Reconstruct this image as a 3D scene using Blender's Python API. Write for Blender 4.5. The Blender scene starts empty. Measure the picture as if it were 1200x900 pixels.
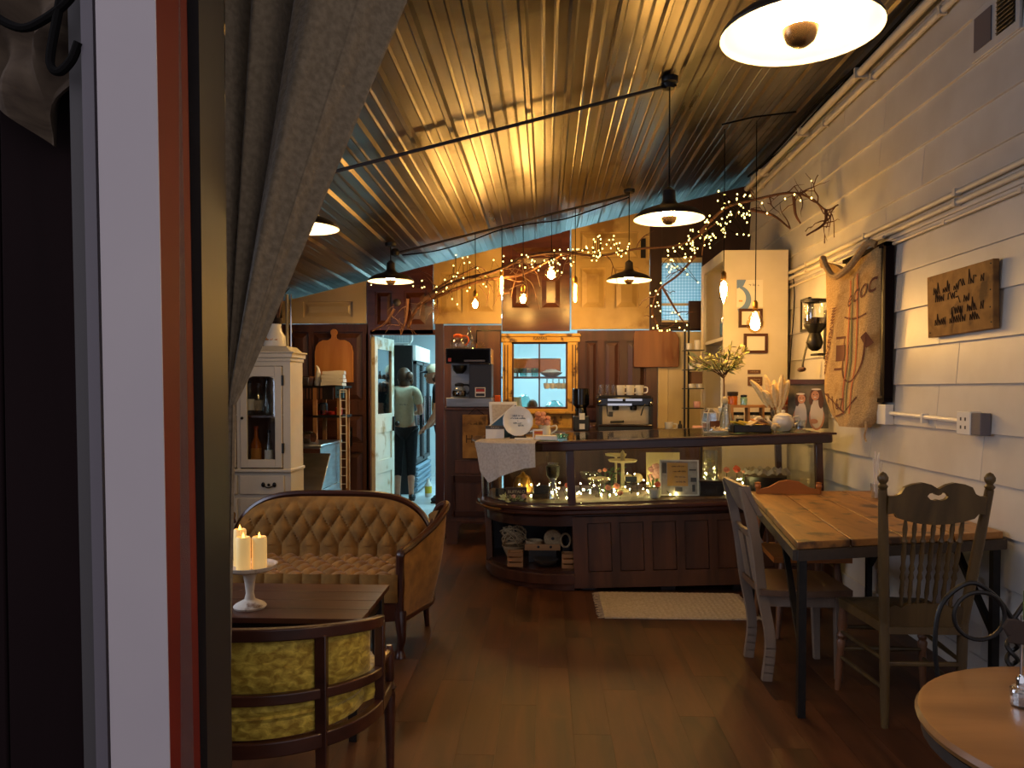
import bpy, bmesh, math, random
from mathutils import Vector, Matrix
R = random.Random(7)
S = bpy.context.scene
COL = S.collection
PI = math.pi
rad = math.radians
# ---------------------------------------------------------------- camera, sky, exposure
CAM = Vector((0, 0, 1.4)); YAW, PITCH, FPX, PCY = rad(2.54), rad(-1.4), 900.0, 478.0
cd = bpy.data.cameras.new('camera'); cam = bpy.data.objects.new('camera', cd); COL.objects.link(cam)
cam.location = CAM; cam.rotation_euler = (PI/2 + PITCH, 0, YAW)
cd.sensor_width = 36; cd.lens = 36*FPX/1200; cd.shift_y = (PCY-450)/1200; cd.clip_start = .02
S.camera = cam
w = bpy.data.worlds.new('dusk sky'); S.world = w; w.use_nodes = True
w.node_tree.nodes['Background'].inputs[0].default_value = (.90, .87, 1.0, 1)
w.node_tree.nodes['Background'].inputs[1].default_value = .42
S.view_settings.view_transform = 'Standard'; S.view_settings.look = 'None'; S.view_settings.gamma = 1
S.view_settings.exposure = 0.8
LAMP = 100.0      # emission of pendant bulbs
EDISON = 190.0    # emission of bare filament bulbs
KITCH = 34.0     # emission of the kitchen ceiling panels
AMBER = (1, .60, .22)
PEND = 3.5      # watts of one pendant lamp
def window_light(loc, rot, sx, sy, watts, color):   # daylight entering through a window opening
    l = bpy.data.lights.new('window_daylight', 'AREA'); l.shape = 'RECTANGLE'; l.size = sx; l.size_y = sy; l.energy = watts; l.color = color
    o = bpy.data.objects.new('window_daylight', l); COL.objects.link(o); o.location = loc; o.rotation_euler = rot
window_light((-2.94, 2.85, 1.75), (0, -PI/2, 0), 1.3, 2.0, 23, (.68, .78, 1))
c_ = S.cycles
c_.use_denoising = True; c_.max_bounces = 8; c_.diffuse_bounces = 4; c_.glossy_bounces = 3; c_.transparent_max_bounces = 16
c_.transmission_bounces = 6; c_.sample_clamp_indirect = 4; c_.caustics_reflective = False; c_.caustics_refractive = False

# ---------------------------------------------------------------- helpers
def V(*a): return Vector(a)
MROT = Matrix.Rotation(YAW, 3, 'Z') @ Matrix.Rotation(PI/2 + PITCH, 3, 'X')
def ray(px, py): return MROT @ V((px-600)/FPX, (PCY-py)/FPX, -1)
def at(px, py, Y):                      # world point seen at a photo pixel, on the plane at depth Y
    d = ray(px, py); return CAM + d*((Y-CAM.y)/d.y)
def on(px, py, z):                      # world point seen at a photo pixel, at height z
    d = ray(px, py); return CAM + d*((z-CAM.z)/d.z)
def onx(px, py, X):
    d = ray(px, py); return CAM + d*((X-CAM.x)/d.x)
def lin(c):
    return tuple(((x/255)/12.92 if x <= 10 else ((x/255+.055)/1.055)**2.4) for x in c)

class MB:
    def __init__(s): s.v, s.f = [], []
    def add(s, vs, fs):
        n = len(s.v); s.v += [tuple(p) for p in vs]; s.f += [tuple(i+n for i in f) for f in fs]; return s
    def hexa(s, p): return s.add(p, [(0,3,2,1),(4,5,6,7),(0,1,5,4),(1,2,6,5),(2,3,7,6),(3,0,4,7)])
    def bx(s, x0, x1, y0, y1, z0, z1):
        return s.hexa([(x0,y0,z0),(x1,y0,z0),(x1,y1,z0),(x0,y1,z0),(x0,y0,z1),(x1,y0,z1),(x1,y1,z1),(x0,y1,z1)])
    def box(s, c, d, rot=None):
        c = Vector(c); h = Vector(d)/2; M = rot if rot is not None else Matrix.Identity(3)
        return s.hexa([c + M @ V(h.x*a, h.y*b, h.z*e) for a,b,e in ((-1,-1,-1),(1,-1,-1),(1,1,-1),(-1,1,-1),(-1,-1,1),(1,-1,1),(1,1,1),(-1,1,1))])
    def bar(s, p0, p1, w, h=None):      # square bar between two points
        p0, p1 = Vector(p0), Vector(p1); h = h or w; d = p1-p0
        q = d.to_track_quat('Z', 'Y').to_matrix()
        return s.box((p0+p1)/2, (w, h, d.length), q)
    def tube(s, pts, r, n=8, closed=False):
        pts = [Vector(p) for p in pts]; m = len(pts); rr = r if isinstance(r, (list, tuple)) else [r]*m
        t = []
        for i in range(m):
            a = pts[(i-1) % m] if (closed or i) else pts[0]; b = pts[(i+1) % m] if (closed or i < m-1) else pts[-1]
            d = b-a; t.append(d.normalized() if d.length > 1e-9 else V(0,0,1))
        u = t[0].orthogonal().normalized(); vs = []
        for i in range(m):
            u = (u - t[i]*u.dot(t[i])); u = u.normalized() if u.length > 1e-6 else t[i].orthogonal().normalized()
            w2 = t[i].cross(u)
            vs += [pts[i] + (u*math.cos(2*PI*k/n) + w2*math.sin(2*PI*k/n))*rr[i] for k in range(n)]
        fs = []
        for i in range(m if closed else m-1):
            for k in range(n):
                j = (i+1) % m; fs.append((i*n+k, i*n+(k+1)%n, j*n+(k+1)%n, j*n+k))
        if not closed: fs += [tuple(range(n-1,-1,-1)), tuple((m-1)*n+k for k in range(n))]
        return s.add(vs, fs)
    def lathe(s, prof, n=20, c=(0,0,0), M=None, cap=True):
        c = Vector(c); vs, fs = [], []; m = len(prof)
        for r, z in prof:
            for k in range(n):
                p = V(r*math.cos(2*PI*k/n), r*math.sin(2*PI*k/n), z); vs.append(c + (M @ p if M is not None else p))
        for i in range(m-1):
            for k in range(n): fs.append((i*n+k, i*n+(k+1)%n, (i+1)*n+(k+1)%n, (i+1)*n+k))
        if cap and prof[0][0] > 1e-6: fs.append(tuple(range(n-1,-1,-1)))
        if cap and prof[-1][0] > 1e-6: fs.append(tuple((m-1)*n+k for k in range(n)))
        return s.add(vs, fs)
    def rod(s, p0, p1, prof, n=10):     # lathe along a line; prof = (radius, fraction)
        p0, p1 = Vector(p0), Vector(p1); d = p1-p0
        return s.lathe([(r, f*d.length) for r, f in prof], n, p0, d.to_track_quat('Z','Y').to_matrix())
    def ball(s, c, r, n=12, m=8, M=None):
        r = Vector(r) if isinstance(r, (tuple, list, Vector)) else V(r, r, r); c = Vector(c); vs, fs = [], []
        for i in range(1, m):
            a = PI*i/m
            for k in range(n):
                p = V(r.x*math.sin(a)*math.cos(2*PI*k/n), r.y*math.sin(a)*math.sin(2*PI*k/n), -r.z*math.cos(a)); vs.append(c + (M @ p if M is not None else p))
        for i in range(m-2):
            for k in range(n): fs.append((i*n+k, i*n+(k+1)%n, (i+1)*n+(k+1)%n, (i+1)*n+k))
        b = len(vs); q = V(0,0,-r.z); q2 = V(0,0,r.z)
        vs += [c + (M @ q if M is not None else q), c + (M @ q2 if M is not None else q2)]
        for k in range(n): fs += [(b, (k+1)%n, k), (b+1, (m-2)*n+k, (m-2)*n+(k+1)%n)]
        return s.add(vs, fs)
    def prism(s, poly, t, f):           # f(u, v, w) -> point; poly in (u, v), thickness along w
        n = len(poly); vs = [f(u, v, 0) for u, v in poly] + [f(u, v, t) for u, v in poly]
        return s.add(vs, [tuple(range(n-1,-1,-1)), tuple(range(n, 2*n))] + [(i, (i+1)%n, n+(i+1)%n, n+i) for i in range(n)])
    def grid(s, fn, nu, nv, flip=False, closed=False):
        vs = [fn(i/nu, j/nv) for j in range(nv+1) for i in range(nu+1)]; fs = []
        for j in range(nv):
            for i in range(nu):
                a = j*(nu+1)+i; q = (a, a+1, a+nu+2, a+nu+1); fs.append(q[::-1] if flip else q)
        return s.add(vs, fs)
    def slab(s, fn, nu, nv, off):       # closed sheet of thickness: off(u, v) gives the second side's point
        n = len(s.v); s.grid(fn, nu, nv); k = (nu+1)*(nv+1); s.grid(off, nu, nv, True)
        rim = [i for i in range(nu+1)] + [(j+1)*(nu+1)-1 for j in range(1, nv+1)] + [nv*(nu+1)+i for i in range(nu-1,-1,-1)] + [j*(nu+1) for j in range(nv-1,0,-1)]
        for a, b in zip(rim, rim[1:]+rim[:1]): s.f.append((n+b, n+a, n+a+k, n+b+k))
        return s
    def sweep(s, pts, w, h, closed=False):   # rectangular section, upright
        pts = [Vector(p) for p in pts]; m = len(pts); vs = []
        for i in range(m):
            a = pts[i-1] if (i or closed) else pts[0]; b = pts[(i+1)%m] if (closed or i < m-1) else pts[-1]
            d = (b-a); d.z = 0; d.normalize(); nrm = V(-d.y, d.x, 0)
            vs += [pts[i]-nrm*w/2-V(0,0,h/2), pts[i]+nrm*w/2-V(0,0,h/2), pts[i]+nrm*w/2+V(0,0,h/2), pts[i]-nrm*w/2+V(0,0,h/2)]
        fs = []
        for i in range(m if closed else m-1):
            j = (i+1)%m
            for k in range(4): fs.append((i*4+k, i*4+(k+1)%4, j*4+(k+1)%4, j*4+k)[::-1])
        if not closed: fs += [(0,1,2,3), ((m-1)*4+3,(m-1)*4+2,(m-1)*4+1,(m-1)*4)]
        return s.add(vs, fs)
    def mesh(s, name, smooth=True):
        me = bpy.data.meshes.new(name); me.from_pydata(s.v, [], s.f); me.update()
        b = bmesh.new(); b.from_mesh(me); bmesh.ops.recalc_face_normals(b, faces=b.faces); b.to_mesh(me); b.free()
        if smooth:
            me.shade_smooth(); me.set_sharp_from_angle(angle=rad(38))
        return me
    def build(s, name, m, par=None, loc=None, rz=0, bevel=0, smooth=True, sub=0):
        me = s.mesh(name, smooth); me.materials.append(MAT(m)); o = bpy.data.objects.new(name, me); COL.objects.link(o)
        if par is not None: o.parent = par
        if loc is not None: o.location = loc
        if rz: o.rotation_euler = (0, 0, rz)
        if bevel:
            b = o.modifiers.new('bevel', 'BEVEL'); b.width = bevel; b.segments = 2; b.limit_method = 'ANGLE'; b.angle_limit = rad(50)
        if sub:
            b = o.modifiers.new('sub', 'SUBSURF'); b.levels = sub; b.render_levels = sub
        return o

LABELS = {}
def tag(o, label, cat, group=None, kind=None):
    o['label'] = label; o['category'] = cat
    if group: o['group'] = group
    if kind: o['kind'] = kind
    return o
def thing(name, label, cat, loc=(0,0,0), rz=0, group=None):
    o = bpy.data.objects.new(name, None); COL.objects.link(o); o.empty_display_size = .05
    o.location = loc; o.rotation_euler = (0, 0, rz); return tag(o, label, cat, group)
def struct(name, mb=None, m=None, loc=(0,0,0)):
    if mb is None:
        o = bpy.data.objects.new(name, None); COL.objects.link(o); o.location = loc
    else: o = mb.build(name, m, loc=loc)
    o['kind'] = 'structure'; return o
def one(mb, name, m, label, cat, loc, rz=0, group=None, **k):
    return tag(mb.build(name, m, None, loc, rz, **k), label, cat, group)
def kids(o): return [c for c in bpy.data.objects if c.parent == o]
def dup(o, loc=None, rz=None, label=None, par=None, tree=None):
    c = o.copy(); COL.objects.link(c)
    if par is not None: c.parent = par
    if loc is not None: c.location = loc
    if rz is not None: c.rotation_euler = (0, 0, rz)
    if label: c['label'] = label
    for ch in o.children: dup(ch, par=c)
    return c
def text(s, size, m, par, loc, rot, ext=.0006, name='lettering', align='CENTER', sx=1):
    cu = bpy.data.curves.new(name, 'FONT'); cu.body = s; cu.size = size; cu.extrude = ext; cu.align_x = align; cu.align_y = 'CENTER'
    tmp = bpy.data.objects.new('lettering_source', cu); COL.objects.link(tmp); me = bpy.data.meshes.new_from_object(tmp); bpy.data.objects.remove(tmp)
    me.materials.clear(); me.materials.append(MAT(m)); o = bpy.data.objects.new(name, me); COL.objects.link(o); o.location = loc; o.rotation_euler = rot; o.scale = (sx, 1, 1)
    if par is not None: o.parent = par
    return o
def scribble(mb, f, u0, u1, v, h, seed, r=.0012, wl_=(.22,.42)):    # handwriting too small to read: strokes along a line
    q = random.Random(seed); u = u0
    while u < u1:
        wl = q.uniform(*wl_)*(u1-u0); pts = []; e = min(u+wl, u1); k = 0
        while u < e:
            pts.append(f(u + h*.08*(-1)**k, v + (h*q.uniform(.45, .8) if k % 2 else 0) + (h*.7 if q.random() < .12 else 0))); u += h*.2; k += 1
        if len(pts) > 1: mb.tube(pts, r, 4)
        u += h*.5
    return mb
def arc(cx, cy, r, a0, a1, n):
    return [(cx + r*math.cos(a0+(a1-a0)*i/n), cy + r*math.sin(a0+(a1-a0)*i/n)) for i in range(n+1)]
def smooth(pts, k=6):                    # Catmull-Rom through points
    P = [Vector(p) for p in pts]; P = [2*P[0]-P[1]] + P + [2*P[-1]-P[-2]]; out = []
    for i in range(1, len(P)-2):
        for j in range(k):
            t = j/k; a, b, c, d = P[i-1:i+3]
            out.append(.5*((2*b) + (c-a)*t + (2*a-5*b+4*c-d)*t*t + (-a+3*b-3*c+d)*t**3))
    return out + [P[-2]]

# ---------------------------------------------------------------- materials
_M = {}; DEF = {}
def MAT(n):
    if n not in _M: _M[n] = DEF[n](n)
    return _M[n]
def nodes(n):
    m = bpy.data.materials.new(n); m.use_nodes = True; t = m.node_tree; return m, t, t.nodes['Principled BSDF']
def surf(c1, c2=None, scale=8, st=(1,1,1), rough=.5, metal=0, bump=0, detail=4, dist=0, rnd=0, spec=.5, r2=None, sheen=0, lo=.35, hi=.65, c3=None, s3=3, coat=0):
    def mk(n):
        m, t, p = nodes(n); N = t.nodes.new; L = t.links.new
        p.inputs['Roughness'].default_value = rough; p.inputs['Metallic'].default_value = metal
        p.inputs['Specular IOR Level'].default_value = spec
        if sheen: p.inputs['Sheen Weight'].default_value = sheen; p.inputs['Sheen Roughness'].default_value = .4
        if coat: p.inputs['Coat Weight'].default_value = coat; p.inputs['Coat Roughness'].default_value = .15
        a, b = lin(c1), lin(c2 or c1)
        tc = N('ShaderNodeTexCoord'); mp = N('ShaderNodeMapping'); L(tc.outputs['Object'], mp.inputs[0]); mp.inputs['Scale'].default_value = st
        nz = N('ShaderNodeTexNoise'); L(mp.outputs[0], nz.inputs['Vector']); nz.inputs['Scale'].default_value = scale; nz.inputs['Detail'].default_value = detail; nz.inputs['Distortion'].default_value = dist
        oi = N('ShaderNodeObjectInfo')
        ad = N('ShaderNodeVectorMath'); ad.operation = 'MULTIPLY_ADD'; L(oi.outputs['Random'], ad.inputs[0]); ad.inputs[1].default_value = (7, 11, 13); L(tc.outputs['Object'], ad.inputs[2]); L(ad.outputs[0], mp.inputs[0])
        cr = N('ShaderNodeValToRGB'); L(nz.outputs['Fac'], cr.inputs[0]); e = cr.color_ramp.elements
        e[0].position = lo; e[1].position = hi; e[0].color = (*a, 1); e[1].color = (*b, 1); out = cr.outputs[0]
        if c3:
            n3 = N('ShaderNodeTexNoise'); L(tc.outputs['Object'], n3.inputs['Vector']); n3.inputs['Scale'].default_value = s3; n3.inputs['Detail'].default_value = 6
            r3 = N('ShaderNodeValToRGB'); L(n3.outputs['Fac'], r3.inputs[0]); r3.color_ramp.elements[0].position = .56; r3.color_ramp.elements[1].position = .66
            mx = N('ShaderNodeMix'); mx.data_type = 'RGBA'; L(r3.outputs[0], mx.inputs[0]); L(out, mx.inputs[6]); mx.inputs[7].default_value = (*lin(c3), 1); out = mx.outputs[2]
        if rnd:
            h = N('ShaderNodeHueSaturation'); L(out, h.inputs['Color']); mr = N('ShaderNodeMapRange'); L(oi.outputs['Random'], mr.inputs[0])
            mr.inputs[3].default_value = 1-rnd; mr.inputs[4].default_value = 1+rnd; L(mr.outputs[0], h.inputs['Value']); out = h.outputs[0]
        L(out, p.inputs['Base Color'])
        if r2 is not None:
            mr = N('ShaderNodeMapRange'); L(nz.outputs['Fac'], mr.inputs[0]); mr.inputs[3].default_value = rough; mr.inputs[4].default_value = r2; L(mr.outputs[0], p.inputs['Roughness'])
        if bump:
            bn = N('ShaderNodeBump'); bn.inputs['Strength'].default_value = bump; bn.inputs['Distance'].default_value = .01; L(nz.outputs['Fac'], bn.inputs['Height']); L(bn.outputs[0], p.inputs['Normal'])
        return m
    return mk
def glow(c, s, sample=True):
    def mk(n):
        m, t, p = nodes(n); p.inputs['Base Color'].default_value = (*c, 1); p.inputs['Emission Color'].default_value = (*c, 1); p.inputs['Emission Strength'].default_value = s
        if not sample: m.cycles.emission_sampling = 'NONE'
        return m
    return mk
def pane(tint=(1,1,1), refl=.6, rough=.02, base=.04):   # thin glass: clear with a Fresnel reflection
    def mk(n):
        m = bpy.data.materials.new(n); m.use_nodes = True; t = m.node_tree; t.nodes.clear(); N = t.nodes.new; L = t.links.new
        o = N('ShaderNodeOutputMaterial'); mx = N('ShaderNodeMixShader'); tr = N('ShaderNodeBsdfTransparent'); gl = N('ShaderNodeBsdfGlossy'); lw = N('ShaderNodeLayerWeight')
        tr.inputs[0].default_value = (*tint, 1); gl.inputs['Roughness'].default_value = rough; lw.inputs[0].default_value = .25
        mr = N('ShaderNodeMapRange'); L(lw.outputs['Facing'], mr.inputs[0]); mr.inputs[3].default_value = base; mr.inputs[4].default_value = refl
        L(mr.outputs[0], mx.inputs[0]); L(tr.outputs[0], mx.inputs[1]); L(gl.outputs[0], mx.inputs[2]); L(mx.outputs[0], o.inputs[0]); return m
    return mk
def wood(c1, c2, ax='x', scale=6, rough=.5, **k):
    st = {'x': (.12,1,1), 'y': (1,.12,1), 'z': (1,1,.12)}[ax]; k.setdefault('bump', .15); k.setdefault('detail', 6); k.setdefault('dist', .6)
    return surf(c1, c2, scale*2.2, st, rough, **k)
DEF.update(
 floor=wood((46,25,14),(94,56,32),'y',4,.42,rnd=.03,r2=.55,bump=.1,spec=.3,lo=.3,hi=.7,c3=(84,46,24),s3=2.2), floor_base=surf((30,18,10)), pave=surf((90,88,86),(110,106,100),6,rough=.9),
 siding=surf((196,190,182),(208,203,196),3,rough=.42,bump=.12,detail=8), backing=surf((120,112,100)),
 tin=surf((104,97,88),(146,139,130),2.0,(3,.25,1),.22,1,r2=.40,detail=6,rnd=.10,c3=(84,76,66),s3=1.4), warm_steel=surf((196,176,140),(206,188,154),8,rough=.4,metal=.3), louvre=surf((120,140,156),rough=.4), steel=surf((170,172,175),(192,194,196),5,(1,1,6),.28,1), chrome=surf((215,215,215),rough=.1,metal=1),
 iron=surf((22,20,19),(32,28,25),30,rough=.45,metal=.4), black=surf((14,13,13),rough=.4), blackgloss=surf((10,10,11),rough=.15), rodm=surf((40,34,34),(60,46,38),20,rough=.6),
 brown_door=wood((62,34,22),(90,52,34),'z',4,.42,rnd=.06), dark_door=wood((52,27,22),(74,40,32),'z',4,.4), red_door=wood((62,32,20),(88,48,30),'x',4,.25),
 yellow_door=surf((166,136,78),(190,160,102),3,rough=.45,bump=.12,detail=8,c3=(132,98,48),s3=2.6), cream_door=surf((206,182,138),(216,194,152),3,rough=.5,bump=.08),
 yellow_frame=surf((190,146,66),(206,166,90),5,rough=.55,bump=.2,c3=(74,44,22),s3=9), cream=surf((196,176,134),(208,190,150),3,(2,2,.3),.55,bump=.1), darkwall=wood((44,25,16),(58,34,22),'z',3,.55),
 offwhite=surf((206,196,176),(214,204,186),4,rough=.5), white=surf((226,222,214),rough=.4), porcelain=surf((232,228,218),rough=.15), jamb=surf((172,162,164),(178,168,168),3,rough=.5), redpaint=surf((112,30,22),(98,25,19),4,rough=.6,spec=.2),
 postm=surf((32,29,30),(40,37,37),4,(1,1,.3),.42,bump=.2), frame_grey=surf((70,66,66),rough=.6), frame_lt=surf((100,94,100),rough=.5), board_dark=wood((24,14,15),(30,18,19),'z',3,.8,spec=.08),
 canvas=surf((112,96,72),(132,114,88),90,rough=.95,bump=.35,sheen=.2), swag=surf((62,48,36),(104,88,70),5,(1,1,3),.95,bump=.3,detail=6,dist=1.5),
 walnut=wood((54,29,20),(80,44,29),'x',4,.3), mahogany=wood((52,24,14),(74,36,20),'x',5,.28,coat=.3), mahogany_z=wood((50,23,14),(70,34,20),'z',5,.28,coat=.3), casewood=wood((62,36,20),(92,55,32),'z',4,.4), casewood_x=wood((46,26,18),(66,38,25),'x',4,.3,coat=.2),
 velvet=surf((116,78,26),(148,102,40),14,rough=.9,sheen=.15,bump=.15,detail=6), velvet_dark=surf((112,76,26),(138,94,36),14,rough=.9,sheen=.1), gold_velvet=surf((150,116,18),(222,190,70),34,(1,1,1.5),.7,sheen=.35,bump=.45,detail=8,dist=.5,lo=.38,hi=.68),
 button=surf((70,46,20),rough=.8), honey=wood((106,70,36),(144,100,56),'x',3.0,.34,coat=.1), plank_old=wood((128,84,38),(168,118,58),'y',5,.45,bump=.6,c3=(70,44,24),s3=9), edge_dark=surf((44,36,30),(62,50,40),12,rough=.6),
 greychair=wood((112,96,82),(134,116,100),'z',4,.5), greyseat=wood((84,60,44),(108,80,60),'x',4,.42), olivewood=wood((66,50,26),(92,72,40),'z',5,.42), leather=surf((62,50,32),(80,66,44),40,rough=.45,bump=.3), orangewood=wood((150,84,28),(178,106,42),'x',4,.35), turned=wood((96,60,38),(118,78,50),'z',4,.4),
 burlap=surf((176,142,92),(198,164,112),120,rough=.95,bump=.6,detail=3,c3=(160,122,72),s3=6), print_brown=surf((104,60,44),rough=.9), print_red=surf((188,110,70),rough=.9), print_green=surf((118,114,78),rough=.9), signwood=wood((120,82,36),(158,114,58),'y',4,.8,bump=.5,c3=(84,54,24),s3=7), carve=surf((58,38,18),rough=.9),
 maple=wood((192,122,52),(212,146,74),'z',4,.4), cherry=wood((104,58,28),(128,76,40),'z',3,.4), rug=surf((190,168,136),(212,192,160),60,rough=.95,bump=.5), rug_dark=surf((166,140,104),rough=.95), linen=surf((178,164,150),(196,184,170),60,rough=.9,bump=.3), 
 shade_out=surf((52,44,38),(66,56,48),8,rough=.4,metal=.5), shade_in=surf((240,236,226),rough=.35), silverbowl=surf((120,96,66),rough=.25,metal=.8), cord=surf((14,12,11),rough=.8,spec=.1), brass=surf((150,108,50),rough=.35,metal=.9),
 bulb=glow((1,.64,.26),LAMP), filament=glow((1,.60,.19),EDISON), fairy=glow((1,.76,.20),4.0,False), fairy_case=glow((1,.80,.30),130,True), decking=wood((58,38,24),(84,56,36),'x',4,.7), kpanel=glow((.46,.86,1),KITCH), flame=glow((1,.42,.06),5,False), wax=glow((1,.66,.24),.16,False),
 amberglass=pane((1,.86,.6),.5), glass=pane((.98,1,.99),.45), caseglass=pane((.97,.99,.98),.35,.01,.03), glassware=pane((.95,.97,.96),.9,.05,.12), topglass=pane((.86,.95,.92),.8,.08,.10), bottle_g=pane((.80,.9,.9),.8,.05,.15), tealglass=pane((.55,.85,.85),.7,.06,.12), fridgeglass=pane((.45,.6,.7),.7,.05,.15),
 kwall=surf((196,204,206),rough=.6), kfloor=surf((176,184,186),(190,196,198),4,rough=.35), kdoor=surf((214,208,186),(224,218,200),4,rough=.5,c3=(170,140,90),s3=5), lace=None,
 skin=surf((206,150,120),(214,160,130),20,rough=.5), shirt=surf((196,190,160),(206,200,172),30,rough=.9), darkcloth=surf((22,22,26),(30,30,34),30,rough=.9), hair=surf((72,46,28),(96,64,40),30,(1,1,.2),.5), capc=surf((196,180,150),rough=.85), lips=surf((160,80,70),rough=.5), eyew=surf((230,228,224),rough=.2), 
 leaf=surf((172,172,112),(198,196,138),20,rough=.55), leafdark=surf((60,80,36),(84,104,48),20,rough=.55), bark=surf((70,46,30),(92,62,40),20,rough=.8), twig=surf((84,52,32),(112,72,46),20,rough=.8), pampas=surf((222,196,144),(234,212,166),60,rough=.95,bump=.6), rose=surf((224,128,96),(236,156,120),20,rough=.7), peony=surf((222,160,150),(234,184,172),20,rough=.7), coral=surf((232,98,66),rough=.6), pink=surf((226,158,130),(236,180,156),20,rough=.7),
 paper=surf((226,220,208),rough=.7), bluepaper=surf((52,92,124),rough=.6), ink=surf((30,34,44),rough=.7), goldcard=surf((190,140,66),rough=.6), graypaper=surf((150,140,130),(176,166,156),20,rough=.7), yellowpaper=surf((214,186,50),rough=.6), orange=surf((222,96,24),rough=.5), redtin=surf((180,44,30),rough=.4), poster_blue=surf((110,140,190),rough=.6), tanlabel=surf((206,140,60),rough=.6),
 photo_bg=surf((74,72,56),(124,112,92),9,rough=.5), photo_skin=surf((206,148,112),rough=.5), photo_white=surf((222,208,190),rough=.5), photo_brown=surf((96,60,40),rough=.5), pine=wood((150,104,60),(176,128,80),'x',4,.6), rope=surf((170,140,100),(190,162,120),60,rough=.95,bump=.4), blackcase=surf((30,27,26),(38,34,33),40,rough=.35), navy=surf((38,40,52),rough=.4), copper=surf((200,124,66),rough=.25,metal=1), sneaker=surf((40,40,44),rough=.7), pewter=surf((110,104,98),rough=.4,metal=.8), stone=surf((176,170,150),(190,184,166),30,rough=.8), whitewash=surf((196,182,164),(216,204,188),18,rough=.7,c3=(120,84,60),s3=14), amberliq=surf((170,90,20),rough=.2), soil=surf((50,36,26),rough=.9))
def _lace(n):
    m = bpy.data.materials.new(n); m.use_nodes = True; t = m.node_tree; t.nodes.clear(); N = t.nodes.new; L = t.links.new
    o = N('ShaderNodeOutputMaterial'); tl = N('ShaderNodeBsdfTranslucent'); df = N('ShaderNodeBsdfDiffuse'); mx = N('ShaderNodeMixShader'); mx.inputs[0].default_value = .25
    tc = N('ShaderNodeTexCoord'); vo = N('ShaderNodeTexVoronoi'); vo.inputs['Scale'].default_value = 32; vo.inputs['Randomness'].default_value = .0; L(tc.outputs['Object'], vo.inputs['Vector'])
    cr = N('ShaderNodeValToRGB'); L(vo.outputs['Distance'], cr.inputs[0]); e = cr.color_ramp.elements; e[0].position = .25; e[0].color = (.95,.97,1,1); e[1].position = .55; e[1].color = (.46,.66,.74,1)
    L(cr.outputs[0], tl.inputs[0]); L(cr.outputs[0], df.inputs[0]); L(tl.outputs[0], mx.inputs[1]); L(df.outputs[0], mx.inputs[2]); L(mx.outputs[0], o.inputs[0]); return m
DEF['lace'] = _lace
# ---------------------------------------------------------------- the room
XW, XL, YB, YK = 2.1, -2.95, 8.0, 12.2
def ceil(x): return 3.56 - .24*(XW-x)
struct('ground', MB().bx(-9, 9, -9, .99, -.08, -.012), 'pave')
fl = struct('floor', MB().bx(XL, XW, 1.0, YB+.12, -.06, -.012), 'floor_base')
pm = MB().bx(0, .1524, 0, 1.217, -.012, 0).mesh('plank', False); pm.materials.append(MAT('floor'))
for i in range(33):
    off = (i*.47) % 1.218
    for j in range(-1, 6):
        y0 = 1.0+off+j*1.218
        if y0 < .99 or y0+1.2 > YB+.2: continue
        o = bpy.data.objects.new('plank', pm); COL.objects.link(o); o.parent = fl; o.location = (XL+.002+i*.153, y0, 0)
struct('kitchen_floor', MB().bx(-3.2, 2.2, YB+.12, YK, -.06, 0), 'kfloor')
# ribbed metal roof sheets, sloping down towards the hutch side
ce = struct('ceiling', loc=(0, 0, 0))
def sheet(x0, y0, y1, dz):
    mb = MB(); pr = []
    for k in range(4):
        b = k*.225
        pr += [(b, 0), (b+.012, -.022), (b+.034, -.022), (b+.046, 0), (b+.100, 0), (b+.108, -.004), (b+.120, 0), (b+.160, 0), (b+.168, -.004), (b+.180, 0)]
    pr.append((.925, 0)); n = len(pr)
    for yy in (y0, y1):
        for th in (0, .006):
            mb.v += [(x0+u, yy, ceil(x0+u)+z+dz+th) for u, z in pr]
    for i in range(n-1):
        mb.f += [(i, i+1, 2*n+i+1, 2*n+i), (n+i+1, n+i, 3*n+i, 3*n+i+1)]
    return mb.build('roof_sheet', 'tin', ce, smooth=False)
for k in range(6):
    sheet(XL-.1+k*.9, 4.66, YK, .008); sheet(XL-.1+k*.9, 1.0, 4.74, 0)
# painted lap siding
wr = struct('wall_right', MB().bx(XW, XW+.12, 1.0, YB+.1, -.06, 3.75), 'backing')
zs = [0.0, .05, .27, .50, .73, .96, 1.19, 1.426, 1.64, 1.86, 2.08, 2.30, 2.525, 2.75, 2.975, 3.21, 3.44, 3.66]
for i in range(len(zs)-1):
    y = 1.0
    while y < YB-.05:
        L_ = R.uniform(1.1, 2.4); e = min(y+L_, YB)
        if YB-e < .4: e = YB
        z0, z1 = zs[i], zs[i+1]+.012; t0, t1 = XW-.024, XW-.006
        MB().hexa([(t0,y,z0),(XW,y,z0),(XW,e-.003,z0),(t0,e-.003,z0),(t1,y,z1),(XW,y,z1),(XW,e-.003,z1),(t1,e-.003,z1)]).build('board', 'siding', wr, bevel=.002)
        y = e
struct('baseboard_right', MB().bx(XW-.036, XW-.024, 1.0, YB, 0, .12), 'siding')
wl = struct('wall_left', MB().bx(XL-.12, XL, 1.0, 1.8, -.06, 3.2).bx(XL-.12, XL, 3.9, YB+.1, -.06, 3.2).bx(XL-.12, XL, 1.8, 3.9, -.06, 1.05).bx(XL-.12, XL, 1.8, 3.9, 2.45, 3.2), 'darkwall')
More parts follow.
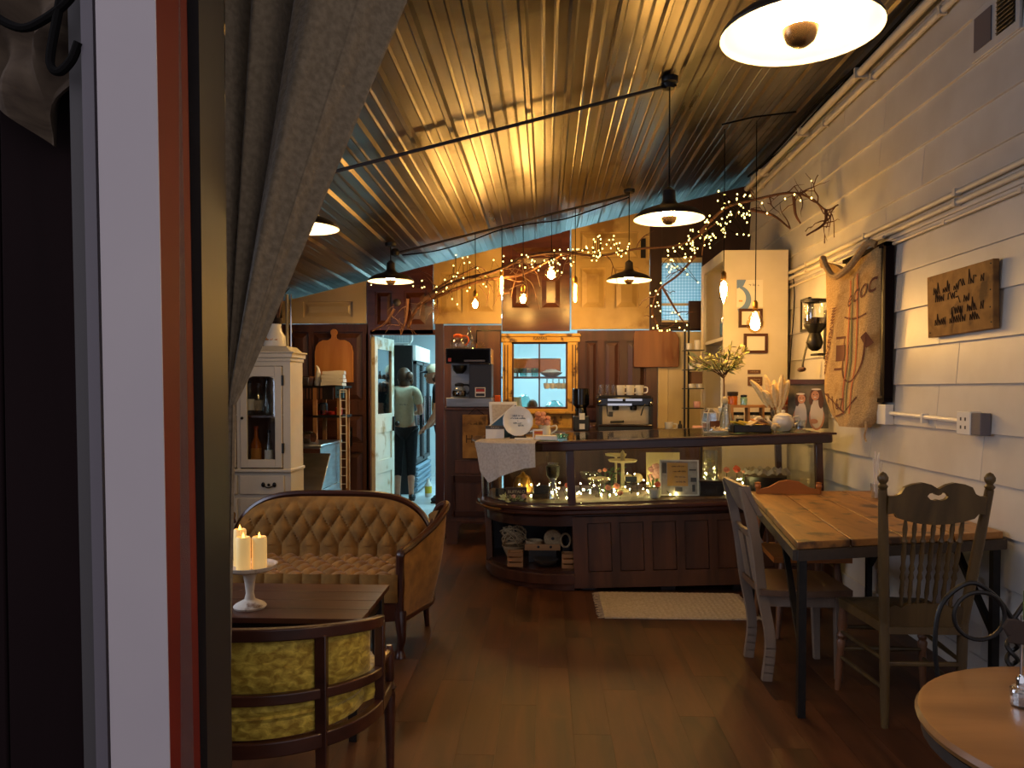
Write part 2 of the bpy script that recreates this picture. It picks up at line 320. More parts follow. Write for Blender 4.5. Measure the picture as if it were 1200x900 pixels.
w3 = struct('window_3'); MB().bx(XL-.06, XL, 1.8, 1.86, 1.05, 2.45).bx(XL-.06, XL, 3.84, 3.9, 1.05, 2.45).bx(XL-.06, XL, 1.86, 3.84, 1.05, 1.11).bx(XL-.06, XL, 1.86, 3.84, 2.39, 2.45).bx(XL-.05, XL-.02, 2.83, 2.87, 1.11, 2.39).build('window_frame', 'offwhite', w3)
MB().bx(XL-.04, XL-.035, 1.86, 3.84, 1.11, 2.39).build('glass_pane', 'glass', w3)
# front wall of dark boards, header, post, jamb
wf = struct('wall_front', MB().bx(XL-.1, -.70, 1.16, 1.26, -.06, 2.9), 'board_dark')
for i in range(14):
    x = -.66-i*.165
    MB().bx(x-.162, x, 1.13, 1.16, 0, 2.9).build('board', 'board_dark', wf, bevel=.003)
struct('wall_header', MB().bx(XL-.1, XW+.12, 1.0, 1.12, 2.9, 3.75), 'board_dark')
def leanbox(x0, x1, y0, y1, z0, z1, k):
    f = lambda x, z: x + k*(z-1.4)
    return MB().hexa([(f(x0,z0),y0,z0),(f(x1,z0),y0,z0),(f(x1,z0),y1,z0),(f(x0,z0),y1,z0),(f(x0,z1),y0,z1),(f(x1,z1),y0,z1),(f(x1,z1),y1,z1),(f(x0,z1),y1,z1)])
KL = -.008
xj0, xj1 = at(121,456,1.0).x, at(194,456,1.0).x
struct('trim_1', leanbox(xj0, xj1-.004, 1.0, 1.07, 0, 2.9, KL), 'jamb')
xr = at(218,456,1.075).x
struct('trim_2', MB().hexa([(xj1-.004+KL*(z-1.4) if a == 0 else xr+KL*.6*(z-1.4), y, z) for z in (0, 2.9) for a, y in ((0,1.002),(1,1.089),(1,1.09),(0,1.09))]), 'redpaint')
x0, x1 = at(106,456,1.04).x, at(120,456,1.04).x
struct('trim_3', leanbox(x0, x1, 1.035, 1.075, 0, 2.9, KL), 'frame_lt')
x0, x2 = at(89,456,1.06).x, x0
struct('trim_4', leanbox(x0, x2, 1.06, 1.13, 0, 2.9, KL), 'frame_grey')
xp = at(238,456,1.15).x; xq = at(222,456,1.15).x
struct('trim_5', leanbox(xq, xp, 1.15, 1.15+.092, 0, 2.9, -.002), 'postm')
# ---- back wall of reclaimed doors
wb = struct('wall_back')
PX = YB/900
def bx_(px): return at(px, 456, YB).x
def bz_(py): return at(640, py, YB).z
def old_door(p0, p1, q0, q1, panels, m, name='reclaimed_door', y=YB, th=.045, top=None, pm=None, gap=.0035):
    # photo span p0..p1 x q0..q1 gives the size; panels are pixel rectangles
    xa, xb, zb, za = bx_(p0)+gap, bx_(p1)-gap, bz_(q0), bz_(q1)
    if top: zb = 4.2
    P = [(bx_(a), bx_(b), bz_(d), bz_(c)) for a, b, c, d in panels]
    lim = lambda x, z: min(z, ceil(x)-top) if top else z
    xs = sorted({xa, xb} | {v for p in P for v in p[:2]}); zz = sorted({za, zb} | {v for p in P for v in p[2:]})
    mb = MB()
    def cell(x0, x1, z0, z1, y0, y1):
        zt = [lim(x0, z1), lim(x1, z1)]
        if zt[0] <= z0+.002 and zt[1] <= z0+.002: return
        zt = [max(v, z0+.001) for v in zt]
        mb.hexa([(x0,y0,z0),(x1,y0,z0),(x1,y1,z0),(x0,y1,z0),(x0,y0,zt[0]),(x1,y0,zt[1]),(x1,y1,zt[1]),(x0,y1,zt[0])])
    for i in range(len(xs)-1):
        for j in range(len(zz)-1):
            cx, cz = (xs[i]+xs[i+1])/2, (zz[j]+zz[j+1])/2
            inp = any(a < cx < b and c < cz < d for a, b, c, d in P)
            cell(xs[i], xs[i+1], zz[j], zz[j+1], y+(.024 if inp else 0), y+th)
    o = mb.build(name, m, wb)
    for a, b, c, d in P:
        g = .016; s = min(.05, (b-a)*.22, (d-c)*.22); a, b, c, d = a+g, b-g, c+g, d-g
        if top: d = min(d, ceil(a)-top-.03)
        if d-c < .05: continue
        pb = MB().hexa([(a,y+.024,c),(b,y+.024,c),(b,y+.024,d),(a,y+.024,d),(a+s,y+.008,c+s),(b-s,y+.008,c+s),(b-s,y+.008,d-s),(a+s,y+.008,d-s)])
        pb.build('inset_panel', pm or m, o, smooth=False)
    return o
TG = .07
d = old_door(330, 432, 379, 620, [(338,362,388,470),(366,425,388,470),(338,425,486,520),(338,376,530,600),(382,425,530,600)], 'brown_door')
MB().box((bx_(410), YB-.01, bz_(512)), (.05,.02,.2)).ball((bx_(410), YB-.05, bz_(508)), .03).build('knob_plate', 'iron', d)
old_door(330, 430, 320, 378, [(356,414,352,371)], 'cream_door', top=TG)
d = old_door(430, 508, 300, 391, [(440,460,340,381),(474,500,340,381)], 'red_door', top=TG)
MB().lathe([(.0,0),(.035,.004),(.04,.02),(.02,.03),(0,.032)], 14, (bx_(466), YB, bz_(354)), Matrix.Rotation(PI/2,3,'X')).build('round_knob', 'pewter', d)
old_door(508, 588, 280, 379, [(516,542,318,366),(548,580,318,366)], 'yellow_door', top=TG)
old_door(588, 668, 260, 388, [(598,622,322,362),(633,658,322,362),(598,658,268,310)], 'red_door', top=TG, pm='red_door')
d = old_door(669, 761, 240, 386, [(680,709,314,362),(720,748,314,362),(680,748,272,303)], 'yellow_door', top=TG)
MB().box((bx_(753), YB-.004, bz_(292)), (.05,.01,.2)).build('latch_plate', 'iron', d)
old_door(434, 510, 386, 392, [], 'red_door', name='door_head', gap=0)
old_door(510, 520, 379, 614, [], 'dark_door', name='door_jamb', gap=.001)
old_door(429, 434, 391, 614, [], 'dark_door', name='door_jamb', gap=.001)
old_door(520, 588, 381, 614, [(528,580,398,470),(528,580,482,520),(528,552,530,600),(556,580,530,600)], 'brown_door')
old_door(676, 771, 387.3, 614, [(686,700,400,480),(708,726,400,480),(734,757,400,480),(686,757,492,520),(686,757,530,600)], 'dark_door')
# dark boarding round the lace window
for a, b, c, e, nm in ((761,775,236,388,'board'),(822,936,230,388,'board'),(775,822,378,388,'board'),(775,822,236,303,'board')):
    old_door(a, b, c, e, [], 'darkwall', name=nm, top=TG if c < 300 else None, gap=.001)
MB().bx(bx_(806), bx_(823), YB-.05, YB, bz_(386), bz_(354)).build('bracket_board', 'darkwall', wb)
for a, b in ((771,783),(783,800),(800,824),(824,936)):
    old_door(a, b, 389, 614, [], 'cream', name='board', gap=.002)
MB().bx(bx_(590), bx_(676), YB, YB+.045, 0, bz_(521)).build('board', 'dark_door', wb)
# lace window
w2 = struct('window_2'); xa, xb, za, zb = bx_(775), bx_(822), bz_(378), bz_(303)
MB().bx(xa, xb, YB+.03, YB+.036, za, zb).build('lace_pane', 'lace', w2)
MB().bx(xa, xb, YB+.005, YB+.03, za-.0, za+.02).bx(xa, xb, YB+.005, YB+.03, zb-.05, zb).bx(xa, xb, YB+.01, YB+.028, za+.17, za+.195).build('window_frame', 'cream', w2)
# pass-through window with a distressed yellow frame
w1 = struct('window_1')
xa, xb, za, zb = bx_(600), bx_(665), bz_(479), bz_(401); XA, XB, ZA, ZB = bx_(589), bx_(677), bz_(521), bz_(391)
MB().bx(XA, xa, YB-.03, YB+.05, ZA, zb).build('window_jamb', 'yellow_frame', w1, bevel=.004)
MB().bx(xb, XB, YB-.03, YB+.05, ZA, zb).build('window_jamb', 'yellow_frame', w1, bevel=.004)
MB().bx(XA-.02, XB+.02, YB-.04, YB+.05, zb, ZB).bx(XA-.03, XB+.03, YB-.055, YB, zb+.055, zb+.075).build('window_head', 'yellow_frame', w1, bevel=.004)
MB().bx(xa, xb, YB-.03, YB+.05, ZA, za).bx(XA-.02, XB+.02, YB-.07, YB, za-.05, za-.025).build('window_sill', 'yellow_frame', w1, bevel=.004)
for x0, x1 in ((XA+.02, XA+.03),(XA+.05,XA+.06),(XB-.03,XB-.02),(XB-.06,XB-.05)):
    MB().bx(x0, x1, YB-.034, YB-.02, ZA+.1, zb-.03).build('groove_strip', 'dark_door', w1)
xm = bx_(632)
MB().bx(xa, xa+.018, YB+.0, YB+.03, za, zb).bx(xb-.018, xb, YB, YB+.03, za, zb).bx(xm-.008, xm+.008, YB, YB+.03, za, zb).bx(xa, xb, YB, YB+.03, za, za+.02).bx(xa, xb, YB, YB+.03, zb-.018, zb).build('sash', 'casewood', w1)
for p, q in ((xa, xm),(xm, xb)): MB().bx(p+.01, q-.01, YB+.012, YB+.016, za+.01, zb-.01).build('glass_pane', 'glass', w1)
text('KAMAS', .045, 'black', w1, ((XA+XB)/2, YB-.0565, zb+.035), (PI/2,0,0))
# kitchen shell
kw = struct('wall_kitchen', MB().bx(-3.3, -3.2, YB, YK, 0, 3.6).bx(2.1, 2.2, YB+.1, YK, 0, 3.75).bx(-3.3, 2.2, YK, YK+.1, 0, 3.75), 'kwall')
struct('wall_stub', MB().bx(-3.3, bx_(330)+.01, YB, YB+.08, 0, 2.45), 'darkwall')
kl = struct('ceiling_light')
for x, y in ((-.7,9.3),(-1.0,10.9),(.9,9.3),(.9,10.9)):
    z = ceil(x)-.38
    MB().bx(x-.5, x+.5, y-.16, y+.16, z, z+.05).build('light_housing', 'white', kl)
    MB().bx(x-.47, x+.47, y-.13, y+.13, z-.012, z-.001).build('diffuser', 'kpanel', kl)
# kitchen door, swung open
hx = bx_(436); D1 = struct('door_1', loc=(hx, YB+.06, .01))
ang = math.atan2(1, .12)
DM = Matrix.Rotation(ang, 3, 'Z')
def dl(mb): mb.v = [tuple(DM @ Vector(p)) for p in mb.v]; return mb
dm = MB(); Hd, Wd = 1.95, .64
cells = [(.0,.09,0,Hd),(Wd-.09,Wd,0,Hd),(.09,Wd-.09,0,.16),(.09,Wd-.09,.48,.62),(.09,Wd-.09,.92,1.12),(.09,Wd-.09,1.82,Hd)]
for a, b, c, e in cells: dm.bx(a, b, -.02, .02, c, e)
dl(dm).build('door_frame', 'kdoor', D1)
for c, e in ((.16,.48),(.62,.92)): dl(MB().bx(.09, Wd-.09, -.006, .006, c, e)).build('door_panel', 'kdoor', D1)
dl(MB().bx(.09, Wd-.09, -.004, .004, 1.12, 1.82)).build('glass_pane', 'fridgeglass', D1)
dl(MB().box((Wd-.05, -.03, 1.0), (.04,.02,.16)).ball((Wd-.05,-.07,1.0), .03)).build('door_handle', 'iron', D1)
q = MB(); scribble(q, lambda u, v: tuple(DM @ V(u, -.0075, v)), .16, .5, 1.5, .07, 3, .005); scribble(q, lambda u, v: tuple(DM @ V(u, -.0075, v)), .16, .46, 1.36, .07, 5, .005)
q.build('lettering', 'black', D1)
# ---------------------------------------------------------------- pendant lamps
def pendant(loc, label, rim_r=.205):
    x, y, z = loc; t = thing('pendant_lamp', label, 'lamp', loc, 0, 'metal pendant lamps'); k = rim_r/.205
    out = [(.205,0),(.206,.006),(.198,.02),(.165,.045),(.11,.066),(.062,.082),(.045,.095),(.038,.11),(.036,.165),(.02,.18),(.006,.19)]
    MB().lathe([(r*k, q*k) for r, q in out], 40, cap=False).build('lamp_shade', 'shade_out', t)
    MB().lathe([(r*k, q*k) for r, q in [(.2045,.001),(.195,.012),(.162,.037),(.108,.058),(.06,.073),(.034,.086),(.03,.1)]], 40, cap=False).build('reflector', 'shade_in', t)
    MB().lathe([(.0001,-.032),(.018,-.030),(.034,-.019),(.044,0),(.047,.012)], 20).build('silvered_bulb_bowl', 'silverbowl', t)
    MB().lathe([(.0465,.0125),(.045,.026),(.036,.045),(.022,.06),(.016,.075),(.016,.098)], 16).build('bulb', 'bulb', t, smooth=True)
    l = bpy.data.lights.new('lamp_light', 'AREA'); l.shape = 'DISK'; l.size = .375*k; l.energy = PEND; l.color = AMBER
    lo = bpy.data.objects.new('lamp_light', l); COL.objects.link(lo); lo.parent = t; lo.location = (0,0,.013)
    MB().tube([(0,0,.18),(0,0,ceil(x)-z-.01)], .004, 6).build('cord', 'cord', t)
    MB().lathe([(.045,0),(.05,.012),(.05,.03)], 14, (0,0,ceil(x)-z-.045)).build('canopy', 'iron', t)
    return t
p = at(938,40,2.02); pendant(p, 'large looking pendant lamp nearest the viewer, shining high over the round oak table', .2)
pendant(at(784,257,4.55), 'pendant lamp with dark shade hanging from the end of the first ceiling rod')
pendant(at(737,329,7.1), 'pendant lamp with dark shade in front of the big yellow reclaimed door')
pendant(at(458,330,6.85), 'pendant lamp with dark shade above the open kitchen doorway')
pendant(at(357,268,4.6), 'pendant lamp half hidden behind the tied canvas curtain')
# thin rods carrying the lamps under the roof
def ceil_rod(pa, pb, Y, label, hub):
    a, b = at(pa, 300, Y).x, at(pb, 300, Y).x; t = thing('ceiling_rod', label, 'rod', (b, Y, ceil(b)-.05))
    f = lambda x, dz=0: (x-b, 0, ceil(x)-.05-ceil(b)+.05+dz)
    MB().tube([f(a), f(b)], .011, 8).build('rod', 'rodm', t)
    MB().lathe([(.0,-.03),(.035,-.02),(.045,.01),(.03,.04),(0,.045)], 12, f(b if hub else a)).build('junction_box', 'iron', t)
    return t
t = ceil_rod(300, 782, 4.58, 'dark iron rod under the roof sheets ending in a junction box', True)
q = MB()
for i in range(5): q.tube(smooth([(R.uniform(-.05,.05), R.uniform(-.03,.03), R.uniform(-.02,.05)) for _ in range(4)]), .006, 5)
q.build('cable_knot', 'cord', t)
t = ceil_rod(463, 737, 7.15, 'thin iron rod carrying the bare bulbs near the back wall', False)
q = MB(); q.tube(smooth([(-x_, -.02, -x_*.24-.03-.05*math.sin(i*2.3)**2) for i, x_ in enumerate([0,.3,.6,.9,1.2,1.5,1.8,2.1])]), .006, 5); q.build('slack_cable', 'cord', t)
# bare filament bulbs on cords
def edison(loc, ztop, kind, label):
    t = thing('filament_bulb', label, 'light bulb', loc, 0, 'bare filament bulbs'); g, f = MB(), MB()
    if kind == 'globe': g.lathe([(.001,-.068),(.035,-.058),(.06,-.03),(.066,0),(.06,.03),(.035,.055),(.018,.07),(.016,.085)], 18); f.ball((0,0,-.005), (.035,.035,.042), 10, 7); s = .085
    elif kind == 'pear': g.lathe([(.001,-.048),(.03,-.04),(.044,-.012),(.04,.015),(.024,.045),(.016,.065)], 16); f.ball((0,0,-.006), (.026,.026,.034), 10, 7); s = .065
    elif kind == 'tube': g.lathe([(.001,-.1),(.013,-.092),(.017,-.075),(.017,.075),(.013,.09)], 12); f.lathe([(.001,-.088),(.012,-.075),(.012,.07),(.001,.08)], 8); s = .09
    elif kind == 'flame': g.lathe([(.001,-.1),(.012,-.085),(.028,-.03),(.032,.02),(.026,.06),(.015,.085)], 14); f.lathe([(.001,-.09),(.02,-.03),(.025,.02),(.018,.06),(.001,.075)], 10); s = .085
    else: g.lathe([(.001,-.078),(.03,-.07),(.058,-.035),(.062,0),(.048,.04),(.028,.075),(.017,.1)], 18); f.lathe([(.001,-.06),(.028,-.045),(.036,-.01),(.026,.03),(.001,.06)], 10); s = .1
    f.build('glowing_filament', 'filament', t); g.build('glass_envelope', 'amberglass', t)
    MB().lathe([(.017,s),(.02,s+.008),(.02,s+.045),(.01,s+.06),(.004,s+.065)], 12).build('socket', 'brass' if kind != 'globe' else 'iron', t)
    MB().tube([(0,0,s+.06),(.002,.001,(ztop-loc[2])*.5),(0,0,ztop-loc[2])], .0035, 6).build('cord', 'cord', t)
for px, py, kd, lb in ((557,356,'pear','pear shaped bare bulb before the yellow door beside the doorway'),(588,334,'tube','tube bulb hanging between the yellow and the shiny brown door'),
    (613,350,'pear','pear shaped bare bulb before the shiny brown door'),(646,321,'globe','round globe bulb glowing above the pass-through window'),(674,343,'tube','tube bulb hanging at the edge of the big yellow door')):
    p = at(px, py, 7.13); edison(p, ceil(p.x)-.055, kd, lb)
for px, py, kd, lb in ((848,341,'flame','slim flame shaped bulb in front of the tall white bookcase'),(885,378,'big','large amber bulb hanging over the potted olive tree')):
    p = at(px, py, 5.75); edison(p, ceil(p.x)-.06, kd, lb)
a, b, c = at(846,146,5.75), at(884,137,5.75), at(933,131,5.75)
one(MB().tube([V(0,0,0), b-a, c-a], .006, 6), 'lamp_wire', 'cord', 'thin black wire bracket under the roof holding two bulb cords', 'wire', a)
# ---------------------------------------------------------------- twig garlands and fairy lights
def garland(name, label, runs, seed, tw, r0=.016, tl=(.12,.4)):
    q = random.Random(seed); o = runs[0][0]; t = thing(name, label, 'branch', o)
    mid = []
    for pts in runs:
        P = smooth([Vector(p)-o for p in pts], 5); n = len(P); mid += P
        MB().tube(P, [r0*(1-.75*i/n)+.003 for i in range(n)], 7).build('stem', 'twig', t)
    for i in range(tw):
        b = q.choice(mid); d = V(q.uniform(-1,1), q.uniform(-.6,.3), q.uniform(-.9,.6)).normalized(); L_ = q.uniform(*tl); pts = [b]
        for k in range(5):
            d = (d + V(q.uniform(-.5,.5), q.uniform(-.4,.4), q.uniform(-.5,.3))).normalized(); pts.append(pts[-1]+d*L_/5); pts[-1].x = min(pts[-1].x, 2.02-o.x)
        mb = MB().tube(smooth(pts, 2), [.006-.0005*k for k in range(11)], 5)
        k = q.randint(2, 4); d2 = V(q.uniform(-1,1), q.uniform(-.4,.4), q.uniform(-.8,.6)).normalized()
        e_ = [pts[k], pts[k]+d2*L_*.25, pts[k]+d2*L_*.42+V(0,0,-.02)]
        for p_ in e_: p_.x = min(p_.x, 2.02-o.x)
        mb.tube(e_, .0035, 5)
        mb.build('twig', 'twig', t)
    return [p+o for p in mid]
A = lambda px, py, Y: at(px, py, Y)
g1 = garland('twig_garland', 'long bare twig garland with fairy lights along the back wall doors', [
    [A(490,358,7.4),A(530,332,7.2),A(580,318,7.1),A(620,300,7.05),A(660,296,7.0),A(700,300,7.05),A(745,292,6.9),A(800,286,6.6),A(838,262,6.3)],
    [A(500,352,7.5),A(560,330,7.3),A(610,322,7.2),A(650,302,7.15),A(690,292,7.1)], [A(478,385,7.5),A(486,366,7.45),A(512,338,7.3),A(560,312,7.2)]], 3, 34)
garland('twig_branch', 'small bare branch hanging over the open doorway', [[A(462,362,7.3),A(452,378,7.32),A(436,388,7.34)],[A(478,350,7.3),A(476,372,7.32),A(470,392,7.34)]], 5, 7, .012, (.1,.25))
g2 = garland('twig_branch', 'curling dark branch reaching out from the ceiling corner along the siding', [
    [A(820,272,6.4),A(850,244,6.2),A(885,234,6.0),A(925,226,5.8),A(950,232,5.7),A(968,246,5.6),A(982,240,5.5)],
    [A(880,246,6.0),A(905,252,5.9),A(926,268,5.8)], [A(968,246,5.6),A(966,262,5.58),A(945,276,5.6)], [A(930,228,5.8),A(932,250,5.8),A(938,262,5.8)]], 8, 18, .010, (.1,.3))
g3 = garland('twig_branch', 'drooping branch in front of the lace window', [[A(815,300,6.9),A(795,322,6.95),A(776,336,7.0),A(768,348,7.0),A(764,366,7.05)],[A(776,336,7.0),A(790,360,7.0),A(800,376,7.0)],[A(764,366,7.05),A(775,386,7.05),A(790,380,7.05)]], 11, 8, .009, (.1,.25))
fm = MB().ball((0,0,0), (.0062,.0062,.0075), 6, 4).mesh('bulb', True); fm.materials.append(MAT('fairy'))
fs = MB().ball((0,0,0), (.004,.004,.005), 6, 4).mesh('bulb', True); fs.materials.append(MAT('fairy_case'))
def fairy(label, pts, spots, name='fairy_light_string', small=False):
    o = pts[0]; t = thing(name, label, 'fairy lights', o, 0)
    MB().tube([p-o for p in pts], .002, 4).build('wire', 'cord', t)
    for s in spots:
        b = bpy.data.objects.new('bulb', fs if small else fm); COL.objects.link(b); b.parent = t; b.location = Vector(s)-o
def cloud(cl, q):
    out = []
    for px, py, sx, sy, Y, n in cl:
        for _ in range(n): out.append(at(px+q.uniform(-sx, sx), py+q.uniform(-sy, sy), Y+q.uniform(-.12,.12)))
    return out
q = random.Random(21)
s1 = cloud([(520,350,16,14,7.2,8),(548,312,22,14,7.1,12),(545,336,25,10,7.1,6),(600,308,25,10,7.05,14),(640,312,20,9,7.0,14),(662,302,16,10,7.0,16),(690,296,14,10,7.0,16),(712,288,18,12,6.95,22),(728,296,12,12,6.9,10),(462,324,40,14,7.3,7)], q)
fairy('warm fairy light string wound through the long garland over the doors', sorted(s1, key=lambda p: p.x), s1)
s2 = cloud([(800,296,18,10,6.7,22),(822,282,18,14,6.5,30),(840,266,14,14,6.3,22),(858,240,22,16,6.1,26),(862,262,16,18,6.15,18),(800,318,20,14,6.9,12)], q)
fairy('dense warm fairy light cluster at the ceiling corner above the bookcase', sorted(s2, key=lambda p: p.x+p.z), s2)
s3 = cloud([(768,356,8,30,7.0,12),(785,386,20,4,7.05,7),(800,370,14,12,7.0,5)], q)
fairy('sparse fairy lights trailing beside the lace window', sorted(s3, key=lambda p: -p.z), s3)
s4 = [at(*v) for v in ((920,233,5.75),(931,228,5.7),(938,235,5.7),(951,212,5.7),(951,232,5.65),(893,238,5.95),(899,250,5.9),(872,230,6.1))]
fairy('few fairy lights on the curling branch by the siding', sorted(s4, key=lambda p: p.x), s4)
# ---------------------------------------------------------------- things on the siding wall
def conduit(label, z0, r, y0, y1, off, clips, z1=None):
    z1 = z1 or z0
    t = thing('conduit', label, 'pipe', (XW-.024-off-r, y0, z0)); MB().tube([(0,0,0),(0,y1-y0,z1-z0)], r, 10).build('pipe', 'offwhite', t)
    for k in range(clips):
        f = (k+.5)/clips; y = (y1-y0)*f; z = (z1-z0)*f
        MB().bx(-r*1.25, r+off-.003, y-.012, y+.012, z-r*1.25, z+r*1.25).build('clip', 'offwhite', t)
conduit('thick white conduit along the ceiling edge, uppermost of all', 3.47, .026, 1.2, 7.9, .03, 6, 3.42)
conduit('thinner white conduit just under the thick one at the ceiling edge', 3.385, .018, 1.2, 7.9, .005, 8, 3.34)
conduit('white conduit at mid wall, top one of the close pair', 2.385, .015, 1.2, 7.85, .004, 6)
conduit('white conduit at mid wall, lower one of the close pair', 2.335, .015, 1.2, 7.85, .004, 6)
conduit('thin white wire pipe running lowest under the mid wall pair', 2.265, .009, 1.2, 7.0, .002, 9)
b = MB(); b.tube(smooth([(0, y, -.02*math.sin(y*3)) for y in [0,.5,1,1.6,2.2,2.9,3.6,4.2,5,5.6]], 4), .012, 6)
t = thing('cable_bundle', 'dark cable bundle tucked in the corner of roof and siding', 'cable', (XW-.09, 2.2, 3.50)); b.build('cable', 'cord', t)
q = MB(); q.tube(smooth([(.03, y, .015*math.sin(y*5)) for y in [0,.6,1.2,1.8,2.4,3.1,3.8,4.6,5.4]], 4), .007, 6); q.build('cable', 'cord', t)
# vent
y0, y1, z0, z1 = 3.50, 3.86, 2.99, 3.21
t = thing('wall_vent', 'white wall vent plate with dark louvres high on the siding', 'vent', (XW-.028, (y0+y1)/2, (z0+z1)/2), -PI/2)
MB().bx(-.19,.19,-.008,.006,-.12,.12).build('plate', 'siding', t, bevel=.003); MB().bx(-.16,-.02,-.014,-.006,-.08,.08).build('cover', 'frame_lt', t); MB().bx(.02,.16,-.010,-.006,-.08,.08).build('opening', 'black', t)
for k in range(8): MB().box((.09,-.012,-.07+k*.02), (.13,.012,.004), Matrix.Rotation(.6,3,'X')).build('louvre', 'frame_grey', t)
# dark board and burlap sack
t = thing('framed_chalkboard', 'narrow black framed board hanging behind the burlap sack', 'board', (XW-.05, 5.05, 1.80), -PI/2)
MB().bx(-.30,.35,-.012,.02,-.44,.46).build('panel', 'black', t); MB().bx(.33,.36,-.03,.02,-.46,.48).bx(-.31,.36,-.03,.02,-.48,-.455).bx(-.31,.36,-.03,.02,.455,.48).build('frame', 'board_dark', t)
y_l, y_r = onx(972,400,2.0).y, onx(1030,400,2.0).y; Yc = (y_l+y_r)/2; hw = (y_l-y_r)/2*.74
t = thing('burlap_sack', 'printed burlap coffee sack hanging on the white siding', 'sack', (1.975, Yc-.05, 1.66), -PI/2+.20)
def sk(u, v):
    z = .56-1.06*v; e = 1-.10*math.sin(PI*min(1,v*1.6))*(1 if u < .5 else .3); wdt = hw*(1.02-.04*v)*e
    x = (u-.5)*2*wdt
    if v > .78: x = x*math.sqrt(max(.04, 1-((v-.78)/.25)**2)) + hw*.18*((v-.78)/.22)
    z += .05*(abs(u-.5)*2)**2*max(0, 1-v*4) - .05*math.exp(-((u-.45)/.16)**2)*max(0, 1-v*3)
    belly = .018 + .018*v + .045*max(0,(v-.62))/.38*(1 if u > .3 else u/.3)
    y = -belly*math.sqrt(max(0, 1-(2*u-1)**4)) - .009*math.sin(u*9+v*3)*(1-.6*v) - .004*math.sin(u*21+v*7)
    return V(x, y, z)
MB().slab(lambda u, v: sk(u, v), 40, 36, lambda u, v: V(sk(u, v).x, .015, sk(u, v).z)).build('sack_cloth', 'burlap', t)
def onsk(u, v, d=.003):
    a = sk(u, v); n = (sk(min(1,u+.01), v)-sk(u-.01, v)).cross(sk(u, min(1,v+.01))-sk(u, v-.01)).normalized(); n = n if n.y < 0 else -n
    return a + n*d
def ribbon(mb, fn, n, wd):
    P = [fn(i/n) for i in range(n+1)]; ed = []
    for i, (u, v) in enumerate(P):
        a, b = P[max(0,i-1)], P[min(n,i+1)]; du, dv = b[0]-a[0], (b[1]-a[1])*2; L_ = math.hypot(du, dv) or 1
        ed.append((onsk(u-dv/L_*wd, v+du/L_*wd/2), onsk(u+dv/L_*wd, v-du/L_*wd/2)))
    vs = [p for e in ed for p in e]; mb.add(vs, [(2*i, 2*i+2, 2*i+3, 2*i+1) for i in range(n)])
for u, m in ((.50,'print_red'),(.56,'print_green'),(.66,'print_red')):
    r_ = MB(); ribbon(r_, lambda s: (u+.02*math.sin(s*4), .08+.84*s), 40, .014); r_.build('stripe', m, t)
r_ = MB(); ribbon(r_, lambda s: (.40+.45*s, .33+.02*math.sin(s*PI)), 14, .012); r_.build('print_bar', 'print_brown', t)
r_ = MB(); ribbon(r_, lambda s: (.63-.22*math.cos(PI*(s-.12)*1.15)*(1 if s<.5 else .9), .46+.27*math.sin(PI*s)), 30, .012); r_.build('print_cup_outline', 'print_brown', t)
r_ = MB(); ribbon(r_, lambda s: (.27+.19*s, .55-.0*s), 8, .10); ribbon(r_, lambda s: (.27+.19*s, .455), 6, .015); ribbon(r_, lambda s: (.25+.17*s, .65), 6, .015); r_.build('print_block', 'print_brown', t)
r_ = MB(); ribbon(r_, lambda s: (.80+.09*s, .50-.03*s), 8, .08); r_.build('print_block', 'print_brown', t)
r_ = MB(); ribbon(r_, lambda s: (.05+.3*s+.3*max(0,s-.5), .80+.035*s+.08*s*s), 14, .010); ribbon(r_, lambda s: (.24-.01*s, .82+.1*s), 8, .01); ribbon(r_, lambda s: (.30+.45*s, .94-.12*s*s), 12, .01); r_.build('print_outline', 'print_brown', t)
def sack_text(s, u0, v0, du, dv, size, m, kx=1, bold=0):          # letters laid on the cloth, one mesh
    cu = bpy.data.curves.new('lettering', 'FONT'); cu.body = s; cu.size = size; cu.offset = bold
    o = bpy.data.objects.new('lettering', cu); COL.objects.link(o); me = o.to_mesh(); L_ = math.hypot(du, dv*1.45); mb = MB()
    W2 = 2*hw
    for p in me.vertices:
        a, b = p.co.x*kx, p.co.y; u = u0 + (a*du - b*dv*1.45)/L_/W2; v = v0 + (a*dv*1.45 + b*du)/L_/-1.06*-1 if False else v0 + (a*dv*1.45/L_ - b*du/L_)/1.06
        mb.v.append(tuple(onsk(min(.985,max(.015,u)), min(.98,max(.02,v)), .004)))
    mb.f = [tuple(f.vertices) for f in me.polygons]; o.to_mesh_clear(); bpy.data.objects.remove(o); return mb.build('lettering', m, t, smooth=False)
sack_text('ecoca', .44, .27, 1, -.14, .17, 'print_brown')
sack_text('WWW.INEXPOCAFE.COM', .27, .25, -.10, .27, .085, 'print_brown', .46, .003)
sack_text('67', .33, .90, 1, -.05, .10, 'print_brown'); sack_text('7', .10, .86, 1, .0, .09, 'print_brown')
q = MB().tube(smooth([(.28,-.08,-.46),(.30,-.09,-.50),(.28,-.085,-.55),(.29,-.08,-.58)]), .006, 5); q.build('tie_string', 'rope', t)
q = MB().tube(smooth([(-hw*.95,-.03,.58),(-hw*.75,-.07,.62),(-hw*.55,-.08,.55),(-.05,-.09,.47),(hw*.35,-.08,.52),(hw*.8,-.06,.63),(hw*.97,-.03,.62)],5), .022, 8); q.build('rolled_hem', 'burlap', t)
MB().tube([(-.2,.0,.60),(.32,.0,.66)], .009, 8).build('hanging_rod', 'offwhite', t)
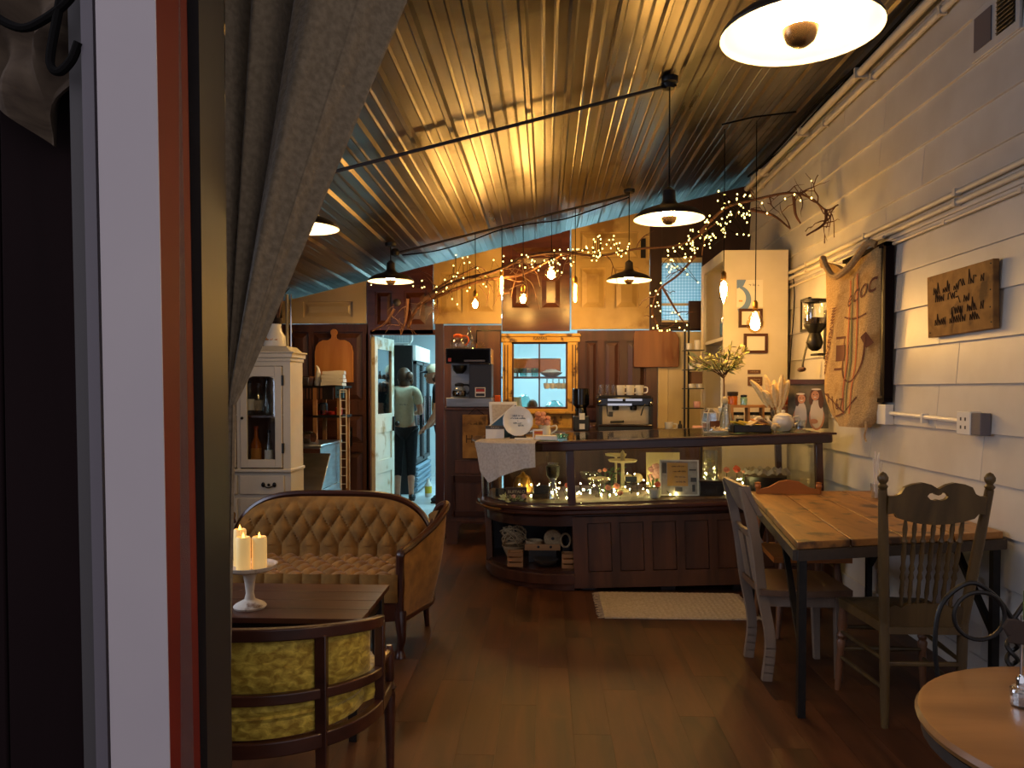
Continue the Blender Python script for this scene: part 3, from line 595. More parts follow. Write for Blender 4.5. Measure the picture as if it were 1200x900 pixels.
# carved board
ya, yb = onx(1089,360,2.05).y, onx(1167,345,2.05).y; Ym = (ya+yb)/2; hl = (ya-yb)/2
t = thing('wooden_sign', 'rough old wooden sign carved with dark lettering on the siding', 'sign', (2.055, Ym, 1.838), -PI/2)
MB().hexa([(-hl*.97,-.015,-.165),(hl,-.015,-.16),(hl,.015,-.16),(-hl*.97,.015,-.165),(-hl*1.03,-.015,.16),(hl*.97,-.015,.16),(hl*.97,.015,.16),(-hl*1.03,.015,.16)]).build('board', 'signwood', t, bevel=.004)
q = MB(); f = lambda u, v: (u, -.0165, v)
for u0, u1, v, s in ((-.24,.02,.062,1),(.0,.24,.075,8),(-.22,.02,.022,2),(-.02,.14,-.005,4),(-.22,.2,-.10,3),(-.06,.24,-.055,6)): scribble(q, f, u0, u1, v-.006, .050, s, .0024)
q.build('carved_lettering', 'carve', t)['kind'] = 'stuff'
for x, z in ((.28,.14),(.28,.02),(.28,-.06),(.29,-.13),(-.27,-.14)): MB().ball((x,-.015,z), .004, 6, 4).build('nail_head', 'black', t)
# outlet boxes and their conduit
t = thing('outlet_box', 'white outlet box with grey cover above the plank table', 'outlet', (XW-.024, onx(1137,495,2.05).y, 1.237), -PI/2)
MB().bx(-.07,.05,-.055,0,-.058,.055).build('box', 'white', t, bevel=.004); MB().bx(.05,.13,-.05,0,-.055,.05).build('side_cover', 'frame_lt', t, bevel=.003)
q = MB()
for x in (-.03,.01):
    for z in (-.022,.018): q.bx(x-.005,x+.005,-.057,-.054,z-.008,z+.008)
q.build('socket_slots', 'frame_grey', t)
L2 = onx(1037,487,2.05).y - onx(1137,495,2.05).y
MB().tube([(-.07,-.02,.005),(-L2+.05,-.02,.02)], .012, 8).build('conduit_pipe', 'white', t); MB().bx(-L2-.06,-L2+.06,-.05,0,-.05,.07).build('box', 'white', t, bevel=.004); MB().bx(-L2*.5-.01,-L2*.5+.01,-.035,0,-.02,.03).build('clip', 'white', t)
# coffee mill, frame, hook
t = thing('coffee_mill', 'antique wall coffee mill with glass hopper and iron crank', 'coffee grinder', (XW-.03, 5.74, 1.78), -PI/2)
MB().bx(-.05,.05,-.02,0,-.16,.2).build('backplate', 'iron', t); MB().lathe([(.075,.09),(.085,.12),(.085,.24),(.08,.255)], 16, (0,-.1,0)).build('glass_hopper', 'glassware', t)
MB().lathe([(.085,.255),(.085,.275),(.03,.285),(0,.285)], 16, (0,-.1,0)).build('lid', 'iron', t)
MB().lathe([(.02,-.10),(.045,-.08),(.06,-.04),(.05,0),(.04,.03),(.075,.075),(.08,.095)], 14, (0,-.1,0)).build('grinder_body', 'iron', t); MB().lathe([(.0,.1),(.07,.1),(.075,.14),(0,.15)], 12, (0,-.1,0)).build('coffee_beans', 'soil', t)
MB().rod((-.02,-.1,-.03),(-.16,-.1,-.03),[(.012,0),(.012,1)]).tube(smooth([(-.15,-.1,-.03),(-.15,-.12,-.1),(-.14,-.14,-.19),(-.13,-.14,-.23)]), .009, 6).build('crank', 'iron', t); MB().rod((-.20,-.15,-.235),(-.09,-.14,-.23),[(.012,0),(.02,.3),(.018,.8),(.01,1)]).build('crank_handle', 'walnut', t)
MB().bx(-.03,.12,-.12,-.02,-.135,-.12).build('cup_shelf', 'iron', t)
t = thing('picture_frame', 'small dark picture frame on the siding behind the coffee mill', 'picture frame', (XW-.03, 6.22, 1.99), -PI/2)
MB().bx(-.1,.1,-.02,0,-.13,-.11).bx(-.1,.1,-.02,0,.11,.13).bx(-.1,-.08,-.02,0,-.13,.13).bx(.08,.1,-.02,0,-.13,.13).build('frame', 'black', t); MB().bx(-.08,.08,-.008,0,-.11,.11).build('print', 'paper', t)
t = thing('wall_hook', 'small dark iron hook below the coffee mill', 'hook', (XW-.03, 5.55, 1.56), -PI/2); MB().bx(-.05,.07,-.02,0,.0,.012).tube(smooth([(0,-.01,0),(0,-.06,-.02),(-.02,-.08,-.07)]), .009, 6).build('hook', 'iron', t)
one(MB().tube(smooth([(0,0,.45),(.01,-.02,.2),(-.01,-.01,-.2),(-.03,0,-.6)]), .005, 5), 'hanging_cable', 'cord', 'black cord hanging down the siding beside the tall white bookcase', 'cord', (XW-.04, 6.55, 1.95))
# ---------------------------------------------------------------- tufted settee
SX, SY = -1.265, 4.2
t = thing('settee', 'small tufted gold velvet settee with carved wooden frame', 'sofa', (SX, SY, 0))
def backtop(x): return .43+.335*max(0, 1-(abs(x)/.605)**4)**.5
def tuft(a, b, sx, sz, amp):
    u, v = a/sx+b/sz, a/sx-b/sz
    return amp*(abs(math.sin(PI*u))*abs(math.sin(PI*v)))**.42
RZ = (.672, .582, .492)
def bk(u, v):
    x = (u-.5)*1.18; zt = backtop(x); z0 = .40; z = z0+(zt-z0)*v
    h = (tuft(x+.0565, z-.672, .113, .18, .034)+.012)*min(1, (zt-z)/.07, (.60-abs(x))/.07 if abs(x) < .6 else 0)
    if z < .49: h = .03*abs(math.sin(PI*(x+.0565)/.113))**.5 + .01
    return V(x, .235+.08*(z-.4)/.4-h-.02+.06*abs(x)**3, z)
MB().grid(bk, 130, 52).build('tufted_back', 'velvet', t)
MB().slab(lambda u, v: V((u-.5)*1.18, .27+.09*v, .2+(backtop((u-.5)*1.18)-.2)*v), 30, 6, lambda u, v: V((u-.5)*1.18, .30+.09*v, .2+(backtop((u-.5)*1.18)-.2)*v)).build('back_panel', 'velvet_dark', t)
bmesh_btn = MB().ball((0,0,0), (.013,.007,.013), 8, 5).mesh('button'); bmesh_btn.materials.append(MAT('button'))
for j, z in enumerate(RZ):
    for i in range(-5, 6):
        x = i*.113 + (0 if j % 2 == 0 else .0565) + (.0565 if True else 0) - .0565
        x = i*.113 - .0565 + (0 if j % 2 == 0 else .0565)
        if abs(x) > .53 or z > backtop(x)-.05: continue
        b = bpy.data.objects.new('button', bmesh_btn); COL.objects.link(b); b.parent = t; b.location = (x, .218+.08*(z-.4)/.4+.06*abs(x)**3-.004, z)
arch = [V(x, .27+.085*(backtop(x)-.4)/.4, backtop(x)+.008) for x in [(.604*math.sin(PI/2*k/16)) for k in range(-16,17)]]
MB().tube([V(-.606,.24,.40)]+arch+[V(.606,.24,.40)], .021, 8).build('back_rail', 'mahogany', t)
def st(u, v):       # seat with biscuit tufting, rolled over the front edge
    x = (u-.5)*1.0; y = .22-.50*min(v/.8, 1); z = .42
    h = tuft(x+.05, y, .113, .17, .036)
    if v > .8: k = (v-.8)/.2; y = -.28-.012*math.sin(PI*k); z = .425-.13*k; h = .012*abs(math.sin(PI*x/.1))**.5; return V(x, y-h, z+.03*(1-k))
    return V(x*(1+.06*(.22-y)), y, z-.008+h)
MB().grid(st, 100, 60).build('tufted_seat', 'velvet', t)
MB().sweep([V(-.5,-.255,.245),V(-.25,-.285,.235),V(0,-.29,.23),V(.25,-.285,.235),V(.5,-.255,.245)], .03, .10).build('front_rail', 'mahogany', t)
for s in (-1, 1):
    top = smooth([(.515*s,-.25,.548),(.56*s,-.12,.575),(.645*s,.04,.645),(.692*s,.15,.712),(.685*s,.225,.735),(.63*s,.268,.70),(.595*s,.275,.60)], 5); n = len(top)-1
    bot = smooth([(.505*s,-.24,.18),(.535*s,-.1,.175),(.575*s,.06,.17),(.60*s,.16,.165),(.605*s,.22,.17),(.60*s,.26,.19),(.595*s,.275,.2)], 5)
    def side(u, v):
        i = min(n, int(u*n)); f = u*n-i; a = top[i].lerp(top[min(n,i+1)], f); b = bot[i].lerp(bot[min(n,i+1)], f); p = b.lerp(a, v); p.x += s*.018*math.sin(PI*v); return p
    MB().grid(side, 34, 10).build('arm_outer', 'velvet', t)
    def ins(u, v):
        p = side(.06+.78*u, .35+.58*v); p.x -= s*(.035+.04*math.sin(PI*v)*math.sin(PI*u)+.0); h = .02*(abs(math.sin(PI*(u*2.5+v*2)))*abs(math.sin(PI*(u*2.5-v*2))))**.4; p.x -= s*h; return p
    MB().grid(ins, 40, 20).build('arm_pad', 'velvet', t)
    MB().tube(top, .020, 8).build('arm_rail', 'mahogany', t)
    MB().tube(smooth([(.515*s,-.255,.56),(.512*s,-.275,.535),(.508*s,-.268,.48),(.506*s,-.262,.3),(.506*s,-.262,.2)]), [.02]*2+[.024]*5+[.022]*(6*4+1-7), 8).build('arm_post', 'mahogany_z', t)
    MB().tube(smooth([(.505*s,-.25,.24),(.512*s,-.265,.17),(.518*s,-.272,.10),(.508*s,-.258,.04),(.508*s,-.262,.0)]), [.034-.017*min(1,k/17) if k < 18 else .017+.002*(k-17) for k in range(25)], 10).build('leg', 'mahogany_z', t)
    MB().tube([(.55*s,.24,.2),(.56*s,.26,.1),(.565*s,.28,0)], [.024,.018,.014], 8).build('leg', 'mahogany_z', t)
    MB().tube(bot, .014, 6).build('side_rail', 'mahogany', t)
MB().bx(-.5,.5,-.24,.26,.2,.30).build('seat_base', 'velvet_dark', t)
# ---------------------------------------------------------------- barrel armchair seen from behind
t = thing('barrel_armchair', 'low barrel armchair in yellow gold velvet seen from behind', 'armchair', (-.90, 2.40, 0))
ap = lambda a, k=1, z=0: V(.362*k*math.sin(a), .05-.335*k*math.cos(a), z)
aa = lambda a0, a1, n: [a0+(a1-a0)*i/n for i in range(n+1)]
zt = lambda a: .705-.055*(abs(a)/(PI/2))**2
zl = lambda a: .518-.03*(abs(a)/(PI/2))**2
MB().sweep([ap(a,1,zt(a)) for a in aa(-1.62,1.62,36)], .028, .036).build('top_rail', 'walnut', t, bevel=.004)
MB().sweep([ap(a,1,zl(a)) for a in aa(-1.57,1.57,36)], .024, .032).build('lower_rail', 'walnut', t, bevel=.004)
MB().sweep([ap(a,1,.375) for a in aa(-1.57,1.57,36)]+[V(.362,.22,.375),V(.2,.27,.375),V(-.2,.27,.375),V(-.362,.22,.375)], .028, .045, True).build('seat_rail', 'walnut', t, bevel=.004)
for a in (-.74, .74): MB().bar(ap(a,1,0), ap(a,1,zt(a)-.01), .034, .030).build('back_post', 'walnut', t, bevel=.003)
for s in (-1, 1):
    MB().bar(ap(s*1.57,1,.36), ap(s*1.57,1,zt(1.57)), .03, .028).build('arm_post', 'walnut', t, bevel=.003)
    MB().rod((.362*s,.20,.52), (.362*s,.21,0), [(.010,0),(.016,.05),(.017,.22),(.013,.25),(.024,.28),(.018,.30),(.021,.34),(.012,.97),(.010,1)], 12).build('leg', 'walnut', t)
    MB().tube(smooth([ap(s*1.57,1,.50),V(.362*s,.13,.505),V(.362*s,.19,.50)]), .012, 8).build('arm_stub', 'walnut', t)
def pad(a0, a1, z0, z1, th, nm, mt='gold_velvet'):
    def f(k):
        def g(u, v):
            a = a0+(a1-a0)*u; z = z0(a)+(z1(a)-z0(a))*v; b = (1-(2*u-1)**6)*(1-(2*v-1)**6); return ap(a, 1+k*th*b-.02, z)
        return g
    MB().slab(f(1), 16, 8, f(-1.4)).build(nm, mt, t)
lo = lambda a: zl(a)+.014; hi = lambda a: zt(a)-.016
pad(-.70,.70,lo,hi,.03,'back_pad'); pad(.785,1.36,lo,hi,.03,'back_pad'); pad(-1.36,-.785,lo,hi,.03,'back_pad')
def seat(u, v):
    a = -PI+2*PI*u; cx, cy = .325*math.sin(a), -.0-.29*math.cos(a)*(1 if math.cos(a) > 0 else .92)
    if cy > 0: cx = .352*math.copysign(abs(math.sin(a))**.3, math.sin(a))
    k = [.0,.6,.97,1.0,.985,1.005,.985,1.0,.98,.9][min(9,int(v*9+.5))]; z = [.512,.51,.497,.482,.468,.462,.45,.43,.402,.395][min(9,int(v*9+.5))]
    return V(cx*k, cy*k, z)
MB().grid(seat, 44, 9).build('seat_cushion', 'gold_velvet', t)
# ---------------------------------------------------------------- plank coffee table, stand and candles
t = thing('coffee_table', 'low dark wooden coffee table with a planked top', 'table', (-1.32, 3.22, 0)); xa, xb, ya, yb = -.6, .60, -.268, .268
for k in range(4):
    y0 = ya+(yb-ya)*k/4; MB().bx(xa, xb, y0+.001, y0+(yb-ya)/4-.001, .478, .50).build('plank', 'walnut', t, bevel=.002)
MB().bx(xa+.03,xb-.03,ya+.03,ya+.05,.41,.478).bx(xa+.03,xb-.03,yb-.05,yb-.03,.41,.478).bx(xa+.03,xa+.05,ya+.03,yb-.03,.41,.478).bx(xb-.05,xb-.03,ya+.03,yb-.03,.41,.478).build('apron', 'black', t)
for x in (xa+.045, xb-.045):
    for y in (ya+.045, yb-.045): MB().hexa([(x-.016,y-.016,0),(x+.016,y-.016,0),(x+.016,y+.016,0),(x-.016,y+.016,0),(x-.026,y-.026,.478),(x+.026,y-.026,.478),(x+.026,y+.026,.478),(x-.026,y+.026,.478)]).build('leg', 'blackcase', t, bevel=.002)
p = on(293, 712, .5); t = thing('candle_stand', 'whitewashed turned wooden pedestal stand on the coffee table', 'stand', p)
MB().lathe([(.062,0),(.066,.008),(.06,.016),(.045,.024),(.022,.036),(.016,.06),(.02,.10),(.026,.135),(.034,.15),(.03,.156)], 28).build('pedestal', 'whitewash', t)
MB().lathe([(.0,.156),(.085,.156),(.108,.166),(.112,.18),(.108,.18),(.102,.170),(0,.164)], 36).build('plate', 'whitewash', t)
for dx, dy, h, r, lb in ((-.052,.03,.155,.026,'tallest glowing ivory pillar candle, behind the other two on the stand'),(-.012,-.035,.135,.029,'glowing ivory pillar candle at the middle of the pedestal stand'),(.044,-.008,.132,.030,'glowing ivory pillar candle nearest the plate rim, on the settee side')):
    c = thing('pillar_candle', lb, 'candle', (p.x+dx, p.y+dy, .5+.1645))
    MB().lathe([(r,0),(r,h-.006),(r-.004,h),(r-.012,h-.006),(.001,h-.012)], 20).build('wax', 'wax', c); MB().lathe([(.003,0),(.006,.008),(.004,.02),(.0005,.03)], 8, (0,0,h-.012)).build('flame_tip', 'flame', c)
# ---------------------------------------------------------------- plank table by the wall
Q = [V(1.055,3.27,.755), V(2.05,3.52,.762), V(2.05,4.92,.76), V(1.275,4.86,.76)]   # FL, FR, BR, BL
t = thing('plank_table', 'worn plank dining table with iron legs beside the siding', 'table', (1.6, 4.1, 0)); o_ = V(1.6, 4.1, 0)
def tq(u, v, z=0): return (Q[0].lerp(Q[1],u)).lerp(Q[3].lerp(Q[2],u), v) - o_ + V(0,0,z)
for k in range(4):
    a, b = k/4+.003, (k+1)/4-.003
    MB().hexa([tq(a,.0,-.032),tq(b,0,-.032),tq(b,1,-.032),tq(a,1,-.032),tq(a,0),tq(b,0),tq(b,1),tq(a,1)]).build('plank', 'plank_old', t, bevel=.004)
for (a, b), (c, d) in (((0,0),(1,0)),((1,0),(1,1)),((1,1),(0,1)),((0,1),(0,0))):
    MB().bar(tq(a,b,-.055), tq(c,d,-.055), .03, .045).build('edge_band', 'edge_dark', t)
for u, v in ((.03,.015),(.97,.015),(.96,.97),(.04,.97)):
    p = tq(u, v, -.08); MB().bar(p, V(p.x, p.y, 0), .032).build('leg', 'iron', t)
for u in (.03, .97):
    for v0, v1 in ((.30,.02),(.70,.97)):
        a, b = tq(u, v0, -.08), tq(u, v1, 0); b.z = .30; MB().bar(a, b, .026).build('brace', 'iron', t)
p = V(1.93, 4.55, .76); t = thing('straw_glass', 'small glass of white straws on the far end of the plank table', 'glass', p)
MB().lathe([(.03,0),(.034,.005),(.04,.09),(.038,.09),(.031,.008),(0,.006)], 14).build('glass', 'glassware', t)
for k in range(6): MB().tube([(.012*math.cos(k),.012*math.sin(k),.008),(.03*math.cos(k*1.7)-.01,.03*math.sin(k*2.1),.22+.012*k)], .004, 6).build('straw', 'white', t)
# ---------------------------------------------------------------- chairs (built facing +y)
t = thing('dining_chair', 'grey painted wooden chair standing side-on at the end of the plank table', 'chair', (1.03, 3.875, 0), -PI/2)
for s in (-1, 1):
    P = smooth([(.165*s,.03,0),(.165*s,.045,.2),(.165*s,.0,.45),(.172*s,-.035,.7),(.178*s,-.085,.93)], 5)
    MB().sweep(P, .034, .03) if False else None
    mb = MB()
    for k in range(len(P)-1): mb.bar(P[k], P[k+1]+(P[k+1]-P[k])*.08, .030, .046)
    mb.build('back_leg', 'greychair', t)
    MB().hexa([(.15*s-.015,.36,0),(.15*s+.015,.36,0),(.15*s+.015,.39,0),(.15*s-.015,.39,0),(.165*s-.022,.345,.41),(.165*s+.022,.345,.41),(.165*s+.022,.39,.41),(.165*s-.022,.39,.41)]).build('front_leg', 'greychair', t, bevel=.003)
    MB().bar((.16*s,.02,.39),(.17*s,.37,.39),.02,.06).build('side_apron', 'greychair', t)
crest = lambda u, v: V((u-.5)*.40, -.055-.075*v+.03*(1-(2*u-1)**2)*-1+.03, .80+.14*v+(.012*math.sin(PI*u) if v > .5 else 0))
MB().slab(crest, 14, 5, lambda u, v: crest(u,v)+V(0,.022,0)).build('crest_rail', 'greychair', t)
mid = lambda u, v: V((u-.5)*.34, -.03-.03*v-.02*(1-(2*u-1)**2)+.02, .665+.05*v)
MB().slab(mid, 12, 2, lambda u, v: mid(u,v)+V(0,.022,0)).build('mid_rail', 'greychair', t)
for x in (-.075, .075): MB().hexa([(x-.055,0,.45),(x+.055,0,.45),(x+.055,.014,.45),(x-.055,.014,.45),(x-.05,-.04,.675),(x+.05,-.04,.675),(x+.05,-.026,.675),(x-.05,-.026,.675)]).build('back_splat', 'greychair', t)
MB().bar((-.15,.37,.39),(.15,.37,.39),.06,.02).build('front_apron', 'greychair', t)
sf = lambda u, v: V((u-.5)*(.40+.06*math.sin(PI*min(1,v*1.1))), -.01+.43*v, .448-.012*math.sin(PI*u)*math.sin(PI*v))
MB().slab(sf, 12, 10, lambda u, v: sf(u,v)-V(0,0,.028)).build('seat', 'greyseat', t)
def spindle(mb, a, b, n=8):
    mb.rod(a, b, [(.006,0),(.009,.04),(.006,.08),(.010,.16),(.0075,.3),(.012,.34),(.007,.40),(.012,.44),(.008,.5),(.011,.6),(.0075,.72),(.013,.76),(.007,.8),(.010,.9),(.006,1)], n); return mb
t = thing('pressed_back_chair', 'dark pressed-back chair with carved crest and seven spindles, its back turned to the viewer', 'chair', (1.553, 3.21, 0))
for s in (-1, 1):
    MB().rod((.152*s,0,0),(.158*s,.0,.45),[(.014,0),(.018,.2),(.021,.8),(.021,1)], 10).rod((.158*s,0,.44),(.208*s,-.085,1.0),[(.021,0),(.021,.6),(.017,1)], 10).build('back_post', 'olivewood', t)
    MB().lathe([(.014,0),(.02,.012),(.012,.022),(.02,.036),(.021,.048),(.012,.064),(.001,.07)], 12, (.208*s,-.087,1.0)).build('finial', 'olivewood', t)
    MB().rod((.195*s,.40,0),(.175*s,.38,.42),[(.012,0),(.018,.3),(.015,.45),(.022,.55),(.015,.58),(.022,.62),(.015,.66),(.022,.72),(.018,1)], 12).build('front_leg', 'turned', t)
    for z in (.16,.28): MB().rod((.154*s,.01,z),(.186*s,.38,z),[(.008,0),(.011,.5),(.008,1)], 8).build('side_stretcher', 'olivewood', t)
    MB().bar((.155*s,0,.415),(.182*s,.39,.415),.03,.04).build('seat_rail', 'olivewood', t)
MB().bar((-.15,.0,.268),(.15,0,.268),.018,.018).build('back_stretcher', 'olivewood', t, bevel=.004)
for z in (.2,.30): MB().rod((-.18,.385,z),(.18,.385,z),[(.008,0),(.015,.5),(.008,1)], 8).build('front_stretcher', 'olivewood', t)
MB().bar((-.155,.0,.41),(.155,0,.41),.035,.03).build('seat_rail', 'olivewood', t)
sf = lambda u, v: V((u-.5)*(.33+.06*v), .0+.42*v, .43+.03*math.sin(PI*u)*math.sin(PI*v)**.6)
MB().slab(sf, 12, 12, lambda u, v: V(sf(u,v).x, sf(u,v).y, .418)).build('leather_seat', 'leather', t)
sm = MB().ball((0,0,0), .005, 6, 4).mesh('stud'); sm.materials.append(MAT('brass'))
for k in range(13):
    o = bpy.data.objects.new('stud', sm); COL.objects.link(o); o.parent = t; o.location = (-.155+.31*k/12, -.002, .432)
CH = [(0,1.012),(.03,1.022),(.06,1.03),(.10,1.024),(.13,1.012),(.145,.985),(.165,.975),(.19,.975),(.19,.90),(.165,.905),(.15,.885),(.11,.872),(.06,.862),(0,.858)]
for s in (-1, 1):
    hole = [(0,.962),(.012,.957),(.03,.962),(.042,.975),(.034,.986),(.016,.990),(.010,.982),(0,.978)]
    poly = CH[:-1] + [CH[-1]] + hole if False else [(x*s, z) for x, z in [(0,1.004)]+CH[1:-1]+[(0,.858)]+hole]
    yf = lambda z: -.013-.085*(z-.44)/.56
    MB().prism(poly, .022, lambda u, v, w: (u, yf(v)-.011+w, v)).build('carved_crest', 'olivewood', t)
LB = [(-.162,.415),(.162,.415),(.162,.50),(.13,.515),(.10,.505),(.08,.52),(0,.525),(-.08,.52),(-.10,.505),(-.13,.515),(-.162,.50)]
MB().prism(LB, .02, lambda u, v, w: (u, -.013-.085*(v-.44)/.56+w, v)).build('lower_back_rail', 'olivewood', t)
for k in range(7):
    f = -1+k/3; spindle(MB(), (f*.098,-.012,.51), (f*.112,-.075,.875)).build('spindle', 'olivewood', t)
t = thing('kitchen_chair', 'orange brown wooden chair tucked under the far side of the plank table', 'chair', (1.485, 4.74, 0), PI)
for s in (-1, 1):
    MB().rod((.19*s,-.02,0),(.17*s,.0,.44),[(.014,0),(.02,.5),(.018,1)], 10).build('back_leg', 'turned', t)
    MB().rod((.17*s,0,.44),(.185*s,-.03,.83),[(.016,0),(.02,.5),(.014,.9),(.02,.93),(.016,.97),(.02,.99),(.006,1)], 10).build('back_post', 'orangewood', t)
    MB().rod((.185*s,.40,0),(.15*s,.36,.43),[(.013,0),(.02,.5),(.016,.55),(.022,.7),(.018,1)], 10).build('front_leg', 'turned', t)
MB().prism([(-.185,.74),(.185,.74),(.185,.785),(.12,.80),(.06,.835),(0,.845),(-.06,.835),(-.12,.80),(-.185,.785)], .02, lambda u, v, w: (u, -.03+w, v)).build('crest_rail', 'orangewood', t)
for k in range(6): spindle(MB(), (-.13+.052*k,0,.45), (-.135+.054*k,-.02,.745)).build('spindle', 'turned', t)
sf = lambda u, v: V((u-.5)*(.36+.07*v), -.02+.44*v, .462-.008*math.sin(PI*u)*math.sin(PI*v))
MB().slab(sf, 10, 10, lambda u, v: sf(u,v)-V(0,0,.03)).build('seat', 'orangewood', t)
for z in (.18,): MB().rod((-.17,.38,z),(.17,.38,z),[(.008,0),(.013,.5),(.008,1)], 8).build('stretcher', 'turned', t)
# ---------------------------------------------------------------- round oak table with wire legs, wire chair, stand
t = thing('round_table', 'round honey oak table top on twisted wire legs', 'table', (1.118, 1.492, 0)); RT = .372
MB().lathe([(0,.715),(RT-.02,.715),(RT-.004,.722),(RT,.732),(RT-.006,.742),(RT-.014,.744),(0,.744)], 64).build('tabletop', 'honey', t)
MB().lathe([(RT-.03,.69),(RT-.012,.692),(RT-.012,.714),(RT-.03,.714),(RT-.03,.69)], 48).build('rim_band', 'edge_dark', t)
for k in range(4):
    a = PI/4+k*PI/2+.4; c, s = math.cos(a), math.sin(a); mb = MB()
    for ph in (0, PI):
        mb.tube([V(c*(.30-.22*math.sin(PI*f)), s*(.30-.22*math.sin(PI*f)), .70*(1-f)+.0) + V(.010*math.cos(26*f+ph)*-s, .010*math.cos(26*f+ph)*c, .010*math.sin(26*f+ph)*.2) for f in [i/30 for i in range(31)]], .008, 6)
    mb.tube([V(c*(.20+.055*math.cos(b)), s*(.20+.055*math.cos(b)), .60+.055*math.sin(b)) for b in [i*2*PI/20 for i in range(20)]], .007, 6, True); mb.build('wire_leg', 'iron', t)
t = thing('wire_chair', 'black twisted wire cafe chair with heart-shaped back beyond the round table', 'chair', (1.215, 2.03, 0), 0)
for s in (-1, 1):
    MB().tube(smooth([(.155*s,0,.45),(.185*s,.01,.62),(.197*s,.012,.74),(.18*s,.012,.84),(.11*s,.012,.895),(.045*s,.012,.86),(0,.012,.80)], 7), .0062, 8).build('back_loop', 'iron', t)
    MB().tube([(.092*s+.064*math.cos(b), .0, .812+.062*math.sin(b)) for b in [i*2*PI/28 for i in range(28)]], .0055, 8, True).build('inner_ring', 'iron', t)
    MB().tube([(.012*math.cos(f*30+(PI if s > 0 else 0)), .012+.012*math.sin(f*30+(PI if s > 0 else 0)), .80-.35*f) for f in [i/60 for i in range(61)]], .0058, 6).build('twisted_stem', 'iron', t)
MB().lathe([(0,.445),(.17,.445),(.178,.455),(.17,.466),(0,.47)], 32, (0,-.15,0)).build('seat', 'walnut', t); MB().tube([(.175*math.cos(b),-.15+.175*math.sin(b),.44) for b in [i*2*PI/32 for i in range(32)]], .008, 6, True).build('seat_ring', 'iron', t)
for k in range(4):
    a = PI/4+k*PI/2; c, s = math.cos(a), math.sin(a); mb = MB()
    for ph in (0, PI): mb.tube([V(c*(.14+.08*f), -.15+s*(.14+.08*f), .44*(1-f)) + V(.009*math.cos(20*f+ph), .009*math.sin(20*f+ph), 0) for f in [i/24 for i in range(25)]], .007, 6)
    mb.build('wire_leg', 'iron', t)
p = on(1196, 828, .744); t = thing('table_number_stand', 'clear faceted table number stand with dark plaque on the round table', 'stand', p)
MB().lathe([(.018,0),(.021,.006),(.021,.036),(.016,.042),(0,.042)], 8).build('faceted_base', 'glassware', t); MB().lathe([(.014,.004),(.016,.03),(0,.032)], 8).build('weight', 'chrome', t); MB().lathe([(.009,.042),(.009,.058),(.006,.064),(.004,.066)], 12).rod((0,0,.06),(0,0,.19),[(.0025,0),(.0025,1)], 8).build('metal_rod', 'chrome', t)
MB().box((-.008,0,.155), (.034,.006,.05), Matrix.Rotation(.15,3,'Y')).lathe([(0,-.004),(.02,-.003),(.02,.003),(0,.004)], 6, (-.02,0,.165), Matrix.Rotation(PI/2,3,'X')).build('plaque', 'soil', t, bevel=.004); MB().bx(.004,.02,-.004,.004,.18,.24).build('clip', 'leafdark', t)
# ---------------------------------------------------------------- rug
a, b = on(703,725,0), on(865,697,0); t = thing('woven_rug', 'small cream woven rug with fringed ends before the display counter', 'rug', ((a.x+b.x)/2, (a.y+b.y)/2, 0)); hx_, hy_ = (on(868,710,0).x-on(701,710,0).x)/2, (b.y-a.y)/2
MB().slab(lambda u, v: V((u-.5)*2*hx_, (v-.5)*2*hy_, .010+.0035*math.sin(u*170)*(1 if int(v*24)%2 else -.4)), 150, 24, lambda u, v: V((u-.5)*2*hx_, (v-.5)*2*hy_, .002)).build('woven_field', 'rug', t)
q = MB()
for s in (-1, 1):
    for k in range(40):
        y = -hy_+2*hy_*(k+.5)/40; q.tube([(s*hx_,y,.008),(s*(hx_+.02),y+R.uniform(-.008,.008),.006),(s*(hx_+R.uniform(.03,.045)),y+R.uniform(-.012,.012),.003)], .0022, 4)
o = q.build('fringe', 'rug', t); o['kind'] = 'stuff'
# ---------------------------------------------------------------- tied canvas curtain, burlap swag, cables
t = thing('canvas_curtain', 'grey brown canvas curtain tied back behind the dark post', 'curtain', (-.6, 1.42, 1.33))
tl, tr, bl, br = at(262,-190,1.45), at(500,-90,1.45), at(262,478,1.42), at(273,474,1.42)
def cur(u, v):
    w_ = u**.9; top = tl.lerp(tr, w_); bot = bl.lerp(br, w_); k = v**1.0; p = top.lerp(bot, k)
    A_ = .085*(1-v)**.5; g_ = math.exp(-((u-.33)/.055)**2) + .7*math.exp(-((u-.08)/.05)**2); p.y += A_*(1.25*g_ - .5*math.sin(PI*min(1,max(0,(u-.38)/.40))) + .55*max(0,(u-.80)/.2)) + .07*A_*math.sin(u*PI*9+v*2)
    return p - V(-.6,1.42,1.33)
MB().slab(cur, 110, 30, lambda u, v: cur(u, v)+V(.004,.005,0)).build('cloth', 'canvas', t)
def tail(u, v):
    p = bl.lerp(br, u) - V(-.6,1.42,1.33); p.x += -.06*v*(1-u)-.04*v; p.z -= .9*v; p.y += .02*math.sin(u*9)*v+.03*v; return p
MB().slab(tail, 14, 8, lambda u, v: tail(u, v)+V(.003,.006,0)).build('tail', 'canvas', t)
t = thing('burlap_swag', 'mottled brown cloth swag draped over the dark boards', 'cloth', at(40,0,1.08)); o_ = Vector(t.location)
def sw(u, v):
    pz = [(-140,-160),(86,-160)]; a = at(-140+226*u, -160, 1.08); low = 165-150*abs(u-.84)/.84*.95 if u < .84 else 165-(u-.84)/.16*62
    b = at(-140+226*u, low, 1.08); p = a.lerp(b, v); p.y += .018*math.sin((u*1.3+v)*13)+.012*math.sin(u*31-v*5); return p-o_
MB().slab(sw, 44, 24, lambda u, v: sw(u,v)+V(0,.006,0)).build('cloth', 'swag', t)
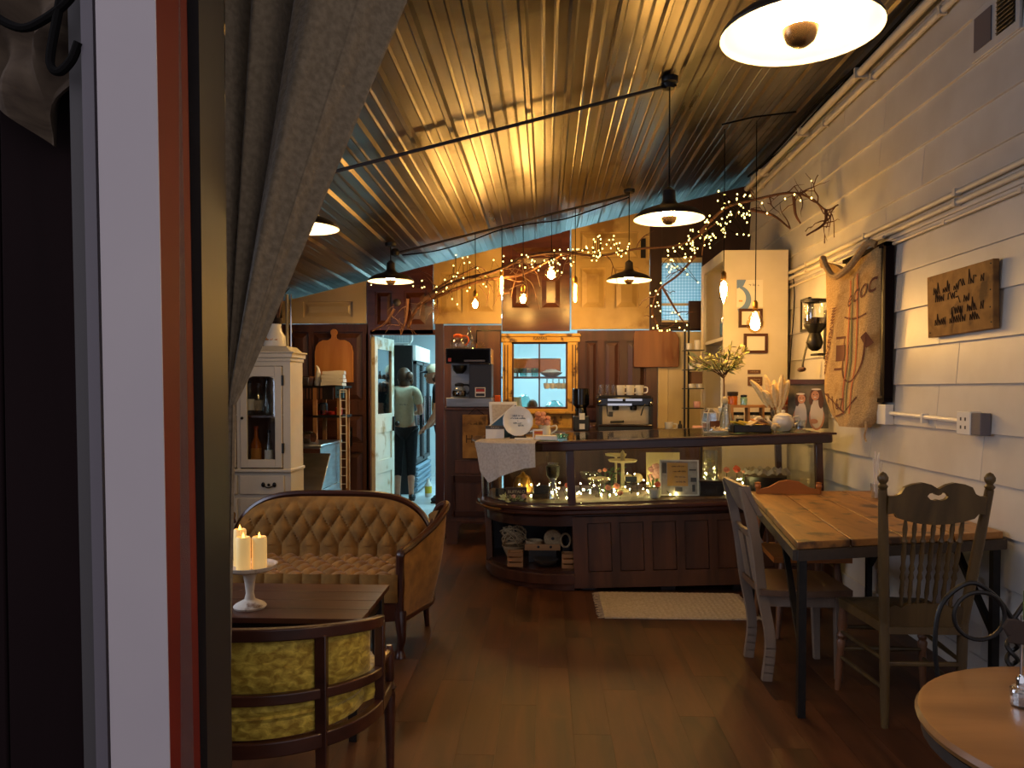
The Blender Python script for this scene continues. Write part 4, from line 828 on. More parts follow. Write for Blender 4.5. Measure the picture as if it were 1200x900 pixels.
P = lambda x, y: at(x, y, 1.035)
one(MB().tube(smooth([p-P(0,0) for p in (P(-60,-60),P(-20,5),P(20,32),P(50,24),P(85,-6),P(110,-60))], 6), .006, 8), 'hanging_cable', 'cord', 'black cable sagging across the brown cloth swag', 'cable', P(0,0))
one(MB().tube(smooth([p-P(60,0) for p in (P(78,-80),P(72,-10),P(60,58),P(60,78),P(70,84),P(84,70),P(92,50))], 6), .006, 8), 'hanging_cable', 'cord', 'black cable loop hanging in front of the brown cloth swag', 'cable', P(60,0))
# ---------------------------------------------------------------- curved display counter
CX0, CY0, TILT = .2, 5.3, .036
def ztop(X): return 1.051 + TILT*(X-CX0)
def deck(X): return .612 + TILT*(X-CX0)
t = thing('display_counter', 'curved dark wood and glass display counter with open shelf at its rounded end', 'counter', (CX0, CY0, 0)); t.rotation_euler = (0, -TILT, 0)
DC = t; RC, EX, DP = .65, 1.70, .95
def path(o, x1=EX, y1=DP, n=14):
    P = [V(-RC-o, y1, 0)] + [V((RC+o)*math.cos(a), RC+(RC+o)*math.sin(a), 0) for a in [PI+PI/2*i/n for i in range(n+1)]]
    if x1 > 0: P.append(V(x1, -o, 0))
    return P
Z = lambda P, z: [p+V(0,0,z) for p in P]
for o, z, w_, h, nm in ((.03,.585,.12,.03,'ledge_moulding'),(.02,.553,.10,.035,'ledge_moulding'),(.0,.52,.06,.03,'ledge_moulding')): MB().sweep(Z(path(o-.03,EX+.02),z), w_, h).build(nm, 'mahogany', t, bevel=.008)
MB().sweep(Z(path(0.025,EX+.06),1.012), .075, .070).build('top_rail', 'mahogany', t, bevel=.008)
MB().sweep(Z(path(0.05,EX+.08),1.04), .075, .014).build('top_edge', 'mahogany', t, bevel=.004)
P = path(.0); MB().prism([(p.x, p.y) for p in P]+[(EX, DP)], .010, lambda u, v, w: (u, v, 1.037+w)).build('top_glass', 'topglass', t)
MB().bx(-RC-.03, EX+.06, DP-.03, DP+.04, .975, 1.047).build('rear_top_rail', 'mahogany', t)
P = path(-.02); MB().prism([(p.x, p.y) for p in P]+[(EX, DP)], .02, lambda u, v, w: (u, v, .592+w)).build('display_deck', 'decking', t)
# glazing and posts
G = path(-.01, 0); MB().slab(lambda u, v: G[min(len(G)-1,int(u*(len(G)-1)+.5))]+V(0,0,.612+.363*v), len(G)-1, 1, lambda u, v: G[min(len(G)-1,int(u*(len(G)-1)+.5))]*1.0+V(.004,.004,.612+.363*v)).build('curved_glass', 'caseglass', t)
MB().bx(.03, EX-.03, .008, .013, .612, .975).build('front_glass', 'caseglass', t)
MB().bx(EX-.012, EX-.007, .03, DP, .612, .975).build('end_glass', 'caseglass', t)
MB().bx(-.028,.028,-.014,.03,.6,.98).build('post', 'mahogany_z', t, bevel=.004); MB().bx(EX-.035,EX+.012,-.012,.035,.6,.98).build('post', 'mahogany_z', t, bevel=.004)
MB().bx(EX-.035,EX+.012,DP-.035,DP,.6,.98).build('post', 'mahogany_z', t); MB().bx(-RC-.012,-RC+.03,.62,.67,.6,.98).build('post', 'mahogany_z', t, bevel=.004); MB().bx(-RC-.012,-RC+.03,DP-.035,DP,.6,.98).build('post', 'mahogany_z', t)
MB().tube([(-RC-.014,.60,.6),(-RC-.014,.60,.975)], .009, 8).build('steel_edge', 'steel', t)
# base: panelled front, open rounded shelf
x1 = EX+.0; pans = []; x = .10
while x+.17 < x1-.05: pans.append((x, x+.165)); x += .222
mb = MB().bx(.0, x1, .03, DP-.05, .05, .52); mb.build('cabinet_body', 'casewood', t)
mb = MB().bx(0,x1,0,.03,.02,.13).bx(0,x1,0,.03,.47,.52); xs = [0]+[v for p in pans for v in p]+[x1]
for i in range(0, len(xs), 2): mb.bx(xs[i], xs[i+1], 0, .03, .13, .47)
mb.build('front_frame', 'casewood', t)
for a, b in pans: MB().hexa([(a+.001,.028,.131),(b-.001,.028,.131),(b-.001,.028,.469),(a+.001,.028,.469),(a+.004,.012,.135),(b-.004,.012,.135),(b-.004,.012,.465),(a+.004,.012,.465)]).build('front_panel', 'casewood', t, smooth=False)
for x in (.05,.6,1.1,1.6): MB().bx(x,x+.1,.05,.2,-.02-.0*x,.05).bx(x,x+.1,.08,.16,-TILT*x,.03).build('foot', 'blackcase', t)
P = path(-.012, 0); MB().prism([(p.x, p.y) for p in P]+[(0, DP-.05)], .02, lambda u, v, w: (u, v, .12+w)).build('lower_shelf', 'casewood_x', t)
MB().sweep(Z(path(0,0),.085), .03, .07).build('plinth_upper', 'brown_door', t, bevel=.003); MB().sweep(Z(path(-.022,0),.028), .03, .045).build('plinth_lower', 'brown_door', t)
MB().sweep(Z(path(-.015,0),.49), .03, .075).build('shelf_apron', 'casewood_x', t)
MB().bx(-RC,-RC+.05,.52,.70,.12,.52).build('shelf_post', 'casewood', t, bevel=.004); MB().bx(-RC,0,DP-.08,DP-.05,.05,.52).build('shelf_back', 'blackcase', t); MB().bx(-RC,-RC+.02,.66,DP-.05,.03,.52).build('shelf_side', 'casewood', t)
MB().tube([(-RC*.985-.04, RC-.12, .568)]+[V(-.72*math.cos(a), RC-.72*math.sin(a), .566) for a in (.2,.35,.5,.65,.8)], .007, 6).build('ledge_trim', 'brass', t)
# ---- things standing on the counter top
def tp(px, Y): X = at(px, 456, Y).x; return V(X, Y, ztop(X)+.001)
def dk(px, Y): X = at(px, 456, Y).x; return V(X, Y, deck(X)+.001)
# draped cloth
t = thing('table_cloth', 'pale linen cloth draped over the rounded end of the display counter', 'cloth', (CX0, CY0, 0)); t.rotation_euler = (0, -TILT, 0)
def cl(u, v, th=0):
    a = rad(207+45*u); d_ = [(0,.17),(.10,.24),(.24,.30),(.40,.265),(.62,.225),(.85,.185),(1,.175)]
    for (p, q), (r_, s_) in zip(d_, d_[1:]):
        if p <= u <= r_: dr = q+(s_-q)*(u-p)/(r_-p); break
    if v < .35: k = v/.35; rr = .40+.36*k; return V(rr*math.cos(a), RC+rr*math.sin(a), 1.053+th)
    k = (v-.35)/.65; rr = .768+.012*math.sin(u*14)*k+.006*math.sin(u*29)*k; a2 = a + (.10*(1-u)**2 - .0)*k; z = 1.053-dr*k+.012*math.sin(min(1,k*6)*PI/2) - .012
    return V((rr+th)*math.cos(a2), RC+(rr+th)*math.sin(a2), z+th*.0)
MB().slab(lambda u, v: cl(u,v,.004), 36, 28, lambda u, v: cl(u,v)).build('cloth', 'linen', t)
p = tp(591, 5.80); t = thing('tablet_stand', 'white framed tablet register leaning on the counter', 'tablet', p+V(.0,.05,0), .25)
MB().box((0,.03,.14),(.22,.012,.27),Matrix.Rotation(-.3,3,'X')).build('screen_frame', 'white', t, bevel=.006); MB().box((0,.022,.142),(.18,.008,.22),Matrix.Rotation(-.3,3,'X')).build('screen', 'linen', t); MB().bx(-.08,.08,.02,.12,0,.012).bar((0,.1,.01),(0,.06,.15),.04,.012).build('foot', 'white', t)
p = tp(586, 5.72); t = thing('blue_folder', 'blue slanted folder leaning in front of the tablet', 'folder', p, .05)
MB().prism([(-.085,.085),(.13,.085),(.13,.235),(.115,.25)], .012, lambda u, v, w: (u, w+.02, v)).build('cover', 'bluepaper', t); MB().prism([(-.085,.083),(-.09,.092),(.11,.258),(.118,.25)], .006, lambda u, v, w: (u, w+.012, v)).build('page_edge', 'paper', t); MB().bx(-.085,.13,.015,.035,0,.085).build('pocket', 'bluepaper', t)
p = tp(580, 5.66); t = thing('card_box', 'white card box with a grey band on the counter corner', 'box', p, .1); MB().bx(-.068,.068,-.03,.03,0,.075).build('box', 'white', t, bevel=.003); MB().bx(-.069,.069,-.031,.031,.076,.098).build('band', 'frame_grey', t)
q = MB(); scribble(q, lambda u, v: (u, -.0315, v), -.03, .03, .084, .007, 2, .0009); o = q.build('lettering', 'white', t); o['kind'] = 'stuff'
p = tp(607, 5.60); t = thing('painted_plate', 'white scalloped plate with blue handwriting propped upright on the counter', 'plate', p, .06); pm_ = Matrix.Rotation(PI/2-.16, 3, 'X')
pr = MB(); n_ = 72
rr = lambda k, f: f*(.108+.003*abs(math.sin(k*PI*12/n_*1.0)))
ring = [(0,.0),(.62,.0),(.70,.008),(.98,.016),(1,.019),(.96,.021),(.7,.013),(.6,.006),(0,.006)]
vs = [pm_ @ V(rr(k,f)*math.cos(2*PI*k/n_), rr(k,f)*math.sin(2*PI*k/n_), z) + V(0,0,.128) for f, z in ring for k in range(n_)]
pr.add(vs, [(i*n_+k, i*n_+(k+1)%n_, (i+1)*n_+(k+1)%n_, (i+1)*n_+k) for i in range(len(ring)-1) for k in range(n_)]); pr.build('plate', 'porcelain', t)
q = MB()
for j, (u0, u1) in enumerate(((-.04,.04),(-.055,.055),(-.004,.008),(-.035,.035),(.0,.05))): scribble(q, lambda u, v: tuple(pm_ @ V(u, v, .0085)+V(0,0,.128)), u0, u1, .035-.018*j, .010, 20+j, .0013)
o = q.build('handwriting', 'bluepaper', t); o['kind'] = 'stuff'
MB().bar((-.05,-.03,.008),(-.045,.05,.09),.01).bar((.05,-.03,.008),(.045,.05,.09),.01).bx(-.06,.06,-.035,-.02,0,.02).build('easel', 'black', t)
p = tp(638, 5.72); t = thing('flower_pitcher', 'cream pitcher full of pink blossoms on the counter', 'vase', p)
MB().lathe([(.035,0),(.045,.01),(.05,.04),(.042,.07),(.046,.085),(.04,.085),(.04,.06),(0,.05)], 16).tube(smooth([(.045,0,.075),(.085,0,.085),(.09,0,.055),(.05,0,.025)]), .006, 6).build('pitcher', 'porcelain', t)
def bloom(mb, c, r, q, n=14):
    c = Vector(c); mb.ball(c, r*.55, 8, 6)
    for k in range(n):
        a = k*2.4; e = 1-2*(k+.5)/n; d = V(math.cos(a)*math.sqrt(1-e*e), math.sin(a)*math.sqrt(1-e*e), e*.8+.2)
        M_ = d.to_track_quat('Z','Y').to_matrix(); mb.ball(c+d*r*.55, (r*.52, r*.45, r*.16), 7, 5, M_ @ Matrix.Rotation(q.uniform(-.6,.6), 3, 'X'))
    return mb
q = random.Random(4)
for k in range(8): bloom(MB(), (-.012+.036*((k%3)-1), -.02+.03*(k%2), .105+.032*(k//3)+q.uniform(-.006,.006)), .032, q, 9).build('blossom', 'pink', t)
p = tp(631, 5.50); t = thing('framed_card', 'small white framed card before the flower pitcher', 'picture frame', p, -.05); MB().bx(-.04,.04,-.004,.008,0,.07).build('frame', 'white', t); MB().bx(-.03,.03,-.006,-.004,.01,.06).build('card', 'tanlabel', t); MB().bx(-.03,.03,-.0065,-.006,.04,.05).bx(-.02,.02,-.0065,-.006,.018,.024).build('print', 'redtin', t)
one(MB().bx(-.075,.075,-.05,.05,0,.03), 'gift_box', 'white', 'flat white box lying beside the teal glass dish', 'box', tp(640, 5.40), 0, bevel=.003)
one(MB().bx(-.065,.065,-.03,.03,0,.012), 'card_stack', 'paper', 'thin stack of white cards lying before the painted plate', 'cards', tp(614, 5.38)+V(0,0,.006), .05, bevel=.002)
t = thing('glass_dish', 'small teal glass dish near the middle of the counter front', 'dish', tp(659, 5.42)); MB().lathe([(.03,0),(.045,.02),(.05,.035),(.045,.035),(.03,.008),(0,.006)], 18).build('dish', 'tealglass', t)
# right-hand group near the wall
p = tp(833, 5.62); t = thing('glass_terrarium', 'angular clear glass terrarium with a brown card on the counter', 'terrarium', p, .3)
T8 = [(0,.0),(.05,.0),(.062,.07),(.05,.14),(.02,.17),(0,.17)]; MB().lathe(T8[1:-1], 5, cap=True).build('glass', 'glassware', t, smooth=False)
q = MB()
for k in range(5):
    a = 2*PI*k/5; q.tube([(r*math.cos(a), r*math.sin(a), z) for r, z in T8[1:-1]], .003, 5)
for r, z in T8[1:-1]: q.tube([(r*math.cos(2*PI*k/5), r*math.sin(2*PI*k/5), z) for k in range(5)], .003, 5, True)
q.build('metal_edges', 'offwhite', t); MB().bx(-.045,.03,-.075,-.07,.03,.085).build('card', 'photo_brown', t)
p = tp(851, 5.66); t = thing('glass_decanter', 'clear conical glass decanter with a round cream stopper', 'decanter', p)
MB().lathe([(.055,0),(.06,.01),(.05,.08),(.03,.17),(.026,.2),(.024,.2),(.028,.17),(.045,.08),(.052,.012),(0,.01)], 20).build('decanter', 'glassware', t); MB().ball((-.01,0,.225), (.026,.026,.03), 12, 8).build('stopper', 'cream', t)
p = tp(884, 6.02); t = thing('wooden_rack', 'low weathered wooden rack of small jars on the counter', 'rack', p, .0); MB().bx(-.19,.16,-.05,.06,.155,.175).bx(-.19,-.17,-.05,.06,0,.155).bx(.14,.16,-.05,.06,0,.155).bx(-.19,.16,-.05,.06,0,.01).bx(-.06,-.045,-.05,.05,0,.155).bx(.05,.065,-.05,.05,0,.155).build('rack_frame', 'pine', t)
for k, x in enumerate((-.12,.0,.105)): o = MB().lathe([(.038,0),(.042,.01),(.042,.07),(.036,.085)], 14).build('jar', 'glassware', None); tag(o, ('jar under the rack end nearest the decanter','jar in the middle of the wooden rack','jar at the rack end nearest the pampas vase')[k], 'jar', 'jars in the wooden rack'); o.location = p+V(x,0,.011); MB().lathe([(.04,.085),(.042,.09),(.042,.108),(0,.11)], 14).build('lid', 'iron', o); MB().bx(-.03,.03,-.0435,-.042,.02,.06).build('label', 'blackcase', o)
p2 = p+V(-.165,-.0,.176); t = thing('honey_jar', 'amber jar with a dark lid standing on the wooden rack', 'jar', p2+V(.0,0,0)); MB().lathe([(.036,0),(.038,.06),(.034,.07)], 14).build('jar', 'amberliq', t); MB().lathe([(.04,.07),(.042,.075),(.042,.1),(0,.102)], 14).build('lid', 'soil', t)
t = thing('blue_jar', 'small pale blue jar with black lid standing on the wooden rack', 'jar', p2+V(.085,0,0)); MB().lathe([(.026,0),(.028,.05),(.024,.06)], 12).build('jar', 'tealglass', t); MB().lathe([(.025,.06),(.026,.075),(0,.08)], 12).build('lid', 'black', t)
t = thing('teal_tumbler', 'teal glass tumbler lying in front of the jar rack', 'glass', tp(869, 5.74)+V(0,0,.031)); MB().rod((-.05,0,0),(.05,0,0),[(.022,0),(.03,.08),(.03,.9),(.026,1)], 14).build('glass', 'tealglass', t)
t = thing('snack_dish', 'small dish heaped with pale chips at the counter edge', 'dish', tp(843, 5.47)); MB().lathe([(.03,0),(.06,.012),(.065,.02),(.05,.014),(0,.01)], 18).build('dish', 'porcelain', t)
q = MB(); qq = random.Random(9)
for k in range(26): q.ball((qq.uniform(-.045,.045),qq.uniform(-.03,.03),.02+qq.uniform(0,.02)), (.016,.012,.004), 6, 4, Matrix.Rotation(qq.uniform(-.9,.9),3,'X') @ Matrix.Rotation(qq.uniform(-.9,.9),3,'Y'))
o = q.build('chips', 'cream_door', t); o['kind'] = 'stuff'
p = tp(881, 5.46); t = thing('packet_tray', 'black tray of yellow and cream packets at the counter edge', 'tray', p); MB().bx(-.135,.125,-.05,.06,0,.006).bx(-.135,.125,-.05,-.045,0,.05).bx(-.135,.125,.055,.06,0,.05).bx(-.135,-.13,-.05,.06,0,.05).bx(.12,.125,-.05,.06,0,.05).build('tray', 'blackcase', t)
for k, (x, y, m, a, bb) in enumerate(((-.09,0,'yellowpaper',.5,.25),(-.03,.01,'yellowpaper',-.4,.2),(.01,-.01,'cream_door',.6,-.35),(.05,.0,'tanlabel',-.7,.3),(.085,.01,'cream_door',.8,.4),(.02,.03,'paper',.2,-.5))):
    o = MB().box((0,0,0),(.11,.05,.010),Matrix.Rotation(a,3,'Z') @ Matrix.Rotation(bb,3,'Y')).build('packet', m, None, p+V(x,y,.062+.004*k)); tag(o, ('yellow packet at the decanter end of the black tray','yellow packet second in the black tray','cream packet slanting across the middle of the tray','tan packet slanting over the tray edge','cream packet at the teapot end of the tray','white packet at the back of the tray')[k], 'packet', 'packets in the black tray')
one(MB().bx(-.075,.075,-.02,.02,0,.045), 'yellow_box', 'yellowpaper', 'long yellow box standing behind the packet tray', 'box', tp(892, 5.60), 0, bevel=.002)
p = tp(912, 5.74); t = thing('pampas_vase', 'textured glass vase of cream pampas plumes on the counter', 'vase', p); MB().lathe([(.045,0),(.052,.02),(.05,.09),(.058,.14),(.053,.14),(.045,.09),(.046,.02),(0,.012)], 18).build('vase', 'glassware', t)
for k, (dx, dy, h) in enumerate(((-.20,.02,.36),(-.09,.03,.40),(-.05,-.03,.33),(-.02,.04,.36),(.02,-.02,.40),(.05,.03,.38),(.075,-.01,.36),(-.12,-.02,.28))):
    P = smooth([(0,0,.03),(dx*.35,dy*.4,.16),(dx*.7,dy*.7,.16+(h-.12)*.55),(dx,dy,h)], 5); n = len(P)
    MB().tube(P[:8], .002, 5).tube(P[5:], [.006+.018*math.sin(PI*(i/(n-6))**.8)*(1 if i < n-6 else .2)+.002 for i in range(n-5)], 8).build('plume', 'pampas', t)
t = thing('orange_ornament', 'orange glass ornament behind the pampas vase', 'ornament', tp(921, 5.92)); MB().lathe([(.03,0),(.03,.16),(.02,.17),(.0,.17)], 10).build('stand', 'photo_brown', t); MB().ball((0,0,.22), (.045,.03,.05), 10, 7).ball((0,0,.275), (.02,.018,.022), 8, 6).build('ornament', 'orange', t)
p = tp(918, 5.50); t = thing('sugar_pot', 'white lidded china pot with a curled handle on the counter', 'pot', p); MB().lathe([(.04,0),(.05,.01),(.075,.05),(.072,.085),(.06,.1),(.055,.1)], 22).tube(smooth([(.07,0,.095),(.105,0,.10),(.11,0,.065),(.07,0,.035)]), .007, 6).tube(smooth([(-.07,0,.04),(-.10,0,.07),(-.11,0,.1)]), [.014-.0006*i for i in range(13)], 8).build('pot', 'porcelain', t); MB().lathe([(.06,.1),(.06,.108),(.03,.125),(.01,.13),(.014,.14),(.008,.148),(0,.15)], 18).build('lid', 'porcelain', t)
bl = bloom(MB(), (0,0,.034), .04, random.Random(3), 16); one(bl, 'cream_rose', 'cream_door', 'cream rose bloom lying in front of the white china pot', 'flower', tp(909, 5.40))
p = tp(947, 5.72); t = thing('family_photo', 'framed picture of two smiling women in white scarves leaning on the counter', 'picture', p, -.35); RX = Matrix.Rotation(-.12,3,'X')
def fb(x0,x1,z0,z1,y0,y1): return MB().hexa([RX @ V(*v) for v in ((x0,y0,z0),(x1,y0,z0),(x1,y1,z0),(x0,y1,z0),(x0,y0,z1),(x1,y0,z1),(x1,y1,z1),(x0,y1,z1))])
fb(-.14,.14,.0,.325,.0,.012).build('backing', 'photo_bg', t); fb(-.145,.145,.325,.36,-.006,.016).build('wooden_top', 'walnut', t)
def disc(cx, cz, rx, rz, y, n=18): return [tuple(RX @ V(cx+rx*math.cos(2*PI*k/n), y, cz+rz*math.sin(2*PI*k/n))) for k in range(n)]
def flat(lst, m, nm):
    q = MB()
    for cx, cz, rx, rz, y in lst: v = disc(cx,cz,rx,rz,y); q.add(v, [tuple(range(len(v)))])
    q.build(nm, m, t)
flat([(-.055,.07,.05,.085,-.001),(.06,.08,.053,.095,-.0012)], 'photo_skin', 'printed_arms'); flat([(-.05,.10,.042,.10,-.002),(.06,.11,.045,.11,-.0022)], 'photo_white', 'printed_scarf'); flat([(-.05,.222,.038,.042,-.003),(-.075,.195,.014,.035,-.003),(.055,.25,.042,.046,-.0032),(.088,.2,.018,.055,-.0031),(.02,.21,.014,.04,-.0031)], 'photo_brown', 'printed_hair'); flat([(-.045,.215,.026,.034,-.004),(.048,.24,.027,.036,-.0042),(.04,.05,.03,.018,-.004)], 'photo_skin', 'printed_face'); flat([(-.052,.252,.030,.007,-.005),(.055,.286,.034,.007,-.005),(-.045,.203,.010,.004,-.005),(.048,.228,.010,.004,-.005)], 'paper', 'printed_highlights'); flat([(-.055,.222,.004,.003,-.005),(-.034,.222,.004,.003,-.005),(.038,.248,.004,.003,-.005),(.06,.248,.004,.003,-.005)], 'black', 'printed_eyes')
t = thing('votive_glass', 'small clear votive glass before the picture of two women', 'glass', tp(938, 5.52)); MB().lathe([(.03,0),(.036,.005),(.038,.07),(.034,.07),(.03,.012),(0,.012)], 16).build('glass', 'glassware', t); MB().lathe([(0,.013),(.028,.013),(.028,.03),(0,.032)], 12).build('candle', 'soil', t)
p = tp(851, 6.10); one(MB().bx(-.05,.05,-.05,.05,0,.125), 'display_block', 'offwhite', 'cream block under the potted olive tree', 'block', p, 0, bevel=.003)
p = p+V(-.02,0,.126); t = thing('olive_tree', 'small potted olive tree with a thin trunk on the counter', 'potted plant', p); MB().lathe([(.032,0),(.036,.005),(.043,.035),(.04,.04),(.035,.036),(0,.034)], 16).build('pot', 'porcelain', t); MB().lathe([(.036,.012),(.042,.03),(.0425,.03)], 12, cap=False).build('pot_pattern', 'bluepaper', t)
q = random.Random(12); lf = MB().add([(0,0,0),(.014,.009,.002),(.040,.007,.0),(.058,0,-.004),(.040,-.007,0),(.014,-.009,.002)], [(0,1,2,3,4,5)]).mesh('leaf'); lf.materials.append(MAT('leaf')); lg = lf.copy(); lg.materials.clear(); lg.materials.append(MAT('leafdark'))
tk = MB().tube(smooth([(0,0,.03),(.004,0,.16),(.0,0,.30)]), .006, 7); nl = 0
for k in range(22):
    a = k*2.4; e = q.uniform(.05,.24); up = q.uniform(.02,.2)*(1.3-e*3); pts = smooth([(0,0,.26+.02*(k%4)),(e*.5*math.cos(a), e*.35*math.sin(a), .32+up*.4),(e*math.cos(a)*1.05, e*.7*math.sin(a), .33+up)], 4); tk.tube(pts, .003, 5)
    for i, P_ in enumerate(pts[3:]):
        for s in (0, 1):
            if nl >= 290: break
            o = bpy.data.objects.new('leaf', lf if q.random() < .8 else lg); COL.objects.link(o); o.parent = t; nl += 1; o.location = P_; o.rotation_euler = (q.uniform(-1,1), q.uniform(-1.1,.4), a+(1 if s else -1)*q.uniform(.3,1.3)); k_ = q.uniform(.8,1.3); o.scale = (k_,k_,k_)
tk.build('trunk', 'bark', t)
# ---- things in the display case
t = thing('wooden_letter_block', 'old wooden block lettered in two lines inside the curved glass', 'sign', dk(605, 5.55), .1); MB().bx(-.075,.075,-.02,.02,0,.09).build('block', 'brown_door', t, bevel=.002)
text('BUFFALO', .030, 'cream_door', t, (0,-.0208,.06), (PI/2,0,0)); text('NEW YORK', .026, 'cream_door', t, (0,-.0208,.025), (PI/2,0,0))
for px, Y, w_, lb in ((590,5.75,.06,'small black tent card at the curved end of the case'),(635,5.62,.055,'small black tent card beside the tall vase'),(740,5.70,.042,'small black label before the cookies on the cake stand')):
    z_ = V(0,0,.085 if px == 740 else 0.03 if px == 635 else 0); one(MB().bx(-w_,w_,-.004,.004,0,.06).bx(-w_,w_,.0,.04,0,.006) if px != 740 else MB().bx(-w_,w_,-.004,.004,0,.04).bx(-.004,.004,0,.01,-.085,.02), 'tent_card', 'black', lb, 'label', dk(px, Y)+z_)
one(MB().bx(-.07,.07,-.05,.05,0,.029), 'card_riser', 'soil', 'dark block under the tent card beside the tall vase', 'block', dk(635, 5.645))
t = thing('gold_cloche', 'golden domed dish behind the lettered wooden block', 'dish', dk(613, 5.86)); MB().lathe([(.08,0),(.085,.01),(.08,.02)], 20).build('base', 'walnut', t); MB().lathe([(.078,.021),(.075,.08),(.055,.13),(.02,.15),(.012,.165),(0,.17)], 20).build('dome', 'brass', t)
t = thing('tall_vase', 'tall clear glass vase wrapped with a dark ribbon in the case', 'vase', dk(648, 5.55)); MB().lathe([(.045,0),(.042,.01),(.03,.06),(.03,.17),(.042,.26),(.04,.26),(.028,.17),(.027,.06),(0,.02)], 18).build('vase', 'glassware', t); MB().lathe([(.032,.15),(.046,.17),(.05,.235),(.036,.245)], 14).build('ribbon', 'black', t)
qf = random.Random(31)
def flower(px, Y, py, r, m, lb, nm='rose_bloom', n=14):
    p = dk(px, Y); z_ = at(px, py, Y).z; h = max(z_-p.z, r)
    t = thing(nm, lb, 'flower', p); bloom(MB(), (0,0,h), r, qf, n).build('bloom', m, t)
    q = MB().tube([(0,0,0),(.003,.003,h-r*.4)], .003, 5)
    for s in (-1, 1): q.add([(0,0,h*.4),(s*.03,.01,h*.45),(s*.05,0,h*.5),(s*.03,-.01,h*.47)], [(0,1,2,3)])
    q.build('stem', 'leafdark', t)
for a in ((666,5.50,569,.030,'coral','coral rose against the case mullion'),(713,5.46,572,.028,'rose','salmon rose, one of three low in the case, nearest the beaded dish'),(723,5.52,570,.029,'rose','salmon rose, topmost of the three low in the case'),(727,5.44,578,.027,'rose','salmon rose, lowest of the three in the case'),(703,5.72,552,.018,'pink','tiny pink bud behind the beaded dish'),(709,5.76,551,.02,'rose','small salmon bud above the beaded dish'),
    (852,5.50,551,.030,'rose','salmon rose low behind the grey chair back'),(864,5.55,550,.034,'coral','coral rose beside the lace doily'),(872,5.6,553,.016,'pink','little pink bud beside the coral rose'),(614,5.44,582,.024,'pink','pale pink bloom on the case floor before the lettered block'),(602,5.46,582,.02,'pink','smaller pale bloom by the lettered block'),(771,5.44,568,.029,'coral','coral bloom in the grey stone pot')): flower(*a)
t = thing('peony_bunch', 'bunch of pale pink peonies in the middle of the case', 'flowers', dk(766, 5.72)); q = random.Random(6)
for k in range(9): bloom(MB(), (q.uniform(-.05,.06), q.uniform(-.04,.04), .12+q.uniform(-.05,.075)), .04, q, 12).build('peony', 'peony', t)
q2 = MB()
for k in range(6): q2.tube([(0,0,0),(q.uniform(-.05,.05),q.uniform(-.03,.03),.13)], .004, 5)
q2.build('stems', 'leafdark', t)
one(MB().lathe([(.03,0),(.04,.01),(.045,.06),(.04,.065),(.036,.06),(0,.04)], 16), 'stone_pot', 'stone', 'small grey stone pot under the coral bloom', 'pot', dk(768, 5.44))
t = thing('glass_pedestal_bowl', 'clear footed glass bowl at the back of the case', 'bowl', dk(692, 5.86)); MB().lathe([(.045,0),(.04,.008),(.012,.02),(.01,.07),(.03,.085),(.07,.115),(.085,.15),(.08,.15),(.06,.115),(0,.09)], 22).build('bowl', 'glassware', t)
t = thing('beaded_dish', 'footed glass dish heaped with white beads in the case', 'dish', dk(703, 5.60)); MB().lathe([(.04,0),(.035,.008),(.01,.02),(.01,.075),(.03,.09),(.08,.12),(.085,.135),(.078,.13),(0,.10)], 24).build('dish', 'glassware', t)
q = MB(); qq = random.Random(2)
for k in range(70): a = qq.uniform(0,2*PI); r = .078*math.sqrt(qq.random()); q.ball((r*math.cos(a), r*math.sin(a), .128+.012*(1-r/.08)), .0075, 6, 4)
o = q.build('beads', 'cream_door', t); o['kind'] = 'stuff'
t = thing('tiered_stand', 'cream scalloped cake stand with finial in the case', 'cake stand', dk(730, 5.82)); MB().lathe([(.05,0),(.045,.01),(.014,.03),(.012,.20),(.016,.215),(.10,.225),(.11,.24),(.105,.242),(.02,.232),(.016,.25),(.022,.275),(.012,.30),(0,.315)], 26).build('stand', 'cream', t); MB().lathe([(.0,.055),(.13,.06),(.14,.07),(.0,.066)], 26).build('lower_tier', 'bottle_g', t)
t = thing('cake_plate', 'smaller cream cake plate on a stem behind the scalloped stand', 'cake stand', dk(722, 6.02)); MB().lathe([(.04,0),(.035,.01),(.01,.03),(.01,.245),(.08,.255),(.085,.27),(0,.262)], 22).build('stand', 'cream', t)
for k, (px, r, lb) in enumerate(((736,.034,'round cream cookie on the lower tier'),(747,.036,'upright cream cookie at the tier end'))): one(MB().ball((0,0,0), (r,.018,r), 12, 8), 'cookie', 'cream_door', lb, 'cookie', dk(px, 5.82)+V(0,-.05,.105), group='cookies on the cake stand')
t = thing('leafy_sprig', 'green leafy sprig behind the cake stand', 'plant', dk(716, 5.93)); q = MB(); qq = random.Random(5)
for k in range(30): c = V(qq.uniform(-.06,.1), qq.uniform(-.03,.03), qq.uniform(.06,.17)); d = V(qq.uniform(-1,1),qq.uniform(-1,1),qq.uniform(-.3,.6)).normalized()*.05; n_ = d.orthogonal().normalized()*.011; q.add([c,c+d*.5+n_,c+d,c+d*.5-n_], [(0,1,2,3)])
q.tube([(0,0,0),(.02,0,.12)], .004, 5); o = q.build('leaves', 'leafdark', t); o['kind'] = 'stuff'
t = thing('leafy_sprig', 'bright green sprig on the case floor by the lettered block', 'plant', dk(600, 5.48)); q = MB()
for k in range(26): c = V(qq.uniform(-.07,.07), qq.uniform(-.05,.03), qq.uniform(.0,.03)); d = V(qq.uniform(-1,1),qq.uniform(-1,1),qq.uniform(0,.6)).normalized()*.05; n_ = d.orthogonal().normalized()*.010; q.add([c,c+d*.5+n_,c+d,c+d*.5-n_], [(0,1,2,3)])
o = q.build('leaves', 'leaf', t); o['kind'] = 'stuff'
